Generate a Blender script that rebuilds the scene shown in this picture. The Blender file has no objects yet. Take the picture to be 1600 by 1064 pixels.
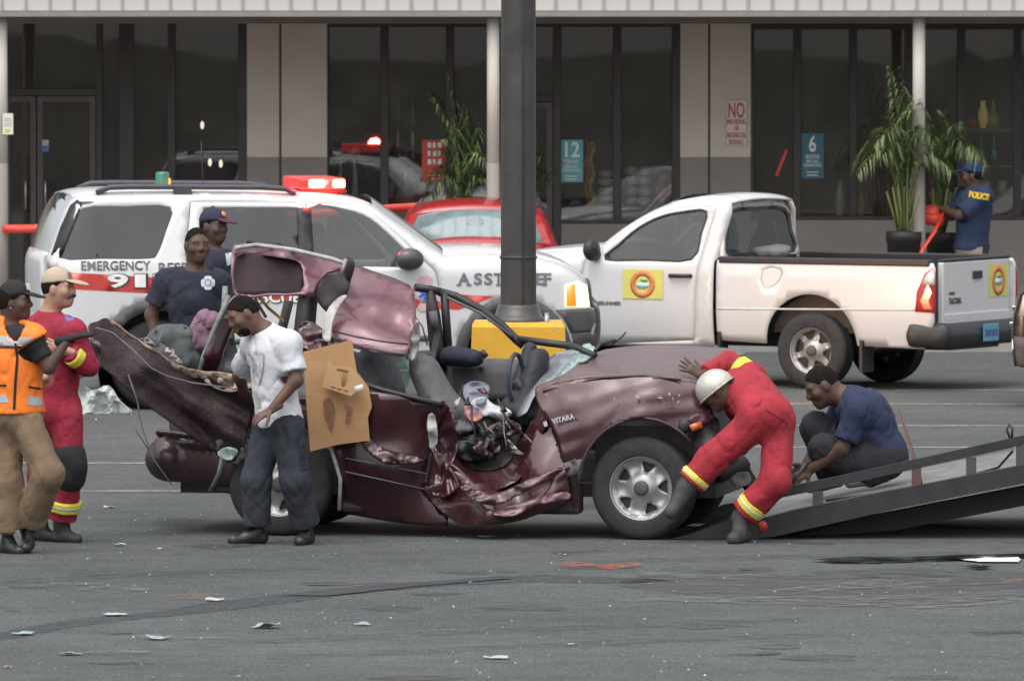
import bpy, bmesh, math, random
import numpy as np
from mathutils import Vector, Matrix, geometry
random.seed(7); np.random.seed(7)
R = math.radians
scene = bpy.context.scene
C = scene.collection

# ---------------------------------------------------------------- camera, sky, sun, exposure
FPX, HC, HORIZON = 14500.0, 3.93, -75.0        # focal length in photo pixels, camera height, horizon row
PITCH = math.atan((532 - HORIZON) / FPX)
cam_d = bpy.data.cameras.new('camera'); cam = bpy.data.objects.new('camera', cam_d); C.objects.link(cam)
cam.location = (0, 0, HC); cam.rotation_euler = (math.pi / 2 - PITCH, 0, 0)
cam_d.sensor_width = 36; cam_d.lens = 36 * FPX / 1600
cam_d.clip_start = 1; cam_d.clip_end = 6000
cam_d.dof.use_dof = True; cam_d.dof.focus_distance = 62.6; cam_d.dof.aperture_fstop = 10
scene.camera = cam

SUN_EL, SUN_AZ = 66, 205                        # overcast dusk: soft light from behind the camera
world = bpy.data.worlds.new('World'); scene.world = world; world.use_nodes = True
wn = world.node_tree; wn.nodes.clear()
sky = wn.nodes.new('ShaderNodeTexSky'); sky.sky_type = 'NISHITA'; sky.sun_disc = False
sky.sun_elevation = R(SUN_EL); sky.sun_rotation = R(SUN_AZ); sky.air_density = 1.0; sky.dust_density = 4.0
hs = wn.nodes.new('ShaderNodeHueSaturation'); hs.inputs['Saturation'].default_value = 0.30   # cloud veil greys the blue
bg = wn.nodes.new('ShaderNodeBackground'); bg.inputs['Strength'].default_value = 0.15
wo = wn.nodes.new('ShaderNodeOutputWorld')
wn.links.new(sky.outputs[0], hs.inputs['Color']); wn.links.new(hs.outputs[0], bg.inputs[0]); wn.links.new(bg.outputs[0], wo.inputs[0])
sun_d = bpy.data.lights.new('sun', 'SUN'); sun_d.energy = 1.0; sun_d.angle = R(100); sun_d.color = (1, .95, .88)
sun = bpy.data.objects.new('sun', sun_d); C.objects.link(sun)
sun.rotation_euler = (R(90 - SUN_EL), 0, R(180 - SUN_AZ))
vs = scene.view_settings; vs.view_transform = 'Standard'; vs.look = 'None'; vs.gamma = 1; vs.use_curve_mapping = False
vs.exposure = 0.72

# ---------------------------------------------------------------- pixel -> place helpers (distance along the street is always given)
cp, sp = math.cos(PITCH), math.sin(PITCH)
def ray(px, py):
    dx = (px - 800) / FPX; dy = -(py - 532) / FPX
    return Vector((dx, cp + dy * sp, -sp + dy * cp))
def P(px, py, D):
    r = ray(px, py); t = D / r.y
    return Vector((r.x * t, D, HC + r.z * t))
def ground(px, py, z=0.0):
    r = ray(px, py); t = (z - HC) / r.z
    return Vector((r.x * t, r.y * t, z))
def on_plane(px, py, o, n):
    r = ray(px, py); c = Vector((0, 0, HC)); t = (o - c).dot(n) / r.dot(n)
    return c + r * t

# ---------------------------------------------------------------- materials
MATS = {}
def mat(name, col, rough=.6, metal=0, coat=0, var=.12, scale=8, bump=0, bscale=60, spec=.5, emit=None, estr=0, trans=0, alpha=1, detail=4, rvar=0.0, vcol2=None, sheen=0):
    if name in MATS: return MATS[name]
    m = bpy.data.materials.new(name); m.use_nodes = True; nt = m.node_tree
    b = nt.nodes['Principled BSDF']
    b.inputs['Roughness'].default_value = rough; b.inputs['Metallic'].default_value = metal
    b.inputs['Coat Weight'].default_value = coat; b.inputs['Coat Roughness'].default_value = .06
    b.inputs['Specular IOR Level'].default_value = spec
    b.inputs['Sheen Weight'].default_value = sheen
    tc = nt.nodes.new('ShaderNodeTexCoord')
    nz = nt.nodes.new('ShaderNodeTexNoise'); nz.inputs['Scale'].default_value = scale; nz.inputs['Detail'].default_value = detail
    nt.links.new(tc.outputs['Object'], nz.inputs['Vector'])
    rp = nt.nodes.new('ShaderNodeValToRGB')
    c1 = [max(0, c * (1 - var)) for c in col]; c2 = [min(1, c * (1 + var)) for c in (vcol2 or col)]
    rp.color_ramp.elements[0].position = .3; rp.color_ramp.elements[1].position = .7
    rp.color_ramp.elements[0].color = (*c1, 1); rp.color_ramp.elements[1].color = (*c2, 1)
    nt.links.new(nz.outputs['Fac'], rp.inputs['Fac']); nt.links.new(rp.outputs['Color'], b.inputs['Base Color'])
    if rvar:
        mr = nt.nodes.new('ShaderNodeMapRange'); mr.inputs['To Min'].default_value = max(0.02, rough - rvar); mr.inputs['To Max'].default_value = min(1, rough + rvar)
        nt.links.new(nz.outputs['Fac'], mr.inputs['Value']); nt.links.new(mr.outputs[0], b.inputs['Roughness'])
    if bump:
        n2 = nt.nodes.new('ShaderNodeTexNoise'); n2.inputs['Scale'].default_value = bscale; n2.inputs['Detail'].default_value = 5
        nt.links.new(tc.outputs['Object'], n2.inputs['Vector'])
        bp = nt.nodes.new('ShaderNodeBump'); bp.inputs['Strength'].default_value = bump; bp.inputs['Distance'].default_value = .02
        nt.links.new(n2.outputs['Fac'], bp.inputs['Height']); nt.links.new(bp.outputs[0], b.inputs['Normal'])
    if emit: b.inputs['Emission Color'].default_value = (*emit, 1); b.inputs['Emission Strength'].default_value = estr
    if trans: b.inputs['Transmission Weight'].default_value = trans
    if alpha < 1: b.inputs['Alpha'].default_value = alpha
    MATS[name] = m
    return m

def glass_mat(name, tint=(.5, .5, .5), rough=.02, haze=0.0, hazecol=(.3, .32, .33), ior=1.75):
    """thin pane: dark see-through tint plus mirror gloss by Fresnel, a pale haze layer that brightens the pane"""
    if name in MATS: return MATS[name]
    m = bpy.data.materials.new(name); m.use_nodes = True; nt = m.node_tree; nt.nodes.clear()
    out = nt.nodes.new('ShaderNodeOutputMaterial'); mix = nt.nodes.new('ShaderNodeMixShader')
    tr = nt.nodes.new('ShaderNodeBsdfTransparent'); tr.inputs[0].default_value = (*tint, 1)
    gl = nt.nodes.new('ShaderNodeBsdfGlossy'); gl.inputs['Roughness'].default_value = rough
    fr = nt.nodes.new('ShaderNodeFresnel'); fr.inputs['IOR'].default_value = ior
    nt.links.new(fr.outputs[0], mix.inputs[0]); nt.links.new(tr.outputs[0], mix.inputs[1]); nt.links.new(gl.outputs[0], mix.inputs[2])
    df = nt.nodes.new('ShaderNodeBsdfDiffuse'); df.inputs[0].default_value = (*hazecol, 1)  # pale diffuse haze mixed in to lift the dark panes
    m2 = nt.nodes.new('ShaderNodeMixShader'); tc = nt.nodes.new('ShaderNodeTexCoord')
    nz = nt.nodes.new('ShaderNodeTexNoise'); nz.inputs['Scale'].default_value = 3; nt.links.new(tc.outputs['Object'], nz.inputs['Vector'])
    mu = nt.nodes.new('ShaderNodeMath'); mu.operation = 'MULTIPLY'; mu.inputs[1].default_value = haze * 2
    nt.links.new(nz.outputs['Fac'], mu.inputs[0]); nt.links.new(mu.outputs[0], m2.inputs[0])
    nt.links.new(mix.outputs[0], m2.inputs[1]); nt.links.new(df.outputs[0], m2.inputs[2]); nt.links.new(m2.outputs[0], out.inputs[0])
    MATS[name] = m
    return m

# ---------------------------------------------------------------- object helpers
def tag(o, label=None, cat=None, group=None, kind=None):
    if label: o['label'] = label
    if cat: o['category'] = cat
    if group: o['group'] = group
    if kind: o['kind'] = kind
    return o
def thing(name, label, cat, loc, group=None, rz=0):
    o = bpy.data.objects.new(name, None); C.objects.link(o); o.location = loc; o.rotation_euler = (0, 0, rz)
    o.empty_display_size = .1
    return tag(o, label, cat, group)
def link(name, me, m=None, parent=None, loc=None):
    o = bpy.data.objects.new(name, me); C.objects.link(o)
    if m is not None and not me.materials:
        for k in (m if isinstance(m, (list, tuple)) else [m]): me.materials.append(k)
    if parent is not None: o.parent = parent
    if loc is not None: o.location = loc
    return o
def copy_tree(o, parent=None):
    c = o.copy(); C.objects.link(c)
    if parent is not None: c.parent = parent
    for ch in [x for x in bpy.data.objects if x.parent == o]: copy_tree(ch, c)
    return c
class MB:
    """collects shapes into one mesh; origin is subtracted from every point"""
    def __init__(s, o=(0, 0, 0)): s.v = []; s.f = []; s.mi = []; s.o = Vector(o); s.sm = []
    def add(s, vs, fs, mi=0, smooth=False):
        n = len(s.v); s.v += [tuple(Vector(p) - s.o) for p in vs]
        for f in fs: s.f.append(tuple(i + n for i in f)); s.mi.append(mi); s.sm.append(smooth)
        return s
    def box(s, a, b, mi=0, M=None, bev=0):
        x0, y0, z0 = [min(a[i], b[i]) for i in range(3)]; x1, y1, z1 = [max(a[i], b[i]) for i in range(3)]
        if bev:
            bm = bmesh.new(); bmesh.ops.create_cube(bm, size=1)
            for v in bm.verts: v.co = Vector(((x0 + x1) / 2 + v.co.x * (x1 - x0), (y0 + y1) / 2 + v.co.y * (y1 - y0), (z0 + z1) / 2 + v.co.z * (z1 - z0)))
            bmesh.ops.bevel(bm, geom=bm.edges[:], offset=bev, segments=2, affect='EDGES', profile=.5)
            vs = [v.co.copy() for v in bm.verts]; bm.verts.index_update(); fs = [[v.index for v in f.verts] for f in bm.faces]; bm.free()
        else:
            vs = [Vector(p) for p in ((x0, y0, z0), (x1, y0, z0), (x1, y1, z0), (x0, y1, z0), (x0, y0, z1), (x1, y0, z1), (x1, y1, z1), (x0, y1, z1))]
            fs = [(0, 3, 2, 1), (4, 5, 6, 7), (0, 1, 5, 4), (1, 2, 6, 5), (2, 3, 7, 6), (3, 0, 4, 7)]
        if M is not None: vs = [M @ v for v in vs]
        return s.add(vs, fs, mi)
    def tube(s, pts, r, n=8, mi=0, caps=True, smooth=True, flat=None):
        pts = [Vector(p) for p in pts]; rs = r if isinstance(r, (list, tuple)) else [r] * len(pts)
        vs = []; prev = None
        for i, p in enumerate(pts):
            t = (pts[min(i + 1, len(pts) - 1)] - pts[max(i - 1, 0)]).normalized()
            if prev is None:
                a = t.cross(Vector((0, 0, 1)))
                if a.length < .05: a = t.cross(Vector((0, 1, 0)))
            else: a = prev - t * prev.dot(t)
            a.normalize(); prev = a; b = t.cross(a)
            k = flat if flat else 1
            for j in range(n):
                th = 2 * math.pi * j / n
                vs.append(p + (a * math.cos(th) + b * math.sin(th) * k) * rs[i])
        fs = []
        for i in range(len(pts) - 1):
            for j in range(n): fs.append((i * n + j, i * n + (j + 1) % n, (i + 1) * n + (j + 1) % n, (i + 1) * n + j))
        s.add(vs, fs, mi, smooth)
        if caps: s.add(vs[:n], [tuple(range(n))[::-1]], mi); s.add(vs[-n:], [tuple(range(n))], mi)
        return s
    def lathe(s, prof, M=None, n=24, mi=0, smooth=True):
        """prof: (radius, height) pairs; spun about local z"""
        vs = []; fs = []
        for (r_, h_) in prof:
            for j in range(n):
                th = 2 * math.pi * j / n; vs.append(Vector((r_ * math.cos(th), r_ * math.sin(th), h_)))
        for i in range(len(prof) - 1):
            for j in range(n): fs.append((i * n + j, i * n + (j + 1) % n, (i + 1) * n + (j + 1) % n, (i + 1) * n + j))
        if M is not None: vs = [M @ v for v in vs]
        return s.add(vs, fs, mi, smooth)
    def prism(s, poly, d, mi=0):
        """closed outline of 3D points pushed along d"""
        d = Vector(d); n = len(poly); vs = [Vector(p) for p in poly] + [Vector(p) + d for p in poly]
        tri = geometry.tessellate_polygon([vs[:n]])
        fs = [tuple(t) for t in tri] + [tuple(i + n for i in t[::-1]) for t in tri]
        fs += [(i, (i + 1) % n, (i + 1) % n + n, i + n) for i in range(n)]
        return s.add(vs, fs, mi)
    def build(s, name, m, parent=None, loc=None, smooth=None, recalc=True):
        me = bpy.data.meshes.new(name); me.from_pydata(s.v, [], s.f)
        me.polygons.foreach_set('material_index', s.mi)
        me.polygons.foreach_set('use_smooth', s.sm if smooth is None else [smooth] * len(s.f))
        if recalc:
            bm = bmesh.new(); bm.from_mesh(me); bmesh.ops.remove_doubles(bm, verts=bm.verts, dist=1e-6); bmesh.ops.recalc_face_normals(bm, faces=bm.faces); bm.to_mesh(me); bm.free()
        me.update()
        return link(name, me, m, parent, loc)

def cdt(outline, step, holes=(), extra=()):
    """triangulated region with inner grid points; outline in 2D; returns verts(2D), tris"""
    def dens(poly):
        o = []
        for i, a in enumerate(poly):
            b = poly[(i + 1) % len(poly)]; L = math.hypot(b[0] - a[0], b[1] - a[1]); k = max(1, int(L / step))
            for j in range(k): o.append((a[0] + (b[0] - a[0]) * j / k, a[1] + (b[1] - a[1]) * j / k))
        return o
    loops = [dens(outline)] + [dens(h) for h in holes]
    pts = []; edges = []
    for lp in loops:
        n0 = len(pts); pts += lp; edges += [(n0 + i, n0 + (i + 1) % len(lp)) for i in range(len(lp))]
    A = np.array(outline); x0, y0 = A.min(0); x1, y1 = A.max(0)
    gx, gy = np.meshgrid(np.arange(x0 + step / 2, x1, step), np.arange(y0 + step / 2, y1, step))
    gx = gx + ((np.arange(gx.shape[0]) % 2) * step / 2)[:, None]
    G = np.c_[gx.ravel(), gy.ravel()]
    if len(extra): G = np.r_[G, np.array(extra)]
    ins = inpoly(G, loops[0])
    for h in loops[1:]: ins &= ~inpoly(G, h)
    dd = np.full(len(G), 1e9)
    for lp in loops: dd = np.minimum(dd, pdist(G, lp))
    G = G[ins & (dd > step * .35)]
    pts += [tuple(g) for g in G]
    v2, e2, f2, _, _, _ = geometry.delaunay_2d_cdt([Vector(p) for p in pts], edges, [], 0, 1e-7)
    V = np.array([(v.x, v.y) for v in v2]); T = np.array([f for f in f2 if len(f) == 3])
    cen = V[T].mean(1); ok = inpoly(cen, loops[0])
    for h in loops[1:]: ok &= ~inpoly(cen, h)
    return V, T[ok]
def inpoly(G, poly):
    x, y = G[:, 0], G[:, 1]; r = np.zeros(len(G), bool); n = len(poly)
    for i in range(n):
        ax, ay = poly[i]; bx, by = poly[(i + 1) % n]
        if ay == by: continue
        c = ((ay > y) != (by > y)) & (x < (bx - ax) * (y - ay) / (by - ay) + ax); r ^= c
    return r
def pdist(G, poly, closed=True):
    d = np.full(len(G), 1e18); n = len(poly)
    for i in range(n if closed else n - 1):
        a = np.array(poly[i]); b = np.array(poly[(i + 1) % n]); ab = b - a; L = (ab * ab).sum()
        if L < 1e-12: continue
        t = np.clip(((G - a) @ ab) / L, 0, 1); q = G - a - t[:, None] * ab
        d = np.minimum(d, (q * q).sum(1))
    return np.sqrt(d)
def smooth_poly(pts, n=6, closed=True):
    """Catmull-Rom through points"""
    pts = [np.array(p, float) for p in pts]; N = len(pts); out = []
    for i in range(N if closed else N - 1):
        p0, p1, p2, p3 = [pts[(i + k) % N] if closed else pts[min(max(i + k, 0), N - 1)] for k in (-1, 0, 1, 2)]
        for j in range(n):
            t = j / n; out.append(tuple(.5 * ((2 * p1) + (-p0 + p2) * t + (2 * p0 - 5 * p1 + 4 * p2 - p3) * t * t + (-p0 + 3 * p1 - 3 * p2 + p3) * t ** 3)))
    if not closed: out.append(tuple(pts[-1]))
    return out

# cheap value noise for relief
_perm = np.random.RandomState(3).rand(64, 64, 64)
def vnoise(Q, sc):
    Q = np.asarray(Q, float) * sc + 100.0; i = np.floor(Q).astype(int); f = Q - i; f = f * f * (3 - 2 * f); r = 0
    for dx in (0, 1):
        for dy in (0, 1):
            for dz in (0, 1):
                w = (f[..., 0] if dx else 1 - f[..., 0]) * (f[..., 1] if dy else 1 - f[..., 1]) * (f[..., 2] if dz else 1 - f[..., 2])
                r = r + w * _perm[(i[..., 0] + dx) % 64, (i[..., 1] + dy) % 64, (i[..., 2] + dz) % 64]
    return r * 2 - 1

def mesh_tris(name, V3, T, m, parent=None, origin=(0, 0, 0), thick=0, smooth=True, face_to=None):
    me = bpy.data.meshes.new(name)
    V3 = np.asarray(V3) - np.array(origin)
    me.from_pydata([tuple(v) for v in V3], [], [tuple(int(i) for i in t) for t in T])
    bm = bmesh.new(); bm.from_mesh(me)
    bmesh.ops.recalc_face_normals(bm, faces=bm.faces)
    if face_to is not None and len(bm.faces):
        s = sum((f.normal * f.calc_area() for f in bm.faces), Vector())
        if s.dot(Vector(face_to)) < 0: bmesh.ops.reverse_faces(bm, faces=bm.faces)
    bm.to_mesh(me); bm.free()
    me.polygons.foreach_set('use_smooth', [smooth] * len(me.polygons)); me.update()
    o = link(name, me, m, parent)
    if thick:
        md = o.modifiers.new('thickness', 'SOLIDIFY'); md.thickness = thick; md.offset = -1
    return o

# lettering: real text outlines turned into thin solid meshes
def lettering(name, txt, m, parent, M, height, depth=.004, bold=0.0, sx=1.0, align='CENTER', spacing=1.0, width=None):
    cu = bpy.data.curves.new('t', 'FONT'); cu.body = txt; cu.align_x = align; cu.align_y = 'CENTER'; cu.extrude = depth / 2 / height; cu.offset = bold; cu.space_character = spacing
    cu.resolution_u = 3
    o = bpy.data.objects.new('t', cu); C.objects.link(o); bpy.context.view_layer.update()
    me = bpy.data.meshes.new_from_object(o.evaluated_get(bpy.context.evaluated_depsgraph_get())); bpy.data.objects.remove(o)
    k = height / .72
    xs = [v.co.x for v in me.vertices]; wdt = max(xs) - min(xs)
    kx = k * sx if width is None else width / wdt
    for v in me.vertices: v.co = M @ Vector((v.co.x * kx, v.co.y * k, v.co.z * height))
    me.name = name; me.update()
    me.materials.clear(); me.materials.append(m)
    ob = bpy.data.objects.new(name, me); C.objects.link(ob); ob.parent = parent
    return ob
def face_M(loc, right, up):
    """matrix whose x runs along right, y along up, z out of the surface"""
    r = Vector(right).normalized(); u = Vector(up); u = (u - r * u.dot(r)).normalized(); n = r.cross(u)
    return Matrix(((r.x, u.x, n.x, loc[0]), (r.y, u.y, n.y, loc[1]), (r.z, u.z, n.z, loc[2]), (0, 0, 0, 1)))

# ---------------------------------------------------------------- smooth bodies from distance fields
class SDF:
    def __init__(s): s.pr = []; s.cut = []; s.wr = 0; s.wsc = 9
    def cap(s, a, b, ra, rb=None, k=.03, flat=None, off=0, sub=False):
        s.pr.append(('c', np.array(a, float), np.array(b, float), ra + off, (ra if rb is None else rb) + off, k, flat, sub)); return s
    def ell(s, c, rad, fr=None, k=.03, off=0, sub=False):
        s.pr.append(('e', np.array(c, float), np.array(rad, float) + off, fr, 0, k, None, sub)); return s
    def plane(s, p, n, near=None): s.cut.append((np.array(p, float), np.array(n, float) / np.linalg.norm(n), near)); return s
    def mesh(s, h):
        lo = []; hi = []
        for p in s.pr:
            if p[0] == 'c': r = max(p[3], p[4]) * (p[6][1] if p[6] and p[6][1] > 1 else 1); lo.append(np.minimum(p[1], p[2]) - r); hi.append(np.maximum(p[1], p[2]) + r)
            else: r = max(p[2]); lo.append(p[1] - r); hi.append(p[1] + r)
        lo = np.min(lo, 0) - 3 * h; hi = np.max(hi, 0) + 3 * h
        n = np.ceil((hi - lo) / h).astype(int) + 1
        F = np.full(n, .15, np.float32)
        ax = [lo[i] + h * np.arange(n[i]) for i in range(3)]
        for p in s.pr:
            k = p[5]
            if p[0] == 'c': r = max(p[3], p[4]) * (p[6][1] if p[6] and p[6][1] > 1 else 1); l = np.minimum(p[1], p[2]) - r; u = np.maximum(p[1], p[2]) + r
            else: r = max(p[2]); l = p[1] - r; u = p[1] + r
            mg = k + 3 * h + .02
            i0 = np.clip(((l - mg - lo) / h).astype(int), 0, n - 1); i1 = np.clip(((u + mg - lo) / h).astype(int) + 2, 1, n)
            sl = tuple(slice(i0[i], i1[i]) for i in range(3))
            X = np.stack(np.meshgrid(ax[0][sl[0]], ax[1][sl[1]], ax[2][sl[2]], indexing='ij'), -1)
            if p[0] == 'c':
                a, b = p[1], p[2]; ba = b - a; L = max((ba * ba).sum(), 1e-9)
                q = X - a; t = np.clip((q @ ba) / L, 0, 1); q = q - t[..., None] * ba
                if p[6]:
                    nrm = np.array(p[6][0]); qn = q @ nrm; q = q + qn[..., None] * nrm * (1 / p[6][1] - 1)
                d = np.sqrt((q * q).sum(-1)) - (p[3] + (p[4] - p[3]) * t)
            else:
                q = X - p[1]
                if p[3] is not None: q = q @ np.array(p[3]).T
                e = np.sqrt(((q / p[2]) ** 2).sum(-1)); d = (e - 1) * min(p[2]) if True else 0
                g = np.sqrt(((q / p[2] ** 2) ** 2).sum(-1)); d = e * (e - 1) / np.maximum(g, 1e-6)
            A = F[sl]
            if p[7]: F[sl] = np.maximum(A, -d)
            else:
                hh = np.maximum(k - np.abs(A - d), 0) / max(k, 1e-6); F[sl] = np.minimum(A, d) - hh * hh * k * .25
        X = None
        if s.wr:
            X = np.stack(np.meshgrid(*ax, indexing='ij'), -1)
            near = np.abs(F) < .06
            Q = X[near]
            Q2 = np.stack([Q[:, 0] + .6 * Q[:, 2], Q[:, 1] - .5 * Q[:, 2], .40 * Q[:, 2] - .55 * Q[:, 0]], -1); Q3 = np.stack([Q[:, 0] - .7 * Q[:, 2], Q[:, 1] + .3 * Q[:, 2], .5 * Q[:, 2] + .5 * Q[:, 0]], -1)
            c1 = np.maximum(0, 1 - 4.5 * np.abs(vnoise(Q2, s.wsc * .9))); c2 = np.maximum(0, 1 - 5 * np.abs(vnoise(Q3 + 7, s.wsc * 1.3))); lo_ = vnoise(Q + 5, s.wsc * .8)
            F[near] += (s.wr * (.75 * c1 + .55 * c2 - .35 + .30 * lo_)).astype(np.float32)
        for (p0, nn, near) in s.cut:
            if X is None: X = np.stack(np.meshgrid(*ax, indexing='ij'), -1)
            d = (X - p0) @ nn
            if near is not None:
                msk = np.sqrt(((X - p0) ** 2).sum(-1)) < near; F = np.where(msk, np.maximum(F, d), F)
            else: F = np.maximum(F, d)
        return surfnet(F, lo, h)
def surfnet(F, lo, h):
    S = F < 0; n = F.shape
    cnt = np.zeros((n[0] - 1, n[1] - 1, n[2] - 1), np.int8)
    cor = [(i, j, k) for i in (0, 1) for j in (0, 1) for k in (0, 1)]
    def v(A, c): return A[c[0]:n[0] - 1 + c[0], c[1]:n[1] - 1 + c[1], c[2]:n[2] - 1 + c[2]]
    for c in cor: cnt += v(S, c)
    act = (cnt > 0) & (cnt < 8); idx = np.full(act.shape, -1, int); N = int(act.sum()); idx[act] = np.arange(N)
    ci = np.argwhere(act); pos = np.zeros((N, 3)); num = np.zeros(N)
    for a in cor:
        for ax in range(3):
            if a[ax]: continue
            b = list(a); b[ax] = 1
            fa = F[ci[:, 0] + a[0], ci[:, 1] + a[1], ci[:, 2] + a[2]]; fb = F[ci[:, 0] + b[0], ci[:, 1] + b[1], ci[:, 2] + b[2]]
            x = (fa < 0) != (fb < 0); t = np.where(x, fa / np.where(x, fa - fb, 1), 0)
            p = np.tile(np.array(a, float), (N, 1)); p[:, ax] = t; pos[x] += p[x]; num[x] += 1
    V = lo + h * (ci + pos / np.maximum(num, 1)[:, None])
    Q = []
    for ax in range(3):
        o1, o2 = [i for i in range(3) if i != ax]
        A = np.swapaxes(S, 0, ax) if ax else S
        sl0 = [slice(1, -1)] * 3; sl0[ax] = slice(0, -1); sl1 = [slice(1, -1)] * 3; sl1[ax] = slice(1, None)
        s0 = S[tuple(sl0)]; s1 = S[tuple(sl1)]
        for fl in (0, 1):
            w = np.argwhere((s0 & ~s1) if fl == 0 else (~s0 & s1))
            if not len(w): continue
            base = w.copy(); 
            def cell(d1, d2):
                c = base.copy(); c[:, o1] += d1; c[:, o2] += d2
                return idx[c[:, 0], c[:, 1], c[:, 2]]
            q = np.stack([cell(0, 0), cell(1, 0), cell(1, 1), cell(0, 1)], 1)
            flip = (fl == 1) ^ (ax == 1)
            Q.append(q[:, ::-1] if flip else q)
    Q = np.concatenate(Q); Q = Q[(Q >= 0).all(1)]
    return V, Q
def relax(V, Q, it=1, lam=.5):
    E = np.concatenate([Q[:, [0, 1]], Q[:, [1, 2]], Q[:, [2, 3]], Q[:, [3, 0]]])
    for _ in range(it):
        A = np.zeros_like(V); n = np.zeros(len(V))
        np.add.at(A, E[:, 0], V[E[:, 1]]); np.add.at(n, E[:, 0], 1); np.add.at(A, E[:, 1], V[E[:, 0]]); np.add.at(n, E[:, 1], 1)
        V = V + lam * (A / np.maximum(n, 1)[:, None] - V)
    return V
def sdf_obj(name, parts, m, parent, h, origin, it=1):
    """parts: SDF or list of (SDF, h); all land in one mesh"""
    if isinstance(parts, SDF): parts = [(parts, h)]
    VV = []; QQ = []; n = 0
    for sd, hh in parts:
        V, Q = sd.mesh(hh); V = relax(V, Q, it); VV.append(V); QQ.append(Q + n); n += len(V)
    V = np.concatenate(VV) - np.array(origin); Q = np.concatenate(QQ)
    me = bpy.data.meshes.new(name); me.from_pydata(V.tolist(), [], Q.tolist())
    me.polygons.foreach_set('use_smooth', [True] * len(me.polygons)); me.update()
    return link(name, me, m, parent)
# ================================================================ setting: asphalt, marks, pavement
def asphalt():
    m = bpy.data.materials.new('asphalt'); m.use_nodes = True; nt = m.node_tree; b = nt.nodes['Principled BSDF']
    tc = nt.nodes.new('ShaderNodeTexCoord')
    def noise(sc, det=6, ro=.6):
        n = nt.nodes.new('ShaderNodeTexNoise'); n.inputs['Scale'].default_value = sc; n.inputs['Detail'].default_value = det; n.inputs['Roughness'].default_value = ro
        nt.links.new(tc.outputs['Object'], n.inputs['Vector']); return n
    big, mid, fine = noise(.30, 6), noise(2.6, 8, .7), noise(42, 4, .75)
    st = nt.nodes.new('ShaderNodeMapping'); st.inputs['Scale'].default_value = (.35, 1.6, 1); nt.links.new(tc.outputs['Object'], st.inputs['Vector'])
    streak = noise(1.3, 5); nt.links.new(st.outputs[0], streak.inputs['Vector'])
    r1 = nt.nodes.new('ShaderNodeValToRGB'); e = r1.color_ramp.elements
    e[0].position = .3; e[0].color = (.108, .117, .114, 1); e[1].position = .72; e[1].color = (.160, .170, .165, 1)
    nt.links.new(big.outputs['Fac'], r1.inputs['Fac'])
    def mixc(a, fac_node, lo, hi, dark):
        mp = nt.nodes.new('ShaderNodeMapRange'); mp.inputs['From Min'].default_value = lo; mp.inputs['From Max'].default_value = hi
        nt.links.new(fac_node.outputs['Fac'], mp.inputs['Value'])
        mx = nt.nodes.new('ShaderNodeMix'); mx.data_type = 'RGBA'; mx.blend_type = 'MULTIPLY'
        nt.links.new(mp.outputs[0], mx.inputs['Factor']); nt.links.new(a, mx.inputs['A']); mx.inputs['B'].default_value = (*dark, 1)
        return mx.outputs['Result']
    c = mixc(r1.outputs['Color'], mid, .45, .72, (.78, .79, .80))
    sm_ = noise(9, 5, .8); c = mixc(c, sm_, .44, .62, (.74, .75, .76))
    c = mixc(c, streak, .50, .72, (.80, .81, .82))
    c = mixc(c, fine, .40, .60, (.42, .42, .42))
    # bright aggregate specks
    vo = nt.nodes.new('ShaderNodeTexVoronoi'); vo.inputs['Scale'].default_value = 34; nt.links.new(tc.outputs['Object'], vo.inputs['Vector'])
    mp = nt.nodes.new('ShaderNodeMapRange'); mp.inputs['From Min'].default_value = .22; mp.inputs['From Max'].default_value = .10
    nt.links.new(vo.outputs['Distance'], mp.inputs['Value'])
    wn_ = nt.nodes.new('ShaderNodeMath'); wn_.operation = 'GREATER_THAN'; wn_.inputs[1].default_value = .62
    sx = nt.nodes.new('ShaderNodeSeparateColor'); nt.links.new(vo.outputs['Color'], sx.inputs[0]); nt.links.new(sx.outputs[0], wn_.inputs[0])
    mm = nt.nodes.new('ShaderNodeMath'); mm.operation = 'MULTIPLY'; nt.links.new(mp.outputs[0], mm.inputs[0]); nt.links.new(wn_.outputs[0], mm.inputs[1])
    mx = nt.nodes.new('ShaderNodeMix'); mx.data_type = 'RGBA'; nt.links.new(mm.outputs[0], mx.inputs['Factor']); nt.links.new(c, mx.inputs['A']); mx.inputs['B'].default_value = (.23, .24, .235, 1)
    nt.links.new(mx.outputs['Result'], b.inputs['Base Color'])
    b.inputs['Roughness'].default_value = .88; b.inputs['Specular IOR Level'].default_value = .25
    bp = nt.nodes.new('ShaderNodeBump'); bp.inputs['Strength'].default_value = .7; bp.inputs['Distance'].default_value = .012
    nt.links.new(fine.outputs['Fac'], bp.inputs['Height']); nt.links.new(bp.outputs[0], b.inputs['Normal'])
    return m
M_ASPH = asphalt()
g = MB(); g.add([(-500, -600, 0), (500, -600, 0), (500, 900, 0), (-500, 900, 0)], [(0, 1, 2, 3)])
GROUND = tag(g.build('asphalt_ground', M_ASPH), kind='structure')
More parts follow.
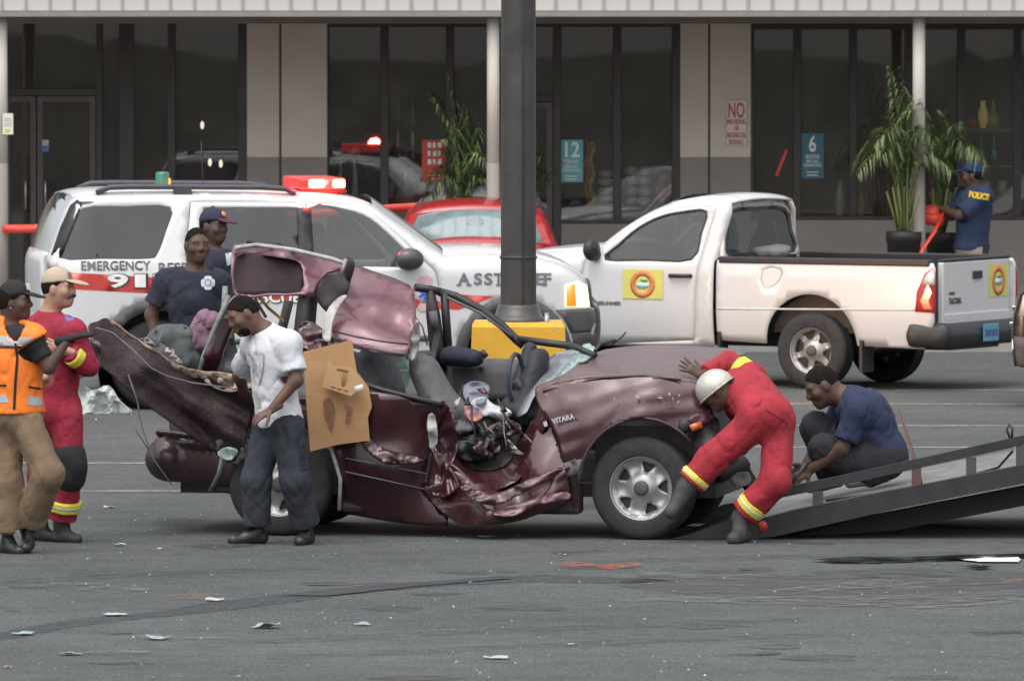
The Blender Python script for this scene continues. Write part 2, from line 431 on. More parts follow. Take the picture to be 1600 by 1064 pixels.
# unseen bank added behind the camera, its crest shaped for the glass reflection
M_BANK = mat('added_bank_dark', (.075, .075, .06), .9, var=.4, scale=.5)
TILT = .0105
ridge_px = [(-60, 55), (0, 55), (100, 55), (145, 72), (186, 58), (215, 68), (262, 76), (372, 97), (450, 100), (510, 95), (590, 95), (700, 97), (715, 106), (760, 96), (835, 90), (880, 92), (955, 85), (1048, 79), (1110, 76), (1172, 78), (1245, 79), (1255, 90), (1325, 92), (1410, 107), (1475, 100), (1505, 76), (1545, 96), (1585, 84), (1660, 86)]
bk = MB(); crest = []
for px, py in ridge_px:
    p = P(px, py, 95.0); out = -(py - HORIZON) / FPX + 2 * TILT
    crest.append(Vector((p.x * (1 + 195 / 95), -100, p.z + out * 195)))
crest = [Vector((-300, -100, 5.3))] + [Vector((-40, -100, 5.3))] + crest + [Vector((40, -100, 5.2)), Vector((300, -100, 5.2))]
vv = []
for c in crest: vv += [(c.x, -94, -.1), (c.x, c.y, c.z), (c.x, -140, c.z * .8), (c.x, -150, -.1)]
ff = []
for i in range(len(crest) - 1):
    for j in range(3): ff.append((i * 4 + j, i * 4 + 4 + j, i * 4 + 5 + j, i * 4 + 1 + j))
bk.add(vv, ff); tag(bk.build('added_bank', M_BANK), kind='structure')

def ground_poly(name, pts, m, z=.004, parent=None, rough=0.0, step=None, kind=None):
    w = [ground(x, y, z) for x, y in pts]
    if rough:
        q = []
        for i, a in enumerate(w):
            b = w[(i + 1) % len(w)]; k = max(1, int((b - a).length / (step or .12)))
            for j in range(k):
                p = a.lerp(b, j / k); q.append(p + Vector((random.uniform(-1, 1) * rough, random.uniform(-1, 1) * rough, 0)))
        w = q
    mb = MB(); n = len(w); tri = geometry.tessellate_polygon([w]); mb.add(w, [tuple(t) for t in tri])
    o = mb.build(name, m, parent)
    for p in o.data.polygons:
        if p.normal.z < 0: p.flip()
    if kind: o['kind'] = kind
    return o
M_LINE = mat('worn_line_paint', (.40, .36, .33), .8, var=.45, scale=18)
def line(D, px0, px1, w=.09, skew=0.0):
    a = (px0 - 800) * D / FPX; b = (px1 - 800) * D / FPX
    mb = MB(); k = 24
    vs = []
    for i in range(k + 1):
        x = a + (b - a) * i / k; y = D + skew * (x - a)
        vs += [(x, y - w / 2 + random.uniform(-.012, .012), .004), (x, y + w / 2 + random.uniform(-.012, .012), .004)]
    mb.add(vs, [(2 * i, 2 * i + 2, 2 * i + 3, 2 * i + 1) for i in range(k)])
    mb.build('painted_line', M_LINE, GROUND)
for D, a, b, sk in ((67.6, -60, 420, 0), (71.3, -60, 420, 0), (73.6, 1120, 1700, -.02), (77.0, 1060, 1700, -.03), (80.7, 1150, 1700, -.03), (83.2, 1400, 1750, -.02)): line(D, a, b, .09, sk)
def feather(m, scale, lo, hi, mx=1.0):
    nt = m.node_tree; b = nt.nodes['Principled BSDF']; tc = nt.nodes.new('ShaderNodeTexCoord'); mp = nt.nodes.new('ShaderNodeMapping'); mp.inputs['Scale'].default_value = (1, 2.2, 1)
    nz = nt.nodes.new('ShaderNodeTexNoise'); nz.inputs['Scale'].default_value = scale; nz.inputs['Detail'].default_value = 8; nz.inputs['Roughness'].default_value = .7
    mr = nt.nodes.new('ShaderNodeMapRange'); mr.inputs['From Min'].default_value = lo; mr.inputs['From Max'].default_value = hi; mr.inputs['To Max'].default_value = mx
    nt.links.new(tc.outputs['Object'], mp.inputs[0]); nt.links.new(mp.outputs[0], nz.inputs['Vector']); nt.links.new(nz.outputs['Fac'], mr.inputs['Value']); nt.links.new(mr.outputs[0], b.inputs['Alpha'])
    return m
M_TAR = mat('tar_seam', (.052, .055, .06), .7, var=.35, scale=14)
M_STAIN = mat('oil_stain', (.075, .077, .078), .75, var=.3, scale=6)
M_PALE = mat('scraped_asphalt', (.185, .188, .185), .85, var=.3, scale=20)
M_CHALK = mat('chalky_residue', (.27, .25, .21), .9, var=.35, scale=16)
M_SPRAY = mat('orange_spray_paint', (.62, .10, .03), .8, var=.3, scale=30)
feather(M_TAR, 7, .38, .6, .85); feather(M_STAIN, 3, .38, .62, .85); feather(M_PALE, 5, .45, .66, .75); feather(M_CHALK, 6, .47, .68, .65); feather(M_SPRAY, 9, .45, .66, .85); feather(M_LINE, 4, .28, .52, .9)
ground_poly('tar_seam', [(-20, 990), (110, 966), (240, 955), (330, 940), (450, 926), (560, 914), (700, 905), (840, 896), (1000, 902), (1060, 907), (1000, 911), (840, 909), (700, 914), (560, 926), (450, 941), (330, 955), (200, 968), (110, 980), (-20, 1004)], M_TAR, .004, GROUND, .018)
ground_poly('tar_seam', [(430, 929), (500, 925), (640, 910), (790, 899), (800, 903), (650, 915), (510, 930)], mat('wet_crack', (.018, .018, .02), .4, var=.3), .008, GROUND, .012)
ground_poly('fluid_stain', [(1000, 898), (1120, 888), (1260, 892), (1400, 885), (1620, 893), (1620, 930), (1500, 942), (1340, 948), (1180, 940), (1050, 925), (960, 915)], M_STAIN, .004, GROUND, .05)
ground_poly('scrape_mark', [(960, 938), (1080, 929), (1240, 932), (1420, 928), (1620, 920), (1620, 938), (1440, 950), (1250, 945), (1100, 940)], M_PALE, .008, GROUND, .035)
ground_poly('chalk_residue', [(1190, 922), (1290, 912), (1380, 902), (1490, 904), (1470, 912), (1360, 918), (1260, 925)], M_CHALK, .012, GROUND, .04)
ground_poly('scrape_mark', [(990, 890), (1110, 897), (1240, 892), (1280, 898), (1130, 904), (1010, 900)], M_PALE, .008, GROUND, .03)
for q in ([(740, 947), (800, 943), (888, 947), (880, 953), (760, 953)], [(1150, 886), (1200, 884), (1212, 889), (1160, 892)], [(1510, 984), (1600, 982), (1620, 990), (1530, 992)], [(110, 893), (165, 896), (160, 900), (105, 898)], [(1050, 978), (1150, 974), (1170, 978), (1080, 983)], [(1180, 1017), (1215, 1014), (1222, 1020), (1190, 1023)], [(850, 862), (930, 856), (960, 862), (880, 867)]):
    ground_poly('oil_stain', q, M_STAIN, .004, GROUND, .02, .06)
rs_ = random.Random(21)
for k in range(34):                                   # drips and patches of old oil
    x_, y_ = rs_.uniform(-10, 1610), rs_.uniform(845, 1060); w_ = rs_.uniform(14, 90); h_ = w_ * rs_.uniform(.05, .10)
    ground_poly('oil_stain', [(x_ + w_ * math.cos(t) * rs_.uniform(.6, 1), y_ + h_ * math.sin(t) * rs_.uniform(.6, 1)) for t in [i * .7 for i in range(9)]], M_STAIN if k % 3 else M_PALE, .0042 + k * .0001, GROUND, .015, .06)
for (xa, ya, xb, yb) in ((300, 1000, 1250, 962), (420, 1022, 1300, 985), (900, 872, 1620, 858), (-20, 905, 500, 880)):     # tyre tracks
    ground_poly('tyre_mark', [(xa, ya), ((xa + xb) / 2, (ya + yb) / 2 - 3), (xb, yb), (xb, yb + 7), ((xa + xb) / 2, (ya + yb) / 2 + 5), (xa, ya + 8)], feather(mat('tyre_mark', (.075, .08, .08), .85, var=.3, scale=5), 4, .42, .70, .55) if 'tyre_mark' not in MATS else MATS['tyre_mark'], .0105, GROUND, .03, .1)
for q in ([(876, 879), (900, 877), (935, 881), (925, 884), (882, 885)], [(935, 882), (1000, 878), (1002, 882), (960, 889), (942, 888)], [(250, 929), (300, 926), (355, 928), (330, 935), (262, 935)], [(1555, 903), (1620, 901), (1620, 910), (1570, 910)], [(258, 908), (268, 907), (266, 911)]):
    ground_poly('spray_mark', q, M_SPRAY if q[0][0] > 800 and q[0][0] < 1500 else feather(mat('faded_spray', (.30, .15, .1), .85, var=.3, scale=25), 8, .45, .7, .7), .008, GROUND, .025, .05)
M_WATER = feather(mat('spilled_water', (.012, .013, .014), .035, var=.2, spec=.9), 5, .34, .50, .95)
tag(ground_poly('puddle', [(1262, 874), (1330, 869), (1420, 870), (1500, 866), (1640, 864), (1640, 868), (1540, 870), (1500, 873), (1440, 874), (1380, 877), (1300, 877)], M_WATER, .016, None, .02, .1), kind='structure')
tag(ground_poly('puddle', [(1500, 884), (1530, 882), (1552, 885), (1530, 888)], M_WATER, .016, None, .02, .1), kind='structure')
ground_poly('painted_reflection', [(1480, 871), (1520, 869), (1592, 869), (1594, 877), (1530, 877)], mat('reflection_white', (.62, .64, .64), .6, var=.08), .012, GROUND, .008, .06)  # white streak painted in for the bright reflection on the puddle

# pavement in front of the shops
DF = 95.0
M_PAVE = mat('pavement_concrete', (.30, .29, .27), .85, var=.15, scale=3, bump=.2)
pv = MB(); x0, x1 = -9, 9
pv.box((x0, 91.2, -.02), (x1, 91.35, .15)); 
KERB = tag(pv.build('kerb', M_PAVE), kind='structure')
pv = MB()
pv.box((x0, 91.353, -.02), (x1, 103.5, .146)); PAVE = tag(pv.build('pavement', M_PAVE), kind='structure')

# ================================================================ shop building
XF = lambda px: (px - 800) * DF / FPX
ZF = lambda py: P(800, py, DF).z
B = thing('shop_building', 'long beige shopfront with dark framed windows and ribbed white canopy edge', 'building', (0, DF, .15))
BO = Vector((0, DF, .15))
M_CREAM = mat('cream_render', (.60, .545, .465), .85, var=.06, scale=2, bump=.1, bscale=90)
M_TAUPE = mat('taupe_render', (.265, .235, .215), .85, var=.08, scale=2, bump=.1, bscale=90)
M_FRAME = mat('bronze_frame', (.040, .034, .033), .45, var=.2, scale=4)
M_FASC = mat('canopy_metal', (.56, .55, .53), .5, var=.06, scale=2.5)
M_RIB = mat('canopy_rib', (.40, .39, .37), .5, var=.1)
M_SOFF = mat('soffit_paint', (.26, .24, .215), .8, var=.08)
M_DARKIN = mat('dark_interior', (.20, .165, .145), .9, var=.25, scale=1.2)
M_PANE = glass_mat('shop_glass', (.88, .88, .86), .012, .075, (.36, .32, .29), ior=2.2)
ZS = ZF(246)
def bx(name, a, b, m, parent=B, bev=0): return MB(BO).box(a, b, bev=bev).build(name, m, parent)
ztop = ZF(30)
for (a, b, joint) in ((386, 511, 438), (1063, 1173, 1108)):
    xa, xb, xj = XF(a), XF(b), XF(joint)
    for l, r in ((xa, xj - .012), (xj + .012, xb)):
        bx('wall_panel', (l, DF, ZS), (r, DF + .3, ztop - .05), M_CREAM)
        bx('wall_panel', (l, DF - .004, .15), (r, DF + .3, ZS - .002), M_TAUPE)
    bx('joint_backing', (xa, DF + .02, .15), (xb, DF + .29, ztop - .05), M_FRAME)
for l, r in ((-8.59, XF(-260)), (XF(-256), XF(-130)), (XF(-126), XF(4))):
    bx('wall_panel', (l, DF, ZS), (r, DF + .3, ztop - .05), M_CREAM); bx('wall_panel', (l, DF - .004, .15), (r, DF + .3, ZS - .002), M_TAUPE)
# header beam and canopy
bx('header_beam', (-8.6, DF - .05, ztop - .05), (8.6, DF + .3, 4.6), M_SOFF)
DC = 92.2
XC = lambda px: (px - 800) * DC / FPX
zc0 = P(800, 21, DC).z
bx('canopy_soffit', (-8.6, DC + .07, zc0 + .02), (8.6, DF - .051, zc0 + .08), M_SOFF)
bx('canopy_lip', (-8.6, DC - .03, zc0 - .035), (8.6, DC + .069, zc0 + .018), M_SOFF)
pw = XC(837.6) - XC(800)
i0 = int(-4.6 / pw) - 2; pan = None
for i in range(-26, 26):
    x = i * pw + XC(832)
    zl = zc0 + .022 + .05 * max(0, min(1, (-x) / 5.2)) * 1.0
    if pan is None:
        mb = MB(); w = pw - .022
        mb.box((0, 0, 0), (w, .03, 1.3), bev=.004); pan = mb.build('canopy_panel', M_FASC, B)
        mb = MB(); mb.box((0, -.022, 0), (.021, .034, 1.3), bev=.003); rib = mb.build('canopy_rib', M_RIB, B)
        o, r_ = pan, rib
    else:
        o = pan.copy(); C.objects.link(o); r_ = rib.copy(); C.objects.link(r_)
    o.location = Vector((x, DC, zc0 + .022)) - BO; r_.location = Vector((x + pw - .0215, DC, zc0 + .02)) - BO
# round posts
M_POST = mat('post_paint', (.62, .58, .52), .6, var=.05)
for px, lab in ((0.5, 'round cream post with paper notice taped to it beside the double doors'), (770.5, 'round cream canopy post behind the dark steel lamp pole'), (1437, 'round cream canopy post between the two potted palms')):
    x = XC(px); o_ = Vector((x, DC + .2, .15))
    t = thing('canopy_post', lab, 'post', o_, 'posts carrying the canopy')
    r = .062
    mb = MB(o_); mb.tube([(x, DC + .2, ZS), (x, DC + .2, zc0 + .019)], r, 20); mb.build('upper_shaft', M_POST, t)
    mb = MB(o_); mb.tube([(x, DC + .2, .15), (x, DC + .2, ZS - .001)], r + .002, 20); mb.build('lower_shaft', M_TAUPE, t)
# paper notice on the left post
p = P(12, 194, DC + .12); t = thing('paper_notice', 'small white paper notice with yellow print on cream post', 'notice', p)
M_PAPER = mat('notice_paper', (.68, .68, .62), .8, var=.04)
mb = MB(); mb.box((-.05, -.002, -.105), (.055, .002, .105)); mb.build('sheet', M_PAPER, t)
mb = MB(); mb.box((-.03, -.004, -.085), (.02, -.0025, -.05)); mb.build('print', mat('yellow_print', (.6, .5, .08), .8), t)
mb = MB(); [mb.box((-.035, -.004, z), (.04, -.0025, z + .006)) for z in (-.02, 0, .03, .05)]; mb.build('print', mat('grey_print', (.3, .3, .3), .8), t)

def mullion(px0, px1, py0, py1, d=.10, y=0):
    bx('mullion', (XF(px0), DF + .02 + y, ZF(py1)), (XF(px1), DF + .02 + d + y, ZF(py0)), M_FRAME, bev=.006)
def pane(px0, px1, py0, py1):
    xa, xb = XF(px0) + .002, XF(px1) - .002; z0, z1 = ZF(py1), ZF(py0); y0 = DF + .07; yt = y0 + (z1 - z0) * TILT
    mb = MB(BO); mb.add([(xa, y0, z0), (xb, y0, z0), (xb, yt, z1), (xa, yt, z1)], [(0, 1, 2, 3)])
    return mb.build('pane', M_PANE, B)
SILL, FLOORY = 344, 500
# bay with the double doors
mullion(5, 388, 19, 31); mullion(372, 388, 31, FLOORY)
mullion(150, 160, 31, FLOORY); mullion(186, 209, 31, FLOORY, .06); mullion(262, 274, 31, FLOORY)
mullion(5, 150, 139, 150)
pane(5, 150, 31, 139); pane(160, 186, 31, FLOORY); pane(209, 262, 31, FLOORY); pane(274, 372, 31, FLOORY)
def door(pxa, pxb, top, lab):
    d = MB(BO); w = 9
    for q in ((pxa, pxa + w, top, FLOORY), (pxb - w, pxb, top, FLOORY), (pxa + w, pxb - w, top, top + 9), (pxa + w, pxb - w, FLOORY - 26, FLOORY)):
        d.box((XF(q[0]), DF + .03, ZF(q[3])), (XF(q[1]), DF + .075, ZF(q[2])))
    o = d.build('door', mat('door_frame', (.075, .065, .06), .4, var=.15), B); o['label'] = lab
    h = MB(BO); x = XF(pxb - w - 7) if pxa < 40 else XF(pxa + w + 4)
    h.tube([(x, DF + .03, ZF(330)), (x, DF - .01, ZF(325)), (x, DF - .01, ZF(285)), (x, DF + .03, ZF(280))], .012, 8); h.build('handle', mat('door_pull', (.35, .34, .33), .35, metal=.8), o)
    xa, xb = XF(pxa + w), XF(pxb - w); z0, z1 = ZF(FLOORY - 26), ZF(top + 9)
    g_ = MB(BO); g_.add([(xa, DF + .05, z0), (xb, DF + .05, z0), (xb, DF + .05 + (z1 - z0) * TILT, z1), (xa, DF + .05 + (z1 - z0) * TILT, z1)], [(0, 1, 2, 3)]); g_.build('door_glass', M_PANE, o)
door(6, 56, 151, 'narrow glazed door leaf'); door(58, 149, 151, 'wide glazed door leaf')
# middle bay
mullion(508, 1065, 34, 43); mullion(508, 514, 43, FLOORY); mullion(594, 607, 43, FLOORY); mullion(697, 709, 43, SILL); mullion(786, 796, 43, FLOORY)
mullion(864, 877, 43, FLOORY); mullion(958, 971, 43, SILL); mullion(1050, 1066, 43, FLOORY); mullion(796, 864, 150, 160)
pane(514, 594, 43, FLOORY); pane(607, 697, 43, SILL); pane(709, 786, 43, SILL); pane(796, 864, 43, 150); pane(877, 958, 43, SILL); pane(971, 1050, 43, SILL)
door(797, 863, 161, 'glazed shop door')
mullion(607, 786, SILL, SILL + 6); mullion(877, 1050, SILL, SILL + 6)
bx('kick_wall', (XF(607), DF + .015, .15), (XF(786), DF + .2, ZF(SILL + 6.2)), M_TAUPE)
bx('kick_wall', (XF(877), DF + .015, .15), (XF(1050), DF + .2, ZF(SILL + 6.2)), M_TAUPE)
# right bay
mullion(1171, 1760, 38, 47); mullion(1171, 1178, 47, SILL)
ms = [1178, 1246, 1333, 1420, 1502, 1590, 1680, 1760]
for a, b in zip(ms[:-1], ms[1:]):
    pane(a if a == 1178 else a + 6, b - 6, 47, SILL - 6); mullion(b - 6, b + 6, 47, SILL - 6)
mullion(1171, 1760, SILL - 6, SILL)
bx('kick_wall', (XF(1173), DF + .015, .15), (XF(1760), DF + .2, ZF(SILL + .2)), M_TAUPE)
# shell of the shop: floor, ceiling, back and party walls
bx('back_wall', (-8.5, 102, .15), (8.5, 102.2, 4.4), M_DARKIN); bx('shop_ceiling', (-8.5, DF + .31, 3.45), (8.5, 101.99, 3.6), M_DARKIN)
bx('shop_floor', (-8.5, DF + .31, .152), (8.5, 101.99, .17), mat('shop_floor_tile', (.12, .11, .1), .5, var=.2, scale=3))
for x in (-8.6, XF(450), XF(1118), 8.5): bx('party_wall', (x, DF + .32, .172), (x + .1, 101.98, 3.44), M_DARKIN)
bx('roof', (-8.6, DC + .05, 4.64), (8.6, 102.2, 4.75), M_SOFF)
bx('end_wall', (-8.72, DF, .15), (-8.601, 102.2, 4.6), M_CREAM); bx('end_wall', (8.601, DF, .15), (8.72, 102.2, 4.6), M_CREAM)

# sign on the pier
p = P(1150.5, 193, DF - .012); t = thing('wall_sign', 'white metal sign with red lettering forbidding bikes on the beige pier', 'sign', p)
w, h = (1168 - 1133) / 2 * DF / FPX, (231 - 156) / 2 * DF / FPX
M_RED = mat('sign_red', (.50, .06, .05), .6, var=.08); M_WSIGN = mat('sign_white', (.66, .62, .58), .5, var=.04)
MB().box((-w, -.003, -h), (w, .006, h), bev=.002).build('plate', M_WSIGN, t)
mb = MB(); k = .004
for a, b in (((-w + .008, -h + .008), (w - .008, -h + .012)), ((-w + .008, h - .012), (w - .008, h - .008)), ((-w + .008, -h + .012), (-w + .012, h - .012)), ((w - .012, -h + .012), (w - .008, h - .012))): mb.box((a[0], -.0055, a[1]), (b[0], -.0032, b[1]))
mb.build('border', M_RED, t)
for txt, pz, hh, wd in (('NO', 174, .155, .165), ('BIKE RIDING', 191, .05, .19), ('OR', 201, .05, .05), ('SKATING ON', 212, .055, .19), ('SIDEWALK', 223, .055, .155)):
    z = (193 - pz) * DF / FPX
    lettering('lettering', txt, M_RED, t, face_M((0, -.006, z), (1, 0, 0), (0, 0, 1)), hh, .003, .012, width=wd)

# ---------------------------------------------------------------- shop goods behind the glass
DG = DF + .55
def G(px, py, d=DG): return P(px, py, d)
def poster(px0, px1, py0, py1, col, lab, num, lines, tcol=(.75, .78, .75)):
    c = G((px0 + px1) / 2, (py0 + py1) / 2, DF + .052); t = thing('window_poster', lab, 'poster', c)
    w, h = (px1 - px0) / 2 * DF / FPX, (py1 - py0) / 2 * DF / FPX
    MB().box((-w, 0, -h), (w, .006, h)).build('sheet', mat('poster_' + num, col, .6, var=.06), t)
    mt = mat('poster_print' + num, tcol, .6, var=.03)
    if num not in ('x',): lettering('lettering', num, mt, t, face_M((0, -.004, h * .5), (1, 0, 0), (0, 0, 1)), h * .72, .003, .02, width=w * (1.2 if len(num) > 1 else .62))
    for (s, z, hh, wd) in lines: lettering('lettering', s, mt, t, face_M((0, -.004, h * z), (1, 0, 0), (0, 0, 1)), hh, .003, .01, width=w * wd)
    if num == 'x':
        for r_, z_ in enumerate((.62, .22, -.18)):
            for q_ in range(3): mb = MB(); mb.box((-w * .55 + q_ * w * .4, -.005, h * z_), (-w * .55 + q_ * w * .4 + w * (.3 - .06 * ((q_ + r_) % 2)), -.002, h * (z_ + .26)), bev=.006); mb.build('print_block', mt, t)
    mb = MB(); mb.box((-w * .5, -.004, -h * .88), (w * .5, -.002, -h * .84)); mb.box((-w * .5, -.004, -h * .74), (w * .5, -.002, -h * .7)); mb.build('print_bar', mt, t)
poster(873, 911, 219, 285, (.14, .40, .42), 'pale teal window poster with a large white 12', '12', [('MONTHS', -.05, .045, 1.2), ('SPECIAL', -.28, .03, 1.2), ('FINANCING', -.45, .03, 1.6)])
poster(1252, 1287, 209, 279, (.05, .17, .22), 'dark teal window poster with a large white 6', '6', [('MONTHS', -.05, .045, 1.2), ('SPECIAL', -.25, .03, 1.2), ('FINANCING', -.42, .03, 1.6)])
poster(659, 699, 219, 284, (.60, .08, .045), 'orange red window poster with rows of white print beside the palm', 'x', [])

def shelf_unit(px0, px1, ys, lab, m):
    a, b = G(px0, ys[0], DG), G(px1, ys[-1], DG); base = Vector(((a.x + b.x) / 2, DG + .2, .17))
    t = thing('display_shelf', lab, 'shelf', base)
    for y in ys:
        z = G(px0, y, DG).z; MB(base).box((a.x, DG, z - .035), (b.x, DG + .45, z)).build('shelf_board', m, t)
    for x in (a.x - .03, b.x): MB(base).box((x, DG, .17), (x + .03, DG + .45, a.z + .35)).build('upright', m, t)
    return t
M_WOODS = mat('shelf_wood', (.16, .085, .045), .6, var=.25, scale=12)
shelf_unit(1500, 1588, [201, 258, 306], 'brown wooden display shelf holding coloured glass vases', M_WOODS)
def vase(px, py0, py1, wpx, col, lab, shape='bottle', group=None, glossy=.15, d=DG + .15, emit=None):
    b = G(px, py1, d); h = (py1 - py0) * d / FPX; r = wpx / 2 * d / FPX
    prof = {'bottle': [(0, 0), (.75, 0), (1, .15), (1, .32), (.7, .5), (.28, .68), (.22, .95), (.3, 1)],
            'vase': [(0, 0), (.5, 0), (.62, .1), (1, .4), (.9, .62), (.45, .85), (.6, 1)],
            'cyl': [(0, 0), (1, 0), (1, .97), (.9, 1), (.85, .98)],
            'ball': [(0, 0), (.55, .02), (.9, .25), (1, .5), (.9, .75), (.5, .95), (.3, 1)]}[shape]
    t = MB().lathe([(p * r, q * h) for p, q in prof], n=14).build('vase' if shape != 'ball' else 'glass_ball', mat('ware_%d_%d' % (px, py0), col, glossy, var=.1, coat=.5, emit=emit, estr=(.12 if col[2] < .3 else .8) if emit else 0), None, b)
    tag(t, lab, 'vase' if shape != 'ball' else 'ornament', group); return t
vase(1552, 156, 201, 20, (.22, .42, .02), 'lime green long necked glass bottle on the shelf')
vase(1518, 186, 201, 18, (.45, .06, .03), 'low orange red bowl shaped vase on the shelf', 'vase')
vase(1536, 158, 201, 16, (.42, .33, .06), 'gold glass vase with painted glow in its round body on the shelf', 'vase', emit=(.5, .4, .1))  # emission put into the gold glass so it glows
for px in (1533, 1553): vase(px, 207, 257, 15, (.07, .24, .23), 'tall teal glass bottle on the lower shelf', 'bottle', 'pair of teal bottles')
for px in (1540, 1566): vase(px, 283, 305, 16, (.4, .42, .42), 'small pale jar on the bottom shelf', 'cyl', 'pale jars on bottom shelf')
vase(1312, 284, 341, 17, (.50, .53, .54), 'tall white ceramic vase on the window sill', 'vase')
vase(1345, 300, 341, 12, (.5, .42, .12), 'slim yellow vase by the bamboo canes', 'vase')
for px, py in ((622, 142), (645, 142)): vase(px, py, 262, 24, (.012, .012, .013), 'tall black bottle vase on a silver stand', 'bottle', 'black bottle vases', .08)
for px in (634,): vase(px, 262, 340, 34, (.34, .34, .35), 'silver cylinder stand under the black bottles', 'cyl')
for px, py in ((316, 190), (328, 248), (345, 250)):
    o = vase(px, py, py + 12, 6, (.6, .58, .5), 'small lit glass bulb glowing inside the dark shop', 'ball', 'lit bulbs inside the shop', emit=(1, .93, .75))
# bamboo canes
base = G(1368, 343, DG + .1); t = thing('bamboo_bundle', 'bundle of brown bamboo canes standing inside the window', 'bamboo', (base.x, base.y, base.z))
M_BAM = mat('bamboo', (.25, .13, .05), .6, var=.35, scale=9)
for i in range(16):
    a = G(1340 + i * 4 + random.uniform(-1, 1), 342, DG + .1 + random.uniform(0, .2)); b = G(1338 + i * 4.6 + random.uniform(-6, 6), random.uniform(205, 262), DG + .2)
    MB(base).tube([a, b], .011, 6).build('cane', M_BAM, t)
# sill shelf that the goods stand on
for a, b in ((607, 786), (877, 1050), (1178, 1600)):
    MB(BO).box((XF(a), DF + .24, ZF(SILL) - .04), (XF(b), DF + .99, ZF(SILL - 1))).build('display_ledge', M_DARKIN, B)
# folded white cushions and skeins
M_TOW = mat('white_towel', (.72, .73, .70), .9, var=.2, scale=30, bump=.4)
def soft_stack(px, w_px, ys, hpx, lab, grp, m):
    for y in ys:
        c = G(px, y, DG + .1); w = w_px * DG / FPX; h = hpx * DG / FPX
        s = SDF().ell((0, 0, h / 2), (w / 2, .14, h * .52)); s.wr = .012; s.wsc = 25
        o = sdf_obj('folded_towel', s, m, None, .022, (0, 0, 0)); o.location = c; tag(o, lab, 'towel', grp)
soft_stack(947, 26, (278, 291, 304, 317, 330, 343), 12, 'white rolled towel in the stack beside the teal 12 poster', 'towels beside the 12 poster', M_TOW)
for k, px in enumerate((986, 1007)): soft_stack(px, 21, (274, 290, 306, 322), 14, 'white skein on the rack near the beige pier', 'skeins on the rack', M_TOW)
# scarves
for px, col, lab in ((918, (.55, .16, .03), 'orange patterned scarf hanging in the shop window'), (925, (.6, .45, .05), 'yellow patterned scarf hanging in the shop window')):
    a = G(px, 222, DF + .3); b = G(px, 320, DF + .3); mb = MB(a); k = 14
    for i in range(k):
        pass
    pts = [a.lerp(b, i / k) + Vector((.02 * math.sin(i * 1.1), .015 * math.cos(i * 1.4), 0)) for i in range(k + 1)]
    mb.tube(pts, [.03 + .012 * math.sin(i * 1.7) for i in range(k + 1)], 8, flat=.5)
    tag(mb.build('hanging_scarf', mat('scarf%d' % px, col, .85, var=.55, scale=22), None, a), lab, 'scarf')
# white bouquets
M_PET = mat('white_petals', (.55, .53, .48), .8, var=.15)
for px, py, sc in ((533, 255, .8), (553, 250, 1.1)):
    c = G(px, 344, DG); top = G(px, py, DG); t = thing('white_bouquet', 'white paper bouquet with trailing ribbons in the window' if sc > 1 else 'smaller white paper bouquet leaning in the window', 'bouquet', c)
    mb = MB(c)
    for i in range(26):
        a = random.uniform(0, 6.28); e = random.uniform(.2, 1.2); d_ = Vector((math.cos(a) * math.cos(e), math.sin(a) * math.cos(e), math.sin(e)))
        q = top + d_ * random.uniform(.04, .1) * sc; s_ = d_.cross(Vector((0, 0, 1))).normalized() * .035
        mb.add([top, q - s_, q + d_ * .05, q + s_], [(0, 1, 2, 3)])
    mb.build('flower_head', M_PET, t)
    mb = MB(c)
    for i in range(6): mb.tube([top, top + Vector((random.uniform(-.03, .03), -.03, -.15)), Vector((c.x + random.uniform(-.06, .06), c.y, max(c.z, top.z - .5)))], .008, 5)
    mb.tube([c, top], .01, 6)
    mb.build('ribbon', M_PET, t)
# orange fish ornament, pale grass
mb = MB(); pts = smooth_poly([(0, 0), (.05, .1), (.02, .22), (.09, .26), (.03, .3), (-.03, .24), (-.06, .12)], 4)
mb.prism([(x, 0, z) for x, z in pts], (0, .05, 0)); o = mb.build('fish_ornament', mat('coral_orange', (.5, .13, .05), .5, var=.3, scale=14), None, G(1034, 318)); tag(o, 'coral orange leaping ornament at the window edge', 'ornament')
# red neon bar
a, b = G(1213, 275, DG + .4), G(1229, 235, DG + .4); mb = MB(a); mb.tube([a, b], .014, 8)
tag(mb.build('neon_tube', mat('neon_red', (.5, .03, .02), .4, emit=(1, .06, .03), estr=.22), None, a), 'short slanted glowing red tube inside the shop window', 'neon light')
# door sticker
p = P(71, 233, DF + .028); t = thing('door_sticker', 'small blue and white sticker on the door glass', 'sticker', p)
MB().box((-.035, 0, -.03), (.035, .003, .03)).build('panel', mat('sticker_blue', (.08, .16, .4), .6), t)
MB().box((-.033, 0, .032), (.033, .003, .09)).build('panel', mat('sticker_white', (.5, .45, .4), .6, var=.3, scale=40), t)
# ================================================================ vehicles
M_WHITE = mat('white_car_paint', (.60, .60, .60), .28, coat=.6, var=.025, scale=2.5, rvar=.05)
M_RUBBER = mat('tyre_rubber', (.028, .028, .03), .85, var=.25, scale=20, bump=.3, bscale=80)
M_PLAST = mat('grey_plastic', (.075, .073, .073), .65, var=.12, scale=12)
M_BLACKP = mat('black_plastic', (.022, .022, .024), .5, var=.2)
M_STEEL = mat('wheel_alloy', (.36, .36, .36), .38, metal=.55, var=.12, scale=9)
M_CHROME = mat('chrome', (.6, .6, .6), .15, metal=1, var=.05)
M_TINT = glass_mat('tinted_glass', (.10, .10, .11), .03, .10, (.17, .18, .20))
M_CLEAR = glass_mat('clear_car_glass', (.62, .64, .63), .03, .06, (.3, .33, .33))
M_WSHIELD = glass_mat('windscreen_glass', (.45, .5, .5), .03, .22, (.42, .48, .47))
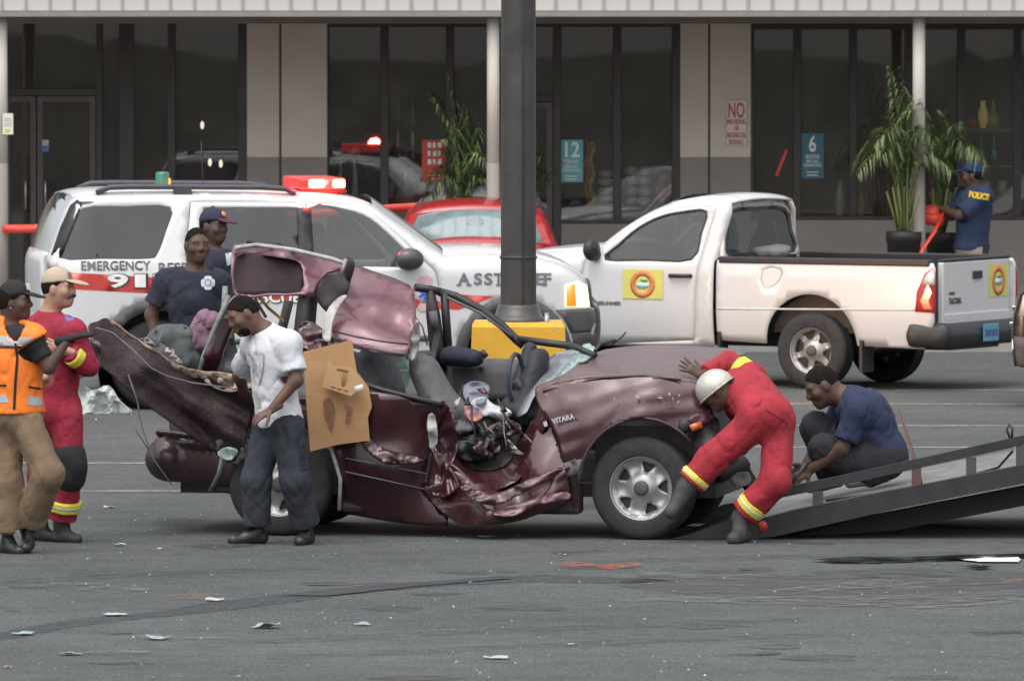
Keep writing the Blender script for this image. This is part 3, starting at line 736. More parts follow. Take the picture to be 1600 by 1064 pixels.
M_CABIN = mat('cabin_trim', (.045, .045, .048), .8, var=.2)
M_SEATF = mat('seat_fabric', (.10, .10, .105), .9, var=.2, scale=14, bump=.3)

def offset_poly(p, d):
    """shift outline inwards by d"""
    A = np.array(p); n = len(A)
    area = .5 * sum(A[i][0] * A[(i + 1) % n][1] - A[(i + 1) % n][0] * A[i][1] for i in range(n)); sg = 1 if area > 0 else -1
    out = []
    for i in range(n):
        a, b, c = A[i - 1], A[i], A[(i + 1) % n]; e1 = b - a; e2 = c - b
        n1 = np.array([-e1[1], e1[0]]) / (np.linalg.norm(e1) + 1e-9) * sg; n2 = np.array([-e2[1], e2[0]]) / (np.linalg.norm(e2) + 1e-9) * sg
        m = n1 + n2; L = np.linalg.norm(m); m = m / max(L, .5) if L > 0 else n1
        out.append(tuple(b + m * d / max(.5, (m @ n1) / (np.linalg.norm(m) + 1e-9))))
    return out
def arc(cx, cz, r, a0, a1, n=20): return [(cx + r * math.cos(R(a0 + (a1 - a0) * i / n)), cz + r * math.sin(R(a0 + (a1 - a0) * i / n))) for i in range(n + 1)]

class Car:
    def __init__(s, name, label, cat, contact_px, yaw, hw, near):
        s.yaw, s.hw, s.near = yaw, hw, near
        s.Rm = Matrix.Rotation(yaw, 3, 'Z'); g0 = ground(*contact_px)
        s.o = g0 - s.Rm @ Vector((0, near * hw, 0))
        s.root = thing(name, label, cat, s.o, rz=yaw)
        s.tumble, s.belt, s.tuck, s.zsh = .22, 1.1, .10, .75
        s.rtop, s.rend, s.kend = .10, .35, .5
        s.outline = None
    def tr(s, px, py, yl=None):
        """photo pixel on the lengthwise plane yl -> (x, z) in the car's own axes"""
        y = s.near * s.hw if yl is None else yl
        p = on_plane(px, py, s.o + s.Rm @ Vector((0, y, 0)), s.Rm @ Vector((0, 1, 0)))
        q = s.Rm.inverted() @ (p - s.o); return (q.x, q.z)
    def trs(s, pts, yl=None): return [s.tr(*p, yl=yl) for p in pts]
    def set_outline(s, pts): s.outline = pts; s.xmin = min(p[0] for p in pts); s.xmax = max(p[0] for p in pts)
    def W(s, V):
        V = np.asarray(V, float); x, z = V[:, 0], V[:, 1]
        w = np.full(len(V), s.hw) - s.tumble * np.maximum(0, z - s.belt) - s.tuck * np.maximum(0, s.zsh - z) ** 2 * 4 - .05 * np.maximum(0, z - s.zsh) ** 2
        if s.outline is not None:
            top = [p for p in s.outline]
            d = pdist(V, top, closed=False); u = np.clip(1 - d / s.rtop, 0, 1); w = w - s.rtop * .75 * (1 - np.sqrt(1 - np.minimum(u, .995) ** 2))
            for xe in (s.xmin, s.xmax):
                u = np.clip(1 - np.abs(x - xe) / s.rend, 0, 1); w = w - s.rend * s.kend * (1 - np.sqrt(1 - np.minimum(u, .99) ** 2))
        return w
    def panel(s, name, pts, m, holes=(), off=0.0, thick=.02, step=.07, both=True, parent=None, label=None):
        V, T = cdt(pts, step, holes); w = s.W(V) + off; res = None
        for sg in ((s.near, -s.near) if both else (s.near,)):
            o = mesh_tris(name, np.c_[V[:, 0], sg * w, V[:, 1]], T, m, parent or s.root, thick=thick, face_to=(0, sg, 0))
            if label: o['label'] = label
            res = res or o
        return res
    def ribbon(s, name, pts, m, crown=.03, n=10, thick=.02, inset=0.0, step=.08, parent=None):
        q = []
        for a, b in zip(pts[:-1], pts[1:]):
            k = max(1, int(math.hypot(b[0] - a[0], b[1] - a[1]) / step)); q += [(a[0] + (b[0] - a[0]) * i / k, a[1] + (b[1] - a[1]) * i / k) for i in range(k)]
        q.append(pts[-1]); w = s.W(q) - inset; vs = []; fs = []
        for i, (x, z) in enumerate(q):
            a = np.array(q[max(i - 1, 0)]); b = np.array(q[min(i + 1, len(q) - 1)]); t = b - a; t /= np.linalg.norm(t) + 1e-9; nx, nz = t[1], -t[0]
            for j in range(n + 1):
                y = -1 + 2 * j / n; c = crown * (1 - y * y); vs.append((x - nx * c, y * w[i], z - nz * c))
        for i in range(len(q) - 1):
            for j in range(n): a = i * (n + 1) + j; fs.append((a, a + 1, a + n + 2, a + n + 1))
        o = MB().add(vs, fs, 0, True).build(name, m, parent or s.root, recalc=False)
        o.data.update()
        if thick: md = o.modifiers.new('thickness', 'SOLIDIFY'); md.thickness = thick; md.offset = 0
        return o
    def L(s, x, z, out=.0):
        """point on the near flank"""
        w = float(s.W([(x, z)])[0]); return Vector((x, s.near * (w + out), z))
    def flankM(s, x, z, out=.004):
        """text frame on the near flank, reading left to right for the photographer"""
        r = Vector((1, 0, 0)) if s.near < 0 else Vector((-1, 0, 0))
        e = .05; a, b = s.L(x, z - e), s.L(x, z + e); return face_M(s.L(x, z, out), r, b - a)

def rim_mesh(r, style):
    """dished disc with cut-outs; lies in xz, front at +y"""
    holes = []
    n = 5 if style == 'five' else 6
    for i in range(n):
        a = 360 / n * i + 90
        if style == 'five': pts = [(a - 9, .52), (a + 9, .52), (a + 15, .80), (a - 15, .80)]
        else: pts = [(a - 14, .50), (a + 14, .50), (a + 20, .84), (a - 20, .84)]
        c = [(r * q * math.cos(R(t)), r * q * math.sin(R(t))) for t, q in pts]
        holes.append(smooth_poly([(c[0][0] * .5 + c[1][0] * .5, c[0][1] * .5 + c[1][1] * .5)] + [((c[1][0] * 2 + c[2][0]) / 3, (c[1][1] * 2 + c[2][1]) / 3), c[2], ((c[2][0] + c[3][0]) / 2 * 1.02, (c[2][1] + c[3][1]) / 2 * 1.02), c[3], ((c[0][0] * 2 + c[3][0]) / 3, (c[0][1] * 2 + c[3][1]) / 3)], 3))
    hub = arc(0, 0, r * .2, 0, 360, 16)[:-1]
    V, T = cdt(arc(0, 0, r * .97, 0, 360, 40)[:-1], r * .11, holes)
    q = np.hypot(V[:, 0], V[:, 1]) / r; ang = np.arctan2(V[:, 1], V[:, 0])
    y = -.045 * np.clip((q - .30) / .25, 0, 1) + .05 * np.clip((q - .82) / .15, 0, 1) + .012 * np.cos(ang * n - R(90) * n) * np.clip((q - .4) / .2, 0, 1) * np.clip((.95 - q) / .1, 0, 1)
    return V, T, y
def wheel(parent, loc, r, wd, side, style='five', rimk=.64, spin=0, steer=0, M=M_STEEL, hubcol=None):
    """side: +1 / -1 direction of the outer face along local y"""
    mb = MB(); k = r
    prof = [(rimk * r - .01, wd * .42), (rimk * r, wd * .5), (rimk * r + .02, wd * .52), (r * .88, wd * .54), (r * .965, wd * .47), (r, wd * .36), (r, wd * .14), (r - .008, wd * .12), (r - .008, wd * .08), (r, wd * .06), (r, -wd * .06), (r - .008, -wd * .08), (r - .008, -wd * .12), (r, -wd * .14), (r, -wd * .36), (r * .965, -wd * .47), (r * .88, -wd * .54), (rimk * r, -wd * .5), (rimk * r - .01, -wd * .3)]
    rot = Matrix.Rotation(R(-90) * side, 4, 'X')
    mb.lathe(prof, rot, 40)
    o = mb.build('wheel', M_RUBBER, parent, loc); o.rotation_euler = (0, spin, steer)
    V, T, y = rim_mesh(rimk * r, style)
    mesh_tris('rim', np.c_[V[:, 0], side * (wd * .40 + y), V[:, 1]], T, M, o, thick=.012, face_to=(0, side, 0))
    rl = MB(); rr = rimk * r; rl.lathe([(rr * .93, wd * .30), (rr * .96, wd * .44), (rr * 1.0, wd * .5), (rr * 1.02, wd * .47), (rr * 1.01, wd * .3)], rot, 40); rl.build('rim_lip', M, o)
    hb = MB(); hb.lathe([(0, wd * .50), (.03, wd * .50), (.05, wd * .47), (.052, wd * .30)], rot, 16); hb.build('hub_cap', hubcol or M_PLAST, o)
    bk = MB(); bk.lathe([(0, wd * .12), (rr * .95, wd * .12)], rot, 24); bk.build('brake_backing', M_BLACKP, o)
    return o
def ring_flare(car, cx, cz, r0, r1, out, m, name='arch_flare', a0=-8, a1=188):
    pts = arc(cx, cz, r1, a0, a1, 26) + arc(cx, cz, r0, a1, a0, 26)
    return car.panel(name, pts, m, off=out, thick=out + .02, step=.06)

# ---------------------------------------------------------------- white emergency estate
S = Car('emergency_suv', 'white fire service SUV with red stripe and lit red roof lights', 'emergency vehicle', (246, 640), R(9.5), .98, -1)
S.rend, S.kend, S.rtop, S.belt = .42, .55, .13, 1.18
so = smooth_poly(S.trs([(96, 622), (84, 590), (78, 520), (76, 450), (76, 412), (82, 397), (97, 352), (113, 319), (127, 309), (168, 304), (300, 302), (450, 305), (545, 312), (588, 323)]), 3, False) + \
     smooth_poly(S.trs([(588, 323), (640, 359), (698, 401)]), 3, False)[1:] + smooth_poly(S.trs([(698, 401), (760, 398), (830, 402), (880, 414), (908, 430), (922, 445), (927, 478), (938, 486), (941, 520), (936, 548)]), 3, False)[1:]
S.set_outline(so)
AX = {'r': S.tr(246, 560)[0], 'f': S.tr(803, 560)[0]}; ZA, RA = .44, .50
zs_r, zs_f = .30, .30
under = [(so[-1][0] - .1, so[-1][1] + .0)] + [(AX['f'] + RA, zs_f + .14)] + arc(AX['f'], ZA, RA, 0, 180, 18) + [(AX['f'] - RA, zs_f), (AX['r'] + RA, zs_r)] + arc(AX['r'], ZA, RA, 0, 180, 18) + [(AX['r'] - RA, .32)]
full = so + under
win_q = smooth_poly(S.trs([(95, 404), (112, 364), (132, 326), (200, 323), (270, 324), (262, 362), (247, 398), (232, 405), (160, 405)]), 3)
rear_door = S.trs([(302, 316), (300, 330), (290, 400), (300, 440), (340, 480), (352, 590), (478, 585), (478, 318), (400, 316)])
win_r = S.trs([(322, 325), (470, 325), (470, 414), (306, 409)])
front_door = S.trs([(482, 318), (482, 585), (690, 575), (694, 480), (682, 425), (655, 398), (610, 352), (585, 330), (560, 320)])
win_f = smooth_poly(S.trs([(488, 326), (545, 328), (582, 342), (618, 374), (648, 408), (646, 417), (570, 417), (489, 416)]), 3)
fuel = arc(*S.tr(165, 440), .13, 0, 360, 18)[:-1]
S.panel('body_side', full, M_WHITE, [win_q, rear_door, front_door])
S.panel('door', offset_poly(rear_door, .006), M_WHITE, [win_r]); S.panel('door', offset_poly(front_door, .006), M_WHITE, [win_f])
S.panel('side_window', offset_poly(win_q, .004), M_TINT, off=-.006, thick=0); S.panel('side_window', win_r, M_TINT, off=-.006, thick=0); S.panel('side_window', win_f, mat('x', (0, 0, 0)) and M_CLEAR, off=-.006, thick=0)
S.panel('window_surround', S.trs([(90, 409), (130, 316), (276, 316), (252, 409)]), M_BLACKP, [win_q], off=-.012, thick=.0)
dp = S.trs([(84, 400), (99, 356), (115, 322), (126, 313), (133, 319), (96, 404)]); S.panel('rear_pillar', dp, M_BLACKP, off=.004, thick=.006)
S.panel('door_pillar', S.trs([(468, 326), (490, 326), (492, 416), (468, 414)]), M_BLACKP, off=.004, thick=.006)
iw0 = max(i for i, p in enumerate(so) if p[0] <= S.tr(590, 323)[0] + .01); icow = min(range(len(so)), key=lambda i: abs(so[i][0] - S.tr(698, 401)[0]) + abs(so[i][1] - S.tr(698, 401)[1]))
irb = min(range(len(so)), key=lambda i: math.hypot(so[i][0] - S.tr(82, 397)[0], so[i][1] - S.tr(82, 397)[1])); irt = min(range(len(so)), key=lambda i: math.hypot(so[i][0] - S.tr(120, 313)[0], so[i][1] - S.tr(120, 313)[1]))
ifr = min(range(len(so)), key=lambda i: math.hypot(so[i][0] - S.tr(920, 443)[0], so[i][1] - S.tr(920, 443)[1]))
S.ribbon('tailgate', so[:irb + 1], M_WHITE, .05); S.ribbon('rear_window', so[irb:irt + 1], M_TINT, .04, thick=0); S.ribbon('roof', so[irt:iw0 + 1], M_WHITE, .03)
S.ribbon('windscreen', so[iw0:icow + 1], M_WSHIELD, .10, thick=0); S.ribbon('bonnet', so[icow:ifr + 1], M_WHITE, .06); S.ribbon('front_end', so[ifr:], M_PLAST, .12)
# floor pan, cabin, wheel housings
S_in = MB().box((AX['r'] - .9, -.8, .35), (AX['f'] + .5, .8, .45)).build('floor_pan', M_BLACKP, S.root)
for x in (.55, 1.65):
    for y in (-.4, .4):
        s_ = SDF().cap((x, y, .75), (x + .45, y, .75), .13, flat=((0, 1, 0), 1.6)).cap((x, y, .8), (x - .15, y, 1.35), .10, flat=((0, 1, 0), 1.9)).cap((x - .17, y, 1.45), (x - .17, y, 1.52), .07, flat=((0, 1, 0), 1.6))
        sdf_obj('seat', s_, M_SEATF, S.root, .04, (0, 0, 0))
MB().box((AX['f'] - .55, -.75, .8), (AX['f'] - .25, .75, 1.12), bev=.05).build('dashboard', M_CABIN, S.root)
for ax in ('r', 'f'):
    ring_flare(S, AX[ax], ZA, RA - .085, RA + .012, .03, M_PLAST)
    for sg in (-1, 1):
        wheel(S.root, (AX[ax], sg * (.98 - .15), .385), .385, .25, sg, 'six')
    MB().box((AX[ax] - .52, -.62, .3), (AX[ax] + .52, .62, .97), bev=.1).build('wheel_housing', M_BLACKP, S.root)
S.panel('sill_step', S.trs([(352, 566), (700, 548), (700, 558), (352, 577)]), M_BLACKP, off=.05, thick=.07)
S.panel('side_moulding', S.trs([(352, 530), (704, 524), (704, 532), (352, 538)]), M_PLAST, off=.012, thick=.02)
# front bumper and lamps
S.panel('front_bumper', S.trs([(868, 484), (925, 482), (937, 487), (940, 519), (893, 521), (882, 500)]), M_PLAST, off=.018, thick=.06)
S.panel('front_bumper', S.trs([(894, 523), (941, 521), (938, 547), (900, 549)]), mat('lower_bumper', (.06, .058, .058), .6), off=.010, thick=.05)
S.panel('rear_bumper', S.trs([(81, 565), (150, 562), (158, 600), (160, 612), (98, 622), (85, 596)]), mat('bumper_grey', (.30, .30, .31), .5, var=.06), off=.015, thick=.04)
M_LAMPW = mat('lit_headlamp', (.9, .85, .75), .2, emit=(1, .70, .36), estr=1.5); M_AMBER = mat('amber_lens', (.75, .22, .02), .25, coat=.5, emit=(1, .27, .02), estr=.5)
M_REDL = mat('tail_lens', (.40, .03, .025), .2, coat=.6, var=.15); M_WLENS = mat('clear_lens', (.55, .5, .5), .2, coat=.5)
hl = S.panel('headlight', S.trs([(884, 446), (905, 440), (921, 446), (926, 480), (884, 480)]), M_LAMPW, off=.012, thick=.02, both=True)
S.panel('indicator', S.trs([(885, 448), (899, 443), (901, 479), (885, 479)]), M_AMBER, off=.016, thick=.01)
S.panel('tail_light', S.trs([(78, 402), (92, 403), (91, 420), (78, 420)]), M_WLENS, off=.010, thick=.02); S.panel('tail_light', S.trs([(78, 421), (91, 421), (90, 437), (78, 436)]), M_REDL, off=.010, thick=.02)
# mirror
mx, mz = S.tr(637, 405); mp = S.L(mx, mz)
s_ = SDF().ell(mp + Vector((0, -.13, .0)), (.13, .09, .10), k=.02).cap(mp, mp + Vector((0, -.1, -.05)), .035)
sdf_obj('wing_mirror', s_, mat('mirror_shell', (.05, .048, .05), .35, coat=.3), S.root, .018, (0, 0, 0))
# roof rails, beacon, light bar, aerial
M_RAIL = mat('rail_black', (.06, .06, .075), .45)
zr = S.tr(300, 302)[1]
for sg in (-1, 1):
    y = sg * .70; xa, xb = S.tr(156, 297)[0], S.tr(470, 300)[0]
    MB().tube([(xa, y, zr), (xa + .12, y, zr + .045), (xa + .3, y, zr + .05), (xb - .3, y, zr + .04), (xb - .1, y, zr + .025), (xb, y, zr - .01)], .018, 8, flat=1.3).build('roof_rail', M_RAIL, S.root)
    for x in (xa + .75, ): MB().box((x - .08, y - .02, zr - .01), (x + .08, y + .02, zr + .05)).build('rail_foot', M_RAIL, S.root)
bxp = S.tr(254, 289, 0)[0]; be = MB().lathe([(0, .14), (.052, .14), (.06, .12), (.062, .03), (.07, .0), (0, 0)][::-1], n=18).build('beacon', mat('beacon_green', (.02, .17, .10), .3, coat=.4), S.root, (bxp, 0, zr + .02))
MB().box((.045, -.045, .03), (.066, .0, .085), bev=.008).build('beacon_reflector', mat('beacon_glow', (.8, .2, .05), .3, emit=(1, .25, .05), estr=1.2), be)
lx = S.tr(491, 300, 0)[0]; lb = MB().box((-.205, -.5, 0), (.205, .5, .10), bev=.02).build('light_bar', mat('lightbar_red', (.55, .02, .02), .25, coat=.5, emit=(1, .03, .03), estr=.5), S.root, (lx, 0, zr + .012))
for i, (a, b) in enumerate(((-.125, .015), (.085, .195))):
    MB().box((a, -.53, .015), (b, -.505, .09), bev=.018).build('lamp_module', mat('lightbar_lit', (1, .3, .2), .3, emit=(1, .30, .12), estr=3.2), lb)
MB().box((-.22, -.45, -.03), (.22, .45, -.002)).build('light_bar_base', M_BLACKP, lb)
ap = S.tr(318, 292, .3); MB().tube([(ap[0], .3, zr), (ap[0] - .02, .3, zr + .42)], .004, 5).build('aerial', M_BLACKP, S.root)
def lamp(name, loc, col, energy, r, parent, spot=None, direction=None):
    d = bpy.data.lights.new(name, 'SPOT' if spot else 'POINT'); d.energy = energy; d.color = col; d.shadow_soft_size = r
    if spot: d.spot_size = R(spot); d.spot_blend = .8
    o = bpy.data.objects.new(name, d); C.objects.link(o); o.location = loc; o.parent = parent
    if direction: o.rotation_euler = Vector(direction).to_track_quat('-Z', 'Y').to_euler()
    return o
lamp('light_bar_glow', (lx, -.62, zr + .1), (1, .05, .04), 60, .08, S.root)
lamp('headlight_beam', (so[ifr][0] + .12, -.7, .92), (1, .60, .30), 150, .10, S.root, 140, (1, .25, -.02))
# livery
M_STRIPE = mat('livery_red', (.50, .045, .035), .35, coat=.4, var=.05); M_GREYL = mat('livery_grey', (.12, .12, .125), .6); M_WLET = mat('livery_white', (.8, .8, .78), .4); M_DK = mat('livery_dark', (.06, .06, .07), .5)
S.panel('red_stripe', S.trs([(94, 425), (285, 436), (285, 461), (94, 451)]), M_STRIPE, off=.003, thick=0, both=True)
S.panel('red_stripe', S.trs([(304, 437), (476, 446), (476, 472), (310, 462)]), M_STRIPE, off=.003, thick=0); S.panel('red_stripe', S.trs([(485, 447), (680, 458), (692, 483), (485, 473)]), M_STRIPE, off=.003, thick=0)
S.panel('red_stripe', S.trs([(698, 459), (772, 463), (742, 476), (716, 484), (698, 483)]), M_STRIPE, off=.003, thick=0)
def flank_text(car, txt, px, py, hpx, wpx, m, bold=.01, out=.005, sc=182., name='lettering', spacing=1.0):
    x, z = car.tr(px, py); w0 = float(car.W([(x, z)])[0])
    o = lettering(name, txt, m, car.root, car.flankM(x, z, 0), hpx / sc, .004, bold, width=wpx / sc / abs(math.cos(car.yaw)), spacing=spacing)
    n = len(o.data.vertices); A = np.empty(n * 3); o.data.vertices.foreach_get('co', A); A = A.reshape(-1, 3)
    lev = (A[:, 1] * car.near > np.median(A[:, 1] * car.near)) * .002
    A[:, 1] = car.near * (car.W(A[:, [0, 2]]) + out + lev); o.data.vertices.foreach_set('co', A.ravel()); o.data.update()
    return o
flank_text(S, 'EMERGENCY', 181, 416, 15, 108, M_GREYL, .022); flank_text(S, 'RESPONSE', 300, 419, 15, 104, M_GREYL, .022)
[(flank_text(S, ch, px + 1.5, 440.5, 22, w_ + 5, M_DK, .05, .005), flank_text(S, ch, px, 440, 20, w_, M_WLET, .03, .010)) for ch, px, w_ in (('9', 184, 32), ('1', 219, 17), ('1', 248, 17))]
flank_text(S, 'RESCUE', 425, 466, 17, 92, M_DK, .05, .005); flank_text(S, 'RESCUE', 424, 465.5, 16, 90, M_WLET, .025, .010)
M_SLAB = mat('livery_slate', (.14, .15, .17), .5)
for ch, px in zip('ASST.CHIEF', (725, 747, 763, 779, 792, 806, 820, 833, 843, 855)):
    w_ = {'A': 19, 'S': 13, 'T': 15, '.': 3, 'C': 13, 'H': 15, 'I': 4, 'E': 13, 'F': 12}[ch]; py = 437 if ch != '.' else 445.5; h_ = 18 if ch != '.' else 3.5
    flank_text(S, ch, px, py, h_, w_, M_SLAB, .028)
    for fx in {'A': (-8, 8), 'T': (0,), 'F': (-4,), 'H': (-6, 6), 'I': (0,)}.get(ch, ()):       # slab feet
        x, z = S.tr(px + fx, 445.5); p_ = S.L(x, z, .005); MB().box((p_.x - .022, p_.y - .002, z - .006), (p_.x + .022, p_.y + .002, z + .006)).build('lettering', M_SLAB, S.root)
# maltese cross with star of life
M_PINKL = mat('badge_pink', (.62, .40, .42), .5, var=.1); M_BLUEL = mat('badge_blue', (.06, .12, .5), .5)
x, z = S.tr(664, 459); BM = S.flankM(x, z, .006); ro = 27 / 182
mb = MB(); n = 4
for i in range(4):
    a = R(90 * i); f = lambda r_, t: BM @ Vector((r_ * ro * math.cos(a + t), r_ * ro * math.sin(a + t), 0))
    mb.prism([f(.38, -.5), f(.95, -.52), f(1.05, -.25), f(1.0, 0), f(1.05, .25), f(.95, .52), f(.38, .5)], BM.to_3x3() @ Vector((0, 0, .003)))
mb.build('badge', M_PINKL, S.root)
MB().lathe([(ro * .56, .0), (ro * .56, .006), (0, .0065)], BM, 24).build('badge', mat('badge_pale', (.6, .55, .57), .5), S.root)
mb = MB()
for i in range(3):
    a = R(60 * i + 30); c, s_ = math.cos(a), math.sin(a); q = [(-.42, -.09), (.42, -.09), (.42, .09), (-.42, .09)]
    mb.prism([BM @ Vector(((u * c - v * s_) * ro, (u * s_ + v * c) * ro, .0075 + i * .0006)) for u, v in q], BM.to_3x3() @ Vector((0, 0, .001)))
mb.build('badge', M_BLUEL, S.root)

# ---------------------------------------------------------------- white pickup
T = Car('pickup_truck', 'white pickup truck with yellow door emblem and open cargo bed', 'pickup truck', (1265, 608), R(180 - 28), .87, 1)
T.rend, T.kend, T.rtop, T.belt, T.tumble = .30, .35, .09, 1.08, .26
TO = smooth_poly(T.trs([(700, 560), (696, 500), (704, 455), (722, 425), (790, 402), (860, 394), (924, 390)]), 3, False) + smooth_poly(T.trs([(924, 390), (960, 358), (998, 333), (1030, 319)]), 3, False)[1:] + smooth_poly(T.trs([(1030, 319), (1070, 312), (1105, 312), (1124, 319)]), 3, False)[1:]
cab_back = T.trs([(1124, 319), (1127, 333), (1118, 400), (1114, 408), (1112, 532)])
T.set_outline(TO + cab_back[1:3]); T.xmin = -99
wx = T.tr(1265, 552)[0]; wf = wx + 2.78; RT, ZT = .455, .40
cab = TO + cab_back[1:] + [(T.tr(1112, 532)[0], .36), (wf - RT, .36)] + arc(wf, ZT, RT, 180, 0, 16) + [(wf + RT, .4)]
door = smooth_poly(T.trs([(1105, 325), (1103, 346), (1094, 400), (1087, 450), (1085, 500), (1082, 532)]), 3, False) + T.trs([(900, 540), (905, 450), (915, 402), (938, 384), (972, 354), (1005, 338), (1040, 327), (1080, 322)])
win = smooth_poly(T.trs([(945, 404), (962, 384), (990, 357), (1022, 340), (1055, 333), (1090, 332), (1087, 365), (1078, 404), (1010, 405)]), 3)
T.panel('cab_side', cab, M_WHITE, [door]); T.panel('door', offset_poly(door, .005), M_WHITE, [win])
T.panel('side_window', win, M_CLEAR, off=-.008, thick=0)
T.panel('window_seal', offset_poly(win, -.016), M_BLACKP, [offset_poly(win, .004)], off=.002, thick=.006)
k0 = 18; iT = lambda px, py: min(range(len(TO)), key=lambda i: math.hypot(TO[i][0] - T.tr(px, py)[0], TO[i][1] - T.tr(px, py)[1]))
T.ribbon('front_end', TO[:iT(722, 425) + 1], M_WHITE, -.08); T.ribbon('bonnet', TO[iT(722, 425):iT(924, 390) + 1], M_WHITE, -.05); T.ribbon('windscreen', TO[iT(924, 390):iT(1030, 319) + 1], M_WSHIELD, -.08, thick=0); T.ribbon('roof', TO[iT(1030, 319):], M_WHITE, -.03)
# cab back wall with its window
xb = T.tr(1120, 380)[0]; ztopc = TO[-1][1]; zb = T.tr(1118, 402)[1]
def ycut(z): return float(T.W([(xb, z)])[0])
bw = [(-ycut(.5) + .02, .5), (ycut(.5) - .02, .5), (ycut(zb) - .02, zb), (ycut(ztopc - .1) - .03, ztopc - .1), (ycut(ztopc) - .14, ztopc + .02), (0, ztopc + .05), (-ycut(ztopc) + .14, ztopc + .02), (-ycut(ztopc - .1) + .03, ztopc - .1), (-ycut(zb) + .02, zb)]
gw = smooth_poly([(-.66, zb + .03), (0, zb + .02), (.66, zb + .03), (.64, zb + .2), (.55, ztopc - .09), (0, ztopc - .07), (-.55, ztopc - .09), (-.64, zb + .2)], 3)
V2, T2 = cdt(bw, .1, [gw]); xw = lambda z: xb + (z - zb) * -.10 * 0 - .02
mesh_tris('cab_back', np.c_[xb + .10 * np.maximum(0, V2[:, 1] - zb) - .02, V2[:, 0], V2[:, 1]], T2, M_WHITE, T.root, thick=.03, face_to=(-1, 0, 0))
V2, T2 = cdt(gw, .1); mesh_tris('rear_window', np.c_[xb + .10 * np.maximum(0, V2[:, 1] - zb) - .015, V2[:, 0], V2[:, 1]], T2, M_CLEAR, T.root, face_to=(-1, 0, 0))
V2, T2 = cdt(offset_poly(gw, -.025), .1, [offset_poly(gw, .012)]); mesh_tris('window_seal', np.c_[xb + .10 * np.maximum(0, V2[:, 1] - zb) - .026, V2[:, 0], V2[:, 1]], T2, M_BLACKP, T.root, face_to=(-1, 0, 0))
MB().box((xb - .02, -.10, ztopc + .005), (xb + .05, .10, ztopc + .045), bev=.01).build('brake_light', mat('brake_lens', (.42, .12, .12), .3), T.root)
# bed
xr = T.tr(1459, 450)[0]; xg = T.tr(1117, 450)[0]; zrail = T.tr(1300, 409)[1]
T.xmin = xr
zlow = T.tr(1380, 545)[1]
bed = [(xg - .012, .42), (xg - .012, zrail), (xr + .02, zrail), (xr - .005, zrail - .05), (xr, .62), (xr + .12, zlow), (wx - RT, zlow + .02)] + arc(wx, ZT, RT, 180, 0, 18) + [(wx + RT, .40)]
T.outline = None
T.rend, T.kend = .16, .55
tl = T.trs([(1430, 487), (1433, 455), (1445, 428), (1457, 419), (1461, 430), (1461, 489)])
flap = smooth_poly(T.trs([(1192, 420), (1219, 420), (1220, 434), (1210, 446), (1192, 450)]), 2)
T.panel('bed_side', bed, M_WHITE, [flap]); T.panel('fuel_flap', offset_poly(flap, .005), M_WHITE, both=False, thick=0, step=.03)
T.panel('tail_light', tl, M_REDL, off=.006, thick=.02); T.panel('tail_light', T.trs([(1440, 444), (1447, 430), (1457, 421), (1461, 431), (1461, 446)]), M_WLENS, off=.010, thick=.02)
T.panel('body_crease', T.trs([(1120, 481), (1430, 483), (1430, 485.5), (1120, 484)]), mat('crease_shadow_gap', (.5, .5, .5), .4), off=.002, thick=.004)
hwb = .80
for sg in (-1, 1):
    MB().box((xg - .03, sg * .79, zrail - .03), (xr + .05, sg * .865, zrail + .03), bev=.012).build('bed_rail', M_BLACKP, T.root)
    MB().box((xg - .02, sg * .70, .55), (xr + .08, sg * .72, zrail - .02)).build('bed_liner', M_BLACKP, T.root)
MB().box((xg - .02, -.7, .5), (xr + .06, .7, .55)).build('bed_floor', M_BLACKP, T.root)
MB().box((xg - .05, -.7, .55), (xg - .01, .7, zrail + .01)).build('bed_liner', M_BLACKP, T.root)
ztg0 = .60
tg = MB().box((xr - .015, -.70, ztg0), (xr + .045, .70, zrail + .005), bev=.015).build('tailgate', M_WHITE, T.root)
MB().box((xr - .02, -.70, zrail + .006), (xr + .05, .70, zrail + .03), bev=.008).build('tailgate_cap', M_BLACKP, tg)
MB().box((xr - .035, -.09, zrail - .16), (xr - .016, .09, zrail - .09), bev=.008).build('handle', M_BLACKP, tg)
MB().box((xr - .03, -.68, ztg0), (xr - .016, .68, ztg0 + .09), bev=.006).build('tailgate_step', M_WHITE, tg)
bp_ = SDF().cap((xr - .06, -.78, .50), (xr - .06, .78, .50), .085, flat=((0, 0, 1), 1.35)).cap((xr - .05, .80, .5), (xr + .22, .85, .5), .06, flat=((0, 0, 1), 1.9)).cap((xr - .05, -.80, .5), (xr + .22, -.85, .5), .06, flat=((0, 0, 1), 1.9))
sdf_obj('rear_bumper', bp_, M_BLACKP, T.root, .03, (0, 0, 0))
MB().box((xr - .165, -.155, .43), (xr - .15, .155, .585), bev=.004).build('licence_plate', mat('plate_blue', (.10, .30, .42), .5, var=.12, scale=25), T.root)
rM = lambda y, z, o=.0: face_M((xr - o, y, z), (0, -1, 0), (0, 0, 1))
[MB().box((xr - .168, y_ - .015, .475), (xr - .166, y_ + .015, .535)).build('plate_character', mat('plate_ink', (.05, .10, .25), .5), T.root) for y_ in (-.11, -.066, -.022, .03, .074, .118)]
lettering('lettering', 'TACOMA', M_PLAST, T.root, rM(.46, .80, .018), .055, .004, .03, width=.26); MB().box((xr - .02, .47, .86), (xr - .016, .58, .885), bev=.001).build('small_badge', M_PLAST, T.root)
flank_text(T, 'PRERUNNER', 948, 474, 5.5, 44, M_PLAST, .03, .004, 172)
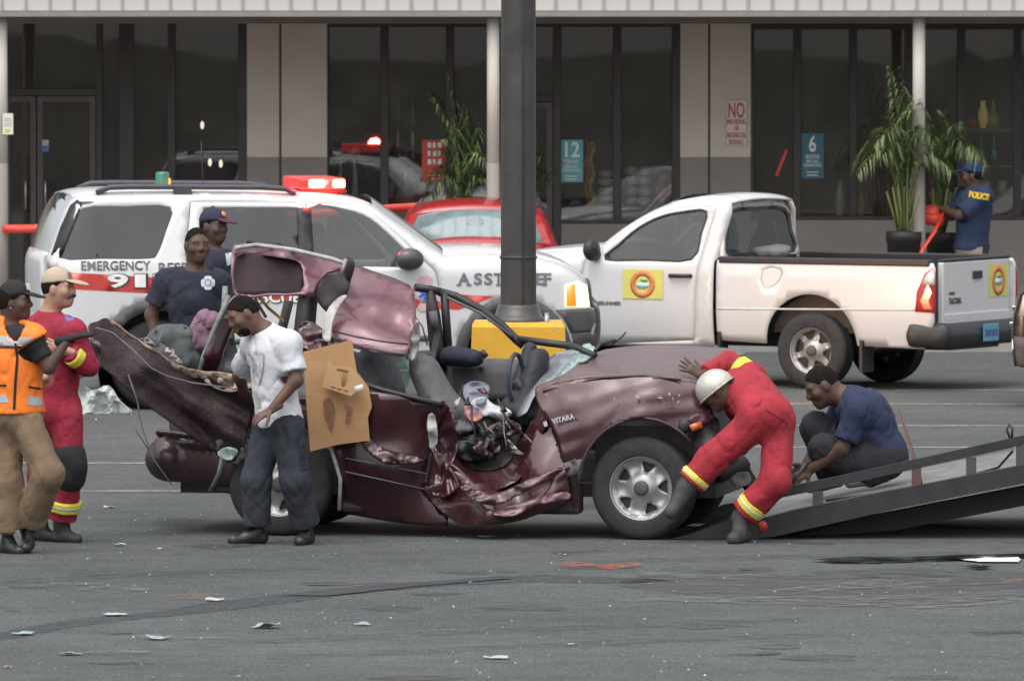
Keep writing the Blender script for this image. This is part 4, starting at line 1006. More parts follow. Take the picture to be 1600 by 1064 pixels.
def emblem(M, w, h):
    MB().box((-w, -h, 0), (w, h, .003), M=M).build('emblem', mat('emblem_yellow', (.62, .58, .13), .5, var=.05), T.root)
    MB().lathe([(h * .56, .0035), (h * .56, .006), (h * .95, .006), (h * .95, .0035)], M, 28).build('emblem', mat('emblem_orange', (.60, .20, .06), .5, var=.25, scale=60), T.root)
    MB().lathe([(0, .007), (h * .42, .0065), (h * .42, .0035)], M @ Matrix.Translation((0, -h * .1, 0)) @ Matrix.Diagonal((1.2, .55, 1, 1)), 20).build('emblem', mat('emblem_aqua', (.42, .58, .6), .5), T.root)
    MB().lathe([(0, .009), (h * .2, .0085), (h * .2, .0035)], M @ Matrix.Translation((h * .1, h * .28, 0)) @ Matrix.Diagonal((1.4, .7, 1, 1)), 14).build('emblem', mat('emblem_green', (.25, .45, .12), .5), T.root)
    for i in range(16):
        a = R(i * 22.5); MB().box((-.006, -.009, .0062), (.006, .009, .0072), M=M @ Matrix.Rotation(a, 4, 'Z') @ Matrix.Translation((0, h * .76, 0))).build('emblem_letter', mat('emblem_ink', (.45, .3, .2), .6), T.root)
x, z = T.tr(1004.5, 444); emblem(T.flankM(x, z, .004), .205, .133)
emblem(rM(-.45, zrail - .19, .017), .20, .145)
hx, hz = T.tr(1063, 431); hp = T.L(hx, hz); MB().tube([hp + Vector((.11, .0, 0)), hp + Vector((.09, .035, 0)), hp + Vector((-.09, .035, 0)), hp + Vector((-.11, .0, 0))], .016, 8, flat=1.2).build('door_handle', M_BLACKP, T.root)
mx, mz = T.tr(936, 390); mp = T.L(mx, mz); s_ = SDF().ell(mp + Vector((.05, .10, 0)), (.07, .11, .105)).cap(mp + Vector((.03, 0, -.06)), mp + Vector((.04, .1, -.06)), .035)
sdf_obj('wing_mirror', s_, M_BLACKP, T.root, .018, (0, 0, 0))
for x, st in ((wx, 'six'), (wf, 'six')):
    for sg in (-1, 1): wheel(T.root, (x, sg * .74, .345), .345, .22, sg, 'six', .60, spin=.3)
    MB().box((x - .45, -.6, .3), (x + .45, .6, .82), bev=.1).build('wheel_housing', M_BLACKP, T.root)
MB().box((xr, -.5, .36), (wf + .5, .5, .5)).build('chassis', M_BLACKP, T.root)
T.panel('sill_trim', [(xg + .05, .345), (wf - RT - .02, .345), (wf - RT - .02, .37), (xg + .05, .37)], M_PLAST, off=.01, thick=.02)
MB().box((xg - .05, .70, .30), (xg - .02, .86, .5)).build('mud_flap', M_BLACKP, T.root); MB().box((wx - .52, .62, .16), (wx - .49, .86, .45)).build('mud_flap', M_BLACKP, T.root)
# cab inside
MB().box((xb + .05, -.75, .5), (wf - .5, .75, .56)).build('cab_floor', M_BLACKP, T.root)
for y in (-.38, .38):
    s_ = SDF().cap((xb + .35, y, .78), (xb + .75, y, .78), .12, flat=((0, 1, 0), 1.7)).cap((xb + .32, y, .85), (xb + .14, y, 1.32), .09, flat=((0, 1, 0), 2)).cap((xb + .12, y, 1.4), (xb + .12, y, 1.48), .06, flat=((0, 1, 0), 1.7)); sdf_obj('seat', s_, M_SEATF, T.root, .04, (0, 0, 0))
dx = T.tr(950, 400)[0]; MB().box((dx - .25, -.72, .85), (dx + .3, .72, 1.10), bev=.06).build('dashboard', M_CABIN, T.root)
sw = [Vector((dx - .33, .38, 1.04)) + Matrix.Rotation(R(25), 3, 'Y') @ Vector((0, .19 * math.cos(R(a)), .19 * math.sin(R(a)))) for a in range(0, 361, 20)]
MB().tube(sw, .017, 8, caps=False).build('steering_wheel', M_BLACKP, T.root); MB().tube([(dx - .15, .38, .98), (dx - .33, .38, 1.04)], .03, 8).build('steering_column', M_BLACKP, T.root)
mzv = T.tr(1040, 345)[1]; MB().box((dx - .55, -.02, mzv - .035), (dx - .52, .22, mzv + .035), bev=.012).build('rear_view_mirror', M_BLACKP, T.root)
lp = T.root.matrix_basis @ Vector((xg - .25, .25, zrail + .05)); s_ = SDF().ell((0, 0, 0), (.16, .10, .07)).ell((.1, .05, .02), (.09, .07, .06)); s_.wr = .02
o = sdf_obj('canvas_bundle', s_, mat('bundle_grey', (.12, .12, .115), .9, var=.3, scale=10), None, .025, (0, 0, 0)); o.location = lp; tag(o, 'crumpled grey canvas bundle lying in the pickup bed behind the cab', 'bundle')

# ---------------------------------------------------------------- red saloon seen from behind
rc = P(742, 380, 90); RCo = Vector((rc.x, 90, 0))
K = Car('red_car', 'red saloon car parked nose to the shops behind the lamp pole', 'car', (742, 500), R(90), .84, 1)
K.o = RCo; K.root.location = RCo; K.rend, K.kend, K.rtop, K.tumble, K.belt = .4, .35, .10, .34, .95
M_REDP = mat('red_car_paint', (.33, .018, .022), .28, coat=.8, var=.05)
zt = lambda py, y: HC - (py - HORIZON) * y / FPX
K2 = [(0, .35), (-.02, .6), (0, zt(397, 90)), (.10, zt(384, 90.1)), (.30, zt(383, 90.3)), (.85, zt(337, 90.9)), (1.2, zt(321, 91.2)), (1.9, zt(320, 91.9)), (2.5, 1.36), (3.2, .98), (4.1, .84), (4.25, .6), (4.2, .3)]
K2 = smooth_poly(K2, 3, False); K.set_outline(K2)
kw = smooth_poly([(.72, .98), (.98, 1.32), (1.3, 1.40), (2.1, 1.40), (2.75, 1.02), (1.7, .97)], 3)
kb = K2 + [(3.75, .25)] + arc(3.4, .3, .36, 0, 180, 12) + [(3.0, .22), (1.15, .22)] + arc(.78, .3, .36, 0, 180, 12) + [(.4, .28)]
K.panel('body_side', kb, M_REDP, [kw]); K.panel('side_window', kw, M_TINT, off=-.006, thick=0)
j = lambda x: min(range(len(K2)), key=lambda i: abs(K2[i][0] - x) + (5 if K2[i][1] < .7 else 0))
M_TEALG = glass_mat('teal_rear_glass', (.2, .28, .3), .05, .5, (.25, .36, .38))
K.ribbon('boot_lid', K2[:j(.30) + 1], M_REDP, .08); K.ribbon('rear_window', K2[j(.30):j(.85) + 1], M_TEALG, .07, thick=0, inset=.04); K.ribbon('roof', K2[j(.85):j(1.95) + 1], M_REDP, .06); K.ribbon('windscreen', K2[j(1.95):j(3.2) + 1], M_TINT, .08, thick=0); K.ribbon('bonnet', K2[j(3.2):], M_REDP, .08)
for sg in (-1, 1):
    for x in (.78, 3.4): wheel(K.root, (x, sg * .72, .3), .3, .2, sg, 'five')
    mb = MB().add([(K2[i][0] - .004, sg * (float(K.W([K2[i]])[0]) - a), K2[i][1] + .006) for i in range(j(.30), j(.85) + 1) for a in (.055, -.01)], [(2 * i, 2 * i + 1, 2 * i + 3, 2 * i + 2) for i in range(j(.85) - j(.30))]); mb.build('window_pillar', M_REDP, K.root)
    MB().box((-.03, sg * .45, .72), (.02, sg * .72, .88), bev=.01).build('tail_light', M_REDL, K.root)
MB().lathe([(.05, .0), (.058, .004), (.066, 0)], face_M((.57, 0, zt(360, 90.57) + .09), (0, -1, 0), (.6, 0, .6)) @ Matrix.Diagonal((1.3, .8, 1, 1)), 20).build('badge', mat('ring_badge', (.2, .25, .25), .4), K.root)
MB().box((.1, -.7, .3), (4.0, .7, .4)).build('floor_pan', M_BLACKP, K.root)

# ---------------------------------------------------------------- dark vehicle nose at the right edge
N = Car('dark_suv', 'dark grey SUV nose with chrome grille just beside the pickup bumper', 'car', (1668, 640), R(180 - 8), .92, 1)
N.rend, N.kend = .35, .45
M_DKP = mat('charcoal_paint', (.02, .02, .022), .35, coat=.4)
nb = N.o; 
fx = N.tr(1581, 520)[0]
no = smooth_poly([(fx - .02, .36), (fx, .62), (fx - .03, .86), (fx - .12, 1.02), (fx - .5, 1.10), (fx - 1.3, 1.16), (fx - 1.95, 1.72), (fx - 2.5, 1.80), (fx - 4.4, 1.78), (fx - 4.75, 1.15), (fx - 4.8, .5), (fx - 4.7, .3)][::-1], 3, False); N.set_outline(no)
wn_x = fx - .85
body = no + [(fx - .2, .34)] + [(wn_x + .44, .34)] + arc(wn_x, .4, .44, 0, 180, 14) + [(wn_x - .44, .28), (wn_x - 2.4, .28)] + arc(wn_x - 2.85, .4, .44, 0, 180, 14)
nw = [(fx - 1.5, 1.17), (fx - 2.05, 1.62), (fx - 4.2, 1.64), (fx - 4.5, 1.17)]
N.panel('body_side', body, M_DKP, [nw]); N.panel('side_window', nw, M_TINT, off=-.006, thick=0); N.ribbon('body_top', no, M_DKP, .06)
for sg in (-1, 1):
    for x in (wn_x, wn_x - 2.85): wheel(N.root, (x, sg * .78, .37), .37, .24, sg, 'six')
N.panel('front_bumper', [(fx - .4, .36), (fx - .03, .36), (fx + .0, .62), (fx - .4, .60)], M_PLAST, off=.02, thick=.05)
N.panel('headlight', [(fx - .32, .80), (fx - .05, .80), (fx - .09, .98), (fx - .32, 1.0)], M_WLENS, off=.01); N.panel('indicator', [(fx - .32, .83), (fx - .2, .83), (fx - .2, .98), (fx - .32, .98)], M_AMBER, off=.015)
MB().box((fx - .0, -.6, .70), (fx + .05, .6, .74), bev=.01).build('grille_bar', M_CHROME, N.root); MB().box((fx - .02, -.6, .84), (fx + .03, .6, .88), bev=.01).build('grille_bar', M_CHROME, N.root)
MB().lathe([(0, .0), (.05, 0), (.055, -.03)], face_M((fx + .02, .62, .55), (0, 1, 0), (0, 0, 1)), 16).build('fog_lamp', mat('fog_lens', (.7, .7, .7), .2, emit=(1, .95, .85), estr=.6), N.root)
# ================================================================ the wrecked car
WY = R(-10); WF = Vector((math.cos(WY), math.sin(WY), 0)); WN = Vector((-math.sin(WY), math.cos(WY), 0))     # forward, near flank -> far flank
WO = ground(435, 837)
WR = thing('wrecked_car', 'crushed maroon SUV with roof cut away and doors torn open', 'wrecked car', WO)
def Q(px, py, v): return on_plane(px, py, WO + WN * v, WN)
def wreck_paint(name, col, rough, scuff, dirt=.25, coat=.55):
    if name in MATS: return MATS[name]
    m = mat(name, col, rough, metal=.25, coat=coat, var=.15, scale=5, rvar=.1); nt = m.node_tree; b = nt.nodes['Principled BSDF']
    src = b.inputs['Base Color'].links[0].from_socket
    tc = nt.nodes.new('ShaderNodeTexCoord'); mp = nt.nodes.new('ShaderNodeMapping'); mp.inputs['Scale'].default_value = (5, 5, 13); mp.inputs['Rotation'].default_value = (0, .5, 0)
    nt.links.new(tc.outputs['Object'], mp.inputs[0])
    nz = nt.nodes.new('ShaderNodeTexNoise'); nz.inputs['Scale'].default_value = 2.2; nz.inputs['Detail'].default_value = 7; nz.inputs['Roughness'].default_value = .75; nt.links.new(mp.outputs[0], nz.inputs['Vector'])
    mr = nt.nodes.new('ShaderNodeMapRange'); mr.inputs['From Min'].default_value = scuff; mr.inputs['From Max'].default_value = scuff + .05; nt.links.new(nz.outputs['Fac'], mr.inputs['Value'])
    mx = nt.nodes.new('ShaderNodeMix'); mx.data_type = 'RGBA'; nt.links.new(mr.outputs[0], mx.inputs['Factor']); nt.links.new(src, mx.inputs['A']); mx.inputs['B'].default_value = (.42, .38, .38, 1)
    d2 = nt.nodes.new('ShaderNodeTexNoise'); d2.inputs['Scale'].default_value = 3; d2.inputs['Detail'].default_value = 6; nt.links.new(tc.outputs['Object'], d2.inputs['Vector'])
    mr2 = nt.nodes.new('ShaderNodeMapRange'); mr2.inputs['From Min'].default_value = .45; mr2.inputs['From Max'].default_value = .8; mr2.inputs['To Max'].default_value = dirt; nt.links.new(d2.outputs['Fac'], mr2.inputs['Value'])
    m2 = nt.nodes.new('ShaderNodeMix'); m2.data_type = 'RGBA'; nt.links.new(mr2.outputs[0], m2.inputs['Factor']); nt.links.new(mx.outputs['Result'], m2.inputs['A']); m2.inputs['B'].default_value = (.16, .13, .125, 1)
    nt.links.new(m2.outputs['Result'], b.inputs['Base Color'])
    mm = nt.nodes.new('ShaderNodeMath'); mm.operation = 'MULTIPLY_ADD'; mm.inputs[1].default_value = -coat; mm.inputs[2].default_value = coat; nt.links.new(mr.outputs[0], mm.inputs[0]); nt.links.new(mm.outputs[0], b.inputs['Coat Weight'])
    return m
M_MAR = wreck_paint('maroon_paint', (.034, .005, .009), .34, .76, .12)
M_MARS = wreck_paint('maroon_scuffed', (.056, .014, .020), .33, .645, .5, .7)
M_MAUVE = wreck_paint('dusty_maroon_sheen', (.125, .045, .062), .34, .70, .45)  # lighter maroon: sky sheen mixed into the base colour, dirt over it
M_HOODP = wreck_paint('maroon_pale', (.135, .085, .085), .55, .66, .4, .15)  # paler and rougher than the other maroon
M_LIN = mat('peeled_skin', (.032, .016, .018), .55, var=.45, scale=26, bump=.35, bscale=70, metal=.1)
M_INNER = mat('bare_inner_metal', (.035, .028, .030), .6, var=.3, scale=9)
M_GREYT = mat('grey_trim', (.115, .112, .115), .85, var=.12, scale=10, bump=.15)
M_BEIGE = mat('torn_lining', (.32, .25, .19), .9, var=.35, scale=18, bump=.5)
M_PALEM = mat('primer_white', (.34, .33, .32), .6, var=.35, scale=14)
M_SGLASS = mat('shattered_glass', (.33, .45, .43), .3, var=.35, scale=30, bump=.9, bscale=120, coat=.4)
M_WIRE = mat('grey_wire', (.17, .18, .18), .7, var=.3, scale=20)
def tps(ctrl):
    A = np.array(ctrl, float); X = A[:, :2] / 100; n = len(X)
    U = lambda r: np.where(r > 0, r * r * np.log(np.maximum(r, 1e-9)), 0)
    K_ = U(np.linalg.norm(X[:, None] - X[None], axis=-1)) + np.eye(n) * 1e-4; Pm = np.c_[np.ones(n), X]
    L = np.zeros((n + 3, n + 3)); L[:n, :n] = K_; L[:n, n:] = Pm; L[n:, :n] = Pm.T
    w = np.linalg.solve(L + np.eye(n + 3) * 1e-9, np.r_[A[:, 2], 0, 0, 0])
    return lambda q: U(np.linalg.norm(q[:, None] / 100 - X[None], axis=-1)) @ w[:n] + np.c_[np.ones(len(q)), q / 100] @ w[n:]
def sheet(name, out, ctrl, m, parent=None, amp=.0, wl=60., ridge=True, step=9, thick=.006, holes=(), smooth=3, seed=0, origin=None, stretch=(1, 1), rot=0, pl=None, jag=0, fold=None, flat=False):
    """panel traced in the photo, pushed to its own depth v (metres behind the near flank), dented by noise"""
    out = smooth_poly(out, smooth) if smooth > 1 else list(out)
    if jag: rs = np.random.RandomState(seed + 1); out = [(x + rs.uniform(-jag, jag), y + rs.uniform(-jag, jag)) for x, y in out]
    V, T = cdt(out, step, [smooth_poly(h, 2) for h in holes])
    f = tps(ctrl) if len(ctrl) > 2 else (lambda q: np.full(len(q), ctrl[0][2]))
    v = f(V)
    if amp:
        c, s_ = math.cos(R(rot)), math.sin(R(rot)); U2 = np.c_[(V[:, 0] * c + V[:, 1] * s_) / wl * stretch[0], (-V[:, 0] * s_ + V[:, 1] * c) / wl * stretch[1], np.full(len(V), seed * 3.7)]
        n1 = vnoise(U2, 1.0); n2 = vnoise(U2 + 9, 2.1)
        v = v + amp * ((1 - 2.4 * np.abs(n1)) if ridge else n1) + amp * .4 * n2
    if fold:                                   # sharp zigzag creases
        for k_, (fa, fw, fr) in enumerate(fold):
            c, s_ = math.cos(R(fr)), math.sin(R(fr)); q_ = np.c_[V / (fw * 2.2), np.full(len(V), seed + 5.3 * k_)]
            u_ = (V[:, 0] * c + V[:, 1] * s_) / fw + 1.1 * vnoise(q_, 1.0); v = v + fa * (2 * np.abs(2 * (u_ - np.floor(u_)) - 1) - 1) * (.4 + .6 * np.abs(vnoise(q_ + 4, 1.3)))
    W3 = np.array([Q(V[i, 0], V[i, 1], v[i]) for i in range(len(V))])
    return mesh_tris(name, W3, T, m, parent or WR, origin if origin is not None else WO, thick, not flat, (0, -1, 0))
def wtube(name, pts, r, m, parent=None, n=7, flat=None):
    return MB(WO).tube([Q(*p) for p in pts], r, n, flat=flat).build(name, m, parent or WR)

# wheels
for u, ang in ((435, .4), (1003, .25)):
    for v, far in ((.11, 0), (1.48, 1)):
        c = Q(u, 757, 0) + WN * v; c.z = .345
        o = wheel(WR, c - WO, .345, .23, -1 if not far else 1, 'five', .62, spin=ang)
        o.rotation_euler = (0, ang, WY + (R(-4) if u > 800 else 0))
# floor pan, sills, dark structure inside
def wbox(name, px0, px1, v0, v1, z0, z1, m, bev=0):
    a = Q(px0, 700, 0); b = Q(px1, 700, 0); L = (b - a).length; a.z = 0
    Mx = Matrix.Translation(a) @ Matrix.Rotation(WY, 4, 'Z')
    return MB(WO).box((0, v0, z0), (L, v1, z1), M=Mx, bev=bev).build(name, m, WR)
wbox('floor_pan', 270, 1110, .25, 1.55, .27, .36, M_INNER)
wbox('sill', 530, 905, .06, .2, .16, .34, M_INNER, .03); wbox('far_flank', 300, 1100, 1.55, 1.62, .25, .85, M_MAR)
wbox('wheel_housing', 352, 520, .26, 1.3, .3, .78, M_INNER, .05); wbox('wheel_housing', 918, 1090, .26, 1.3, .3, .80, M_INNER, .05)
wbox('engine_block', 930, 1100, .3, 1.3, .45, .95, M_INNER, .06); wbox('transmission_tunnel', 600, 930, .7, .95, .3, .55, M_GREYT, .05)
# rear bumper
s_ = SDF(); cpt = lambda px, py, v: np.array(Q(px, py, v))
s_.cap(cpt(262, 716, .10), cpt(352, 730, .04), .155, .13, k=.05, flat=(tuple(WN), .45)).cap(cpt(262, 716, .10), cpt(262, 712, 1.5), .13, .13, k=.05)
for py in (675, 688): s_.cap(cpt(248, py, .07), cpt(335, py + 10, .0), .024, k=.012).cap(cpt(248, py, .07), cpt(248, py, 1.5), .024, k=.012)
sdf_obj('rear_bumper', s_, wreck_paint('bumper_maroon', (.035, .012, .015), .45, .78), WR, .018, WO)
sheet('bumper_corner', [(352, 735), (392, 742), (395, 772), (362, 772), (330, 760)], [(352, 735, .05), (392, 742, .02), (362, 772, .05)], M_INNER)
# rear quarter and rear door still in place
quarter = [(486, 655), (530, 625), (575, 612), (632, 620), (688, 632), (697, 648), (676, 690), (668, 725), (664, 768), (688, 792), (700, 822), (620, 816), (560, 806), (531, 796), (535, 752), (522, 706), (502, 682), (492, 676)]
sheet('rear_door', quarter, [(500, 650, .02), (600, 650, -.06), (690, 640, .06), (540, 740, -.04), (620, 730, -.05), (668, 740, .08), (550, 800, .10), (690, 815, .05), (600, 690, -.015)], M_MAR, amp=.006, wl=80, ridge=False, smooth=2)
sheet('rear_quarter', [(330, 640), (400, 610), (486, 640), (492, 676), (470, 664), (436, 658), (400, 663), (368, 685), (350, 712), (336, 700)], [(330, 640, .05), (486, 640, .02), (350, 712, .04), (436, 658, 0)], M_MAR, smooth=2)
wtube('arch_lip', [(497, 680, -.015), (518, 702, -.02), (532, 748, -.02), (530, 797, .0)], .014, M_PALEM)
wtube('side_moulding', [(540, 716, -.06), (600, 727, -.07), (666, 740, .02)], .011, M_GREYT, flat=.5); wtube('side_moulding', [(540, 737, -.055), (600, 750, -.065), (664, 764, .03)], .011, M_GREYT, flat=.5)
wtube('window_seal', [(553, 596, 0), (600, 610, -.03), (650, 622, -.02), (694, 634, .02)], .017, M_BLACKP)
sheet('buckled_strip', [(556, 662), (600, 700), (655, 712), (662, 722), (600, 722), (565, 695)], [(556, 662, -.05), (662, 715, -.07), (600, 710, -.10)], M_MAR, amp=.02, wl=40, step=5, fold=[(.02, 18, 60)])
# torn edge of the door opening
sheet('torn_edge', [(676, 640), (694, 628), (706, 648), (716, 690), (704, 730), (716, 760), (694, 776), (668, 762), (674, 712)], [(676, 640, .10), (706, 648, -.02), (716, 690, .0), (694, 776, -.08), (674, 712, .12)], M_MARS, amp=.05, wl=28, step=3.5, seed=3, jag=2, fold=[(.05, 22, 10)])
sheet('torn_edge', [(668, 655), (680, 650), (684, 690), (672, 700)], [(668, 655, -.07)], M_PALEM, amp=.03, wl=14, step=4, jag=2)
# crushed front door
sheet('crushed_door', [(664, 768), (690, 752), (712, 735), (742, 752), (790, 742), (822, 712), (840, 664), (852, 650), (866, 676), (884, 740), (889, 782), (850, 800), (800, 816), (735, 820), (700, 808)],
      [(664, 768, .0), (700, 745, .06), (745, 775, -.20), (790, 745, .12), (845, 655, .10), (885, 760, -.05), (800, 812, -.02), (720, 815, -.06), (830, 730, .0), (850, 790, -.10), (770, 800, -.24)], M_MARS, amp=.022, wl=56, step=3.6, seed=2, rot=-24, stretch=(.5, 1.9), fold=[(.085, 92, 66), (.014, 60, 15)])
sheet('crushed_door', [(692, 690), (716, 700), (736, 735), (790, 730), (812, 690), (848, 632), (856, 650), (836, 706), (806, 752), (745, 770), (706, 752)], [(692, 690, .25), (736, 735, .18), (800, 712, .30), (852, 640, .08), (806, 752, .02), (745, 770, -.05)], M_MARS, amp=.03, wl=40, step=3.6, seed=5, rot=30, stretch=(.6, 1.5), fold=[(.06, 60, 120), (.012, 50, 40)])
sheet('door_lining', [(716, 690), (742, 650), (800, 640), (826, 640), (812, 690), (788, 728), (738, 732)], [(716, 690, .5), (800, 640, .7), (788, 728, .3), (738, 732, .35)], M_INNER, amp=.05, wl=40, step=7, seed=6)
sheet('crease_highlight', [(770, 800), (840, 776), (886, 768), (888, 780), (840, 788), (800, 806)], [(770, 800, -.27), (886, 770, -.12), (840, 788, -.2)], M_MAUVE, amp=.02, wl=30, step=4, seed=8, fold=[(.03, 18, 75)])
sheet('door_trim_fold', [(722, 752), (770, 772), (840, 742), (884, 728), (886, 740), (836, 760), (772, 790), (728, 772)], [(722, 752, -.18), (770, 775, -.27), (884, 735, -.08), (772, 790, -.28)], M_MARS, amp=.02, wl=36, step=4, seed=9, rot=-20, stretch=(.5, 1.6), fold=[(.035, 15, 72)])
# front wing
wing = [(836, 606), (868, 600), (905, 592), (960, 588), (1020, 588), (1062, 594), (1094, 600), (1104, 622), (1112, 645), (1098, 662), (1086, 672)] + [(1003 + 98 * math.cos(R(a)), 757 - 103 * math.sin(R(a))) for a in (45, 60, 75, 90, 105, 120, 135, 150, 165, 180)] + [(905, 778), (908, 792), (896, 796), (888, 745), (872, 690), (856, 655), (842, 634)]
sheet('front_wing', wing, [(836, 606, .06), (960, 588, .07), (1094, 600, .12), (850, 640, .0), (900, 650, -.035), (1003, 630, -.045), (1104, 640, .08), (890, 740, -.03), (905, 790, .05), (960, 680, -.06)], M_MARS, amp=.010, wl=55, smooth=2, step=5, seed=4, fold=[(.010, 60, 15), (.007, 38, 70)])
for p in ([(868, 726), (912, 716), (910, 738), (872, 748)],): sheet('wing_moulding', p, [(868, 726, -.05), (912, 716, -.06), (872, 748, -.05)], M_GREYT, smooth=1)
lip = [(1003 + 99 * math.cos(R(a)), 757 - 104 * math.sin(R(a)), -.055) for a in range(40, 186, 12)]; wtube('arch_lip', lip, .012, M_INNER)
wtube('shut_line', [(848, 612, .05), (940, 590, .055), (1005, 587, .06), (1064, 594, .07)], .008, M_BLACKP)
# bonnet
sheet('bonnet', [(838, 604), (880, 585), (915, 560), (945, 546), (1010, 539), (1080, 540), (1166, 547), (1152, 558), (1118, 578), (1094, 600), (1062, 593), (1000, 586), (920, 589), (868, 598)],
      [(838, 604, .08), (915, 560, .8), (945, 546, 1.25), (1010, 539, 1.42), (1080, 540, 1.42), (1166, 547, 1.42), (1152, 558, 1.1), (1094, 600, .14), (1000, 586, .09), (920, 589, .08), (1060, 565, .7), (980, 565, .7)], M_HOODP, amp=.05, wl=90, smooth=2, step=6, seed=11, rot=14, stretch=(.5, 1.5), fold=[(.05, 85, 75)])
# broken windscreen remains
sheet('windscreen_remains', [(846, 606), (872, 584), (900, 558), (914, 538), (930, 542), (926, 556), (904, 568), (880, 592), (862, 606)], [(846, 606, .15), (900, 558, .8), (926, 545, 1.0), (880, 592, .3)], M_SGLASS, amp=.06, wl=16, step=5, seed=12, jag=2)
sheet('windscreen_remains', [(806, 648), (826, 610), (845, 575), (868, 552), (912, 545), (896, 562), (862, 594), (836, 616), (822, 644)], [(806, 648, .35), (845, 575, .9), (912, 545, 1.3), (862, 594, .4), (822, 644, .2)], mat('screen_film', (.20, .225, .24), .3, var=.15, coat=.5), amp=.04, wl=40, step=6, seed=13)
wtube('wiper_arm', [(930, 548, .9), (938, 538, 1.0), (962, 532, 1.05)], .012, M_BLACKP); wtube('wiper_arm', [(955, 540, 1.0), (970, 528, 1.0), (978, 519, 1.0)], .006, M_BLACKP)
wtube('screen_frame', [(894, 541, 1.0), (906, 545, .9), (930, 556, .8)], .022, M_BLACKP)
# far door with its window frame
sheet('far_door_panel', [(692, 562), (760, 560), (846, 566), (838, 600), (836, 640), (712, 640), (700, 600)], [(692, 562, 1.45), (846, 566, 1.45), (712, 640, 1.40)], M_GREYT, amp=.01, smooth=2, thick=.03)
sheet('far_door_pocket', [(704, 572), (834, 576), (826, 622), (716, 626)], [(704, 572, 1.42), (834, 576, 1.42), (716, 626, 1.37)], mat('grey_trim_dark', (.075, .073, .076), .9, var=.15, scale=14), smooth=1, thick=.01)
wtube('door_frame', [(648, 449, 1.35), (672, 452, 1.4), (688, 456, 1.42)], .028, M_BLACKP); wtube('door_frame', [(672, 452, 1.4), (676, 490, 1.42), (682, 540, 1.45), (690, 580, 1.46)], [.028, .05, .055, .05], M_INNER)
wtube('latch_plate', [(676, 486, 1.34), (680, 512, 1.34)], .03, M_GREYT)
wtube('door_frame', [(694, 458, 1.45), (697, 500, 1.46), (702, 566, 1.47)], .03, M_BLACKP)
wtube('windscreen_pillar', [(686, 456, 1.5), (712, 463, 1.5), (752, 484, 1.5), (784, 508, 1.5), (808, 532, 1.5), (818, 540, 1.5)], .030, M_BLACKP, n=9)
wtube('windscreen_pillar', [(688, 460, 1.44), (752, 490, 1.44), (800, 526, 1.44)], .010, M_GREYT)
wtube('dash_rail', [(808, 530, 1.5), (840, 534, 1.45), (896, 541, 1.3)], .026, M_BLACKP)
wtube('torn_strap', [(648, 494, .9), (660, 510, .9), (668, 540, .9)], .014, mat('frayed_tan', (.22, .15, .09), .9, var=.3), flat=.4); wtube('torn_wire', [(645, 535, .6), (652, 570, .6), (654, 612, .4)], .005, mat('orange_wire', (.3, .12, .04), .7))
# seats, steering, loose cabin trim
def blob(name, caps, m, h=.022, wr=0, label=None):
    s2 = SDF(); s2.wr = wr; s2.wsc = 14
    for (a, b, ra, rb, fl) in caps: s2.cap(Q(*a), Q(*b), ra, rb, k=.05, flat=(tuple(WN), fl) if fl else None)
    return sdf_obj(name, s2, m, WR, h, WO)
blob('seat', [((664, 580, .55), (694, 640, .50), .10, .12, 2.0), ((694, 640, .5), (760, 660, .5), .10, .09, 2.0), ((655, 565, .55), (660, 575, .55), .06, .07, 1.6)], M_SEATF, wr=.008)
blob('seat', [((588, 560, .9), (600, 610, .9), .11, .13, 3.0), ((545, 565, .9), (548, 600, .9), .08, .1, 2.0)], M_SEATF, wr=.008)
blob('seat', [((704, 556, 1.3), (742, 560, 1.3), .07, .06, 1.6)], mat('navy_cover', (.018, .022, .04), .9, var=.2), wr=.01)
sheet('window_glass', [(570, 545), (634, 558), (636, 606), (600, 610), (574, 600)], [(570, 545, 1.3), (634, 558, 1.3), (574, 600, 1.25)], glass_mat('crazed_glass', (.3, .4, .38), .2, .5, (.20, .29, .27)), amp=.01, wl=12, thick=0)
blob('dashboard', [((842, 560, .8), (822, 640, .7), .07, .11, 2.4), ((800, 636, .6), (830, 650, .5), .08, .08, 2), ((830, 545, 1.1), (815, 600, 1.0), .05, .07, 1.5)], mat('dash_black', (.022, .024, .03), .7, var=.25), wr=.015)
sw_c = Q(806, 592, .55); sw_p = [sw_c + Vector((.10 * math.cos(R(a)) * .5, .18 * math.cos(R(a)) * .6, .17 * math.sin(R(a)))) for a in range(0, 361, 24)]
MB(WO).tube(sw_p, .016, 8, caps=False).build('steering_wheel', mat('wheel_navy', (.03, .04, .06), .5), WR); wtube('steering_column', [(806, 594, .55), (826, 625, .6)], .03, M_BLACKP)
wtube('lever', [(752, 548, 1.2), (760, 558, 1.2)], .02, M_BLACKP)
sheet('airbag_cloth', [(724, 604), (740, 596), (764, 602), (762, 622), (748, 632), (728, 626)], [(724, 604, .5), (764, 602, .55), (740, 632, .35)], mat('bag_grey_blue', (.17, .19, .24), .85), amp=.06, wl=18, step=4, seed=20)
sheet('torn_padding', [(736, 628), (756, 620), (772, 632), (790, 636), (800, 648), (784, 656), (764, 650), (744, 648)], [(736, 628, .35), (790, 636, .4), (764, 655, .25)], mat('padding_white', (.45, .47, .48), .8, var=.15), amp=.07, wl=14, step=4, seed=21)
sheet('torn_wrapper', [(726, 634), (748, 638), (754, 652), (738, 658), (726, 646)], [(726, 634, .28), (748, 638, .3), (738, 658, .2)], mat('wrapper_blue_orange', (.05, .11, .30), .4, var=.3, scale=11, vcol2=(.45, .16, .08)), amp=.03, wl=14, step=4, seed=22)
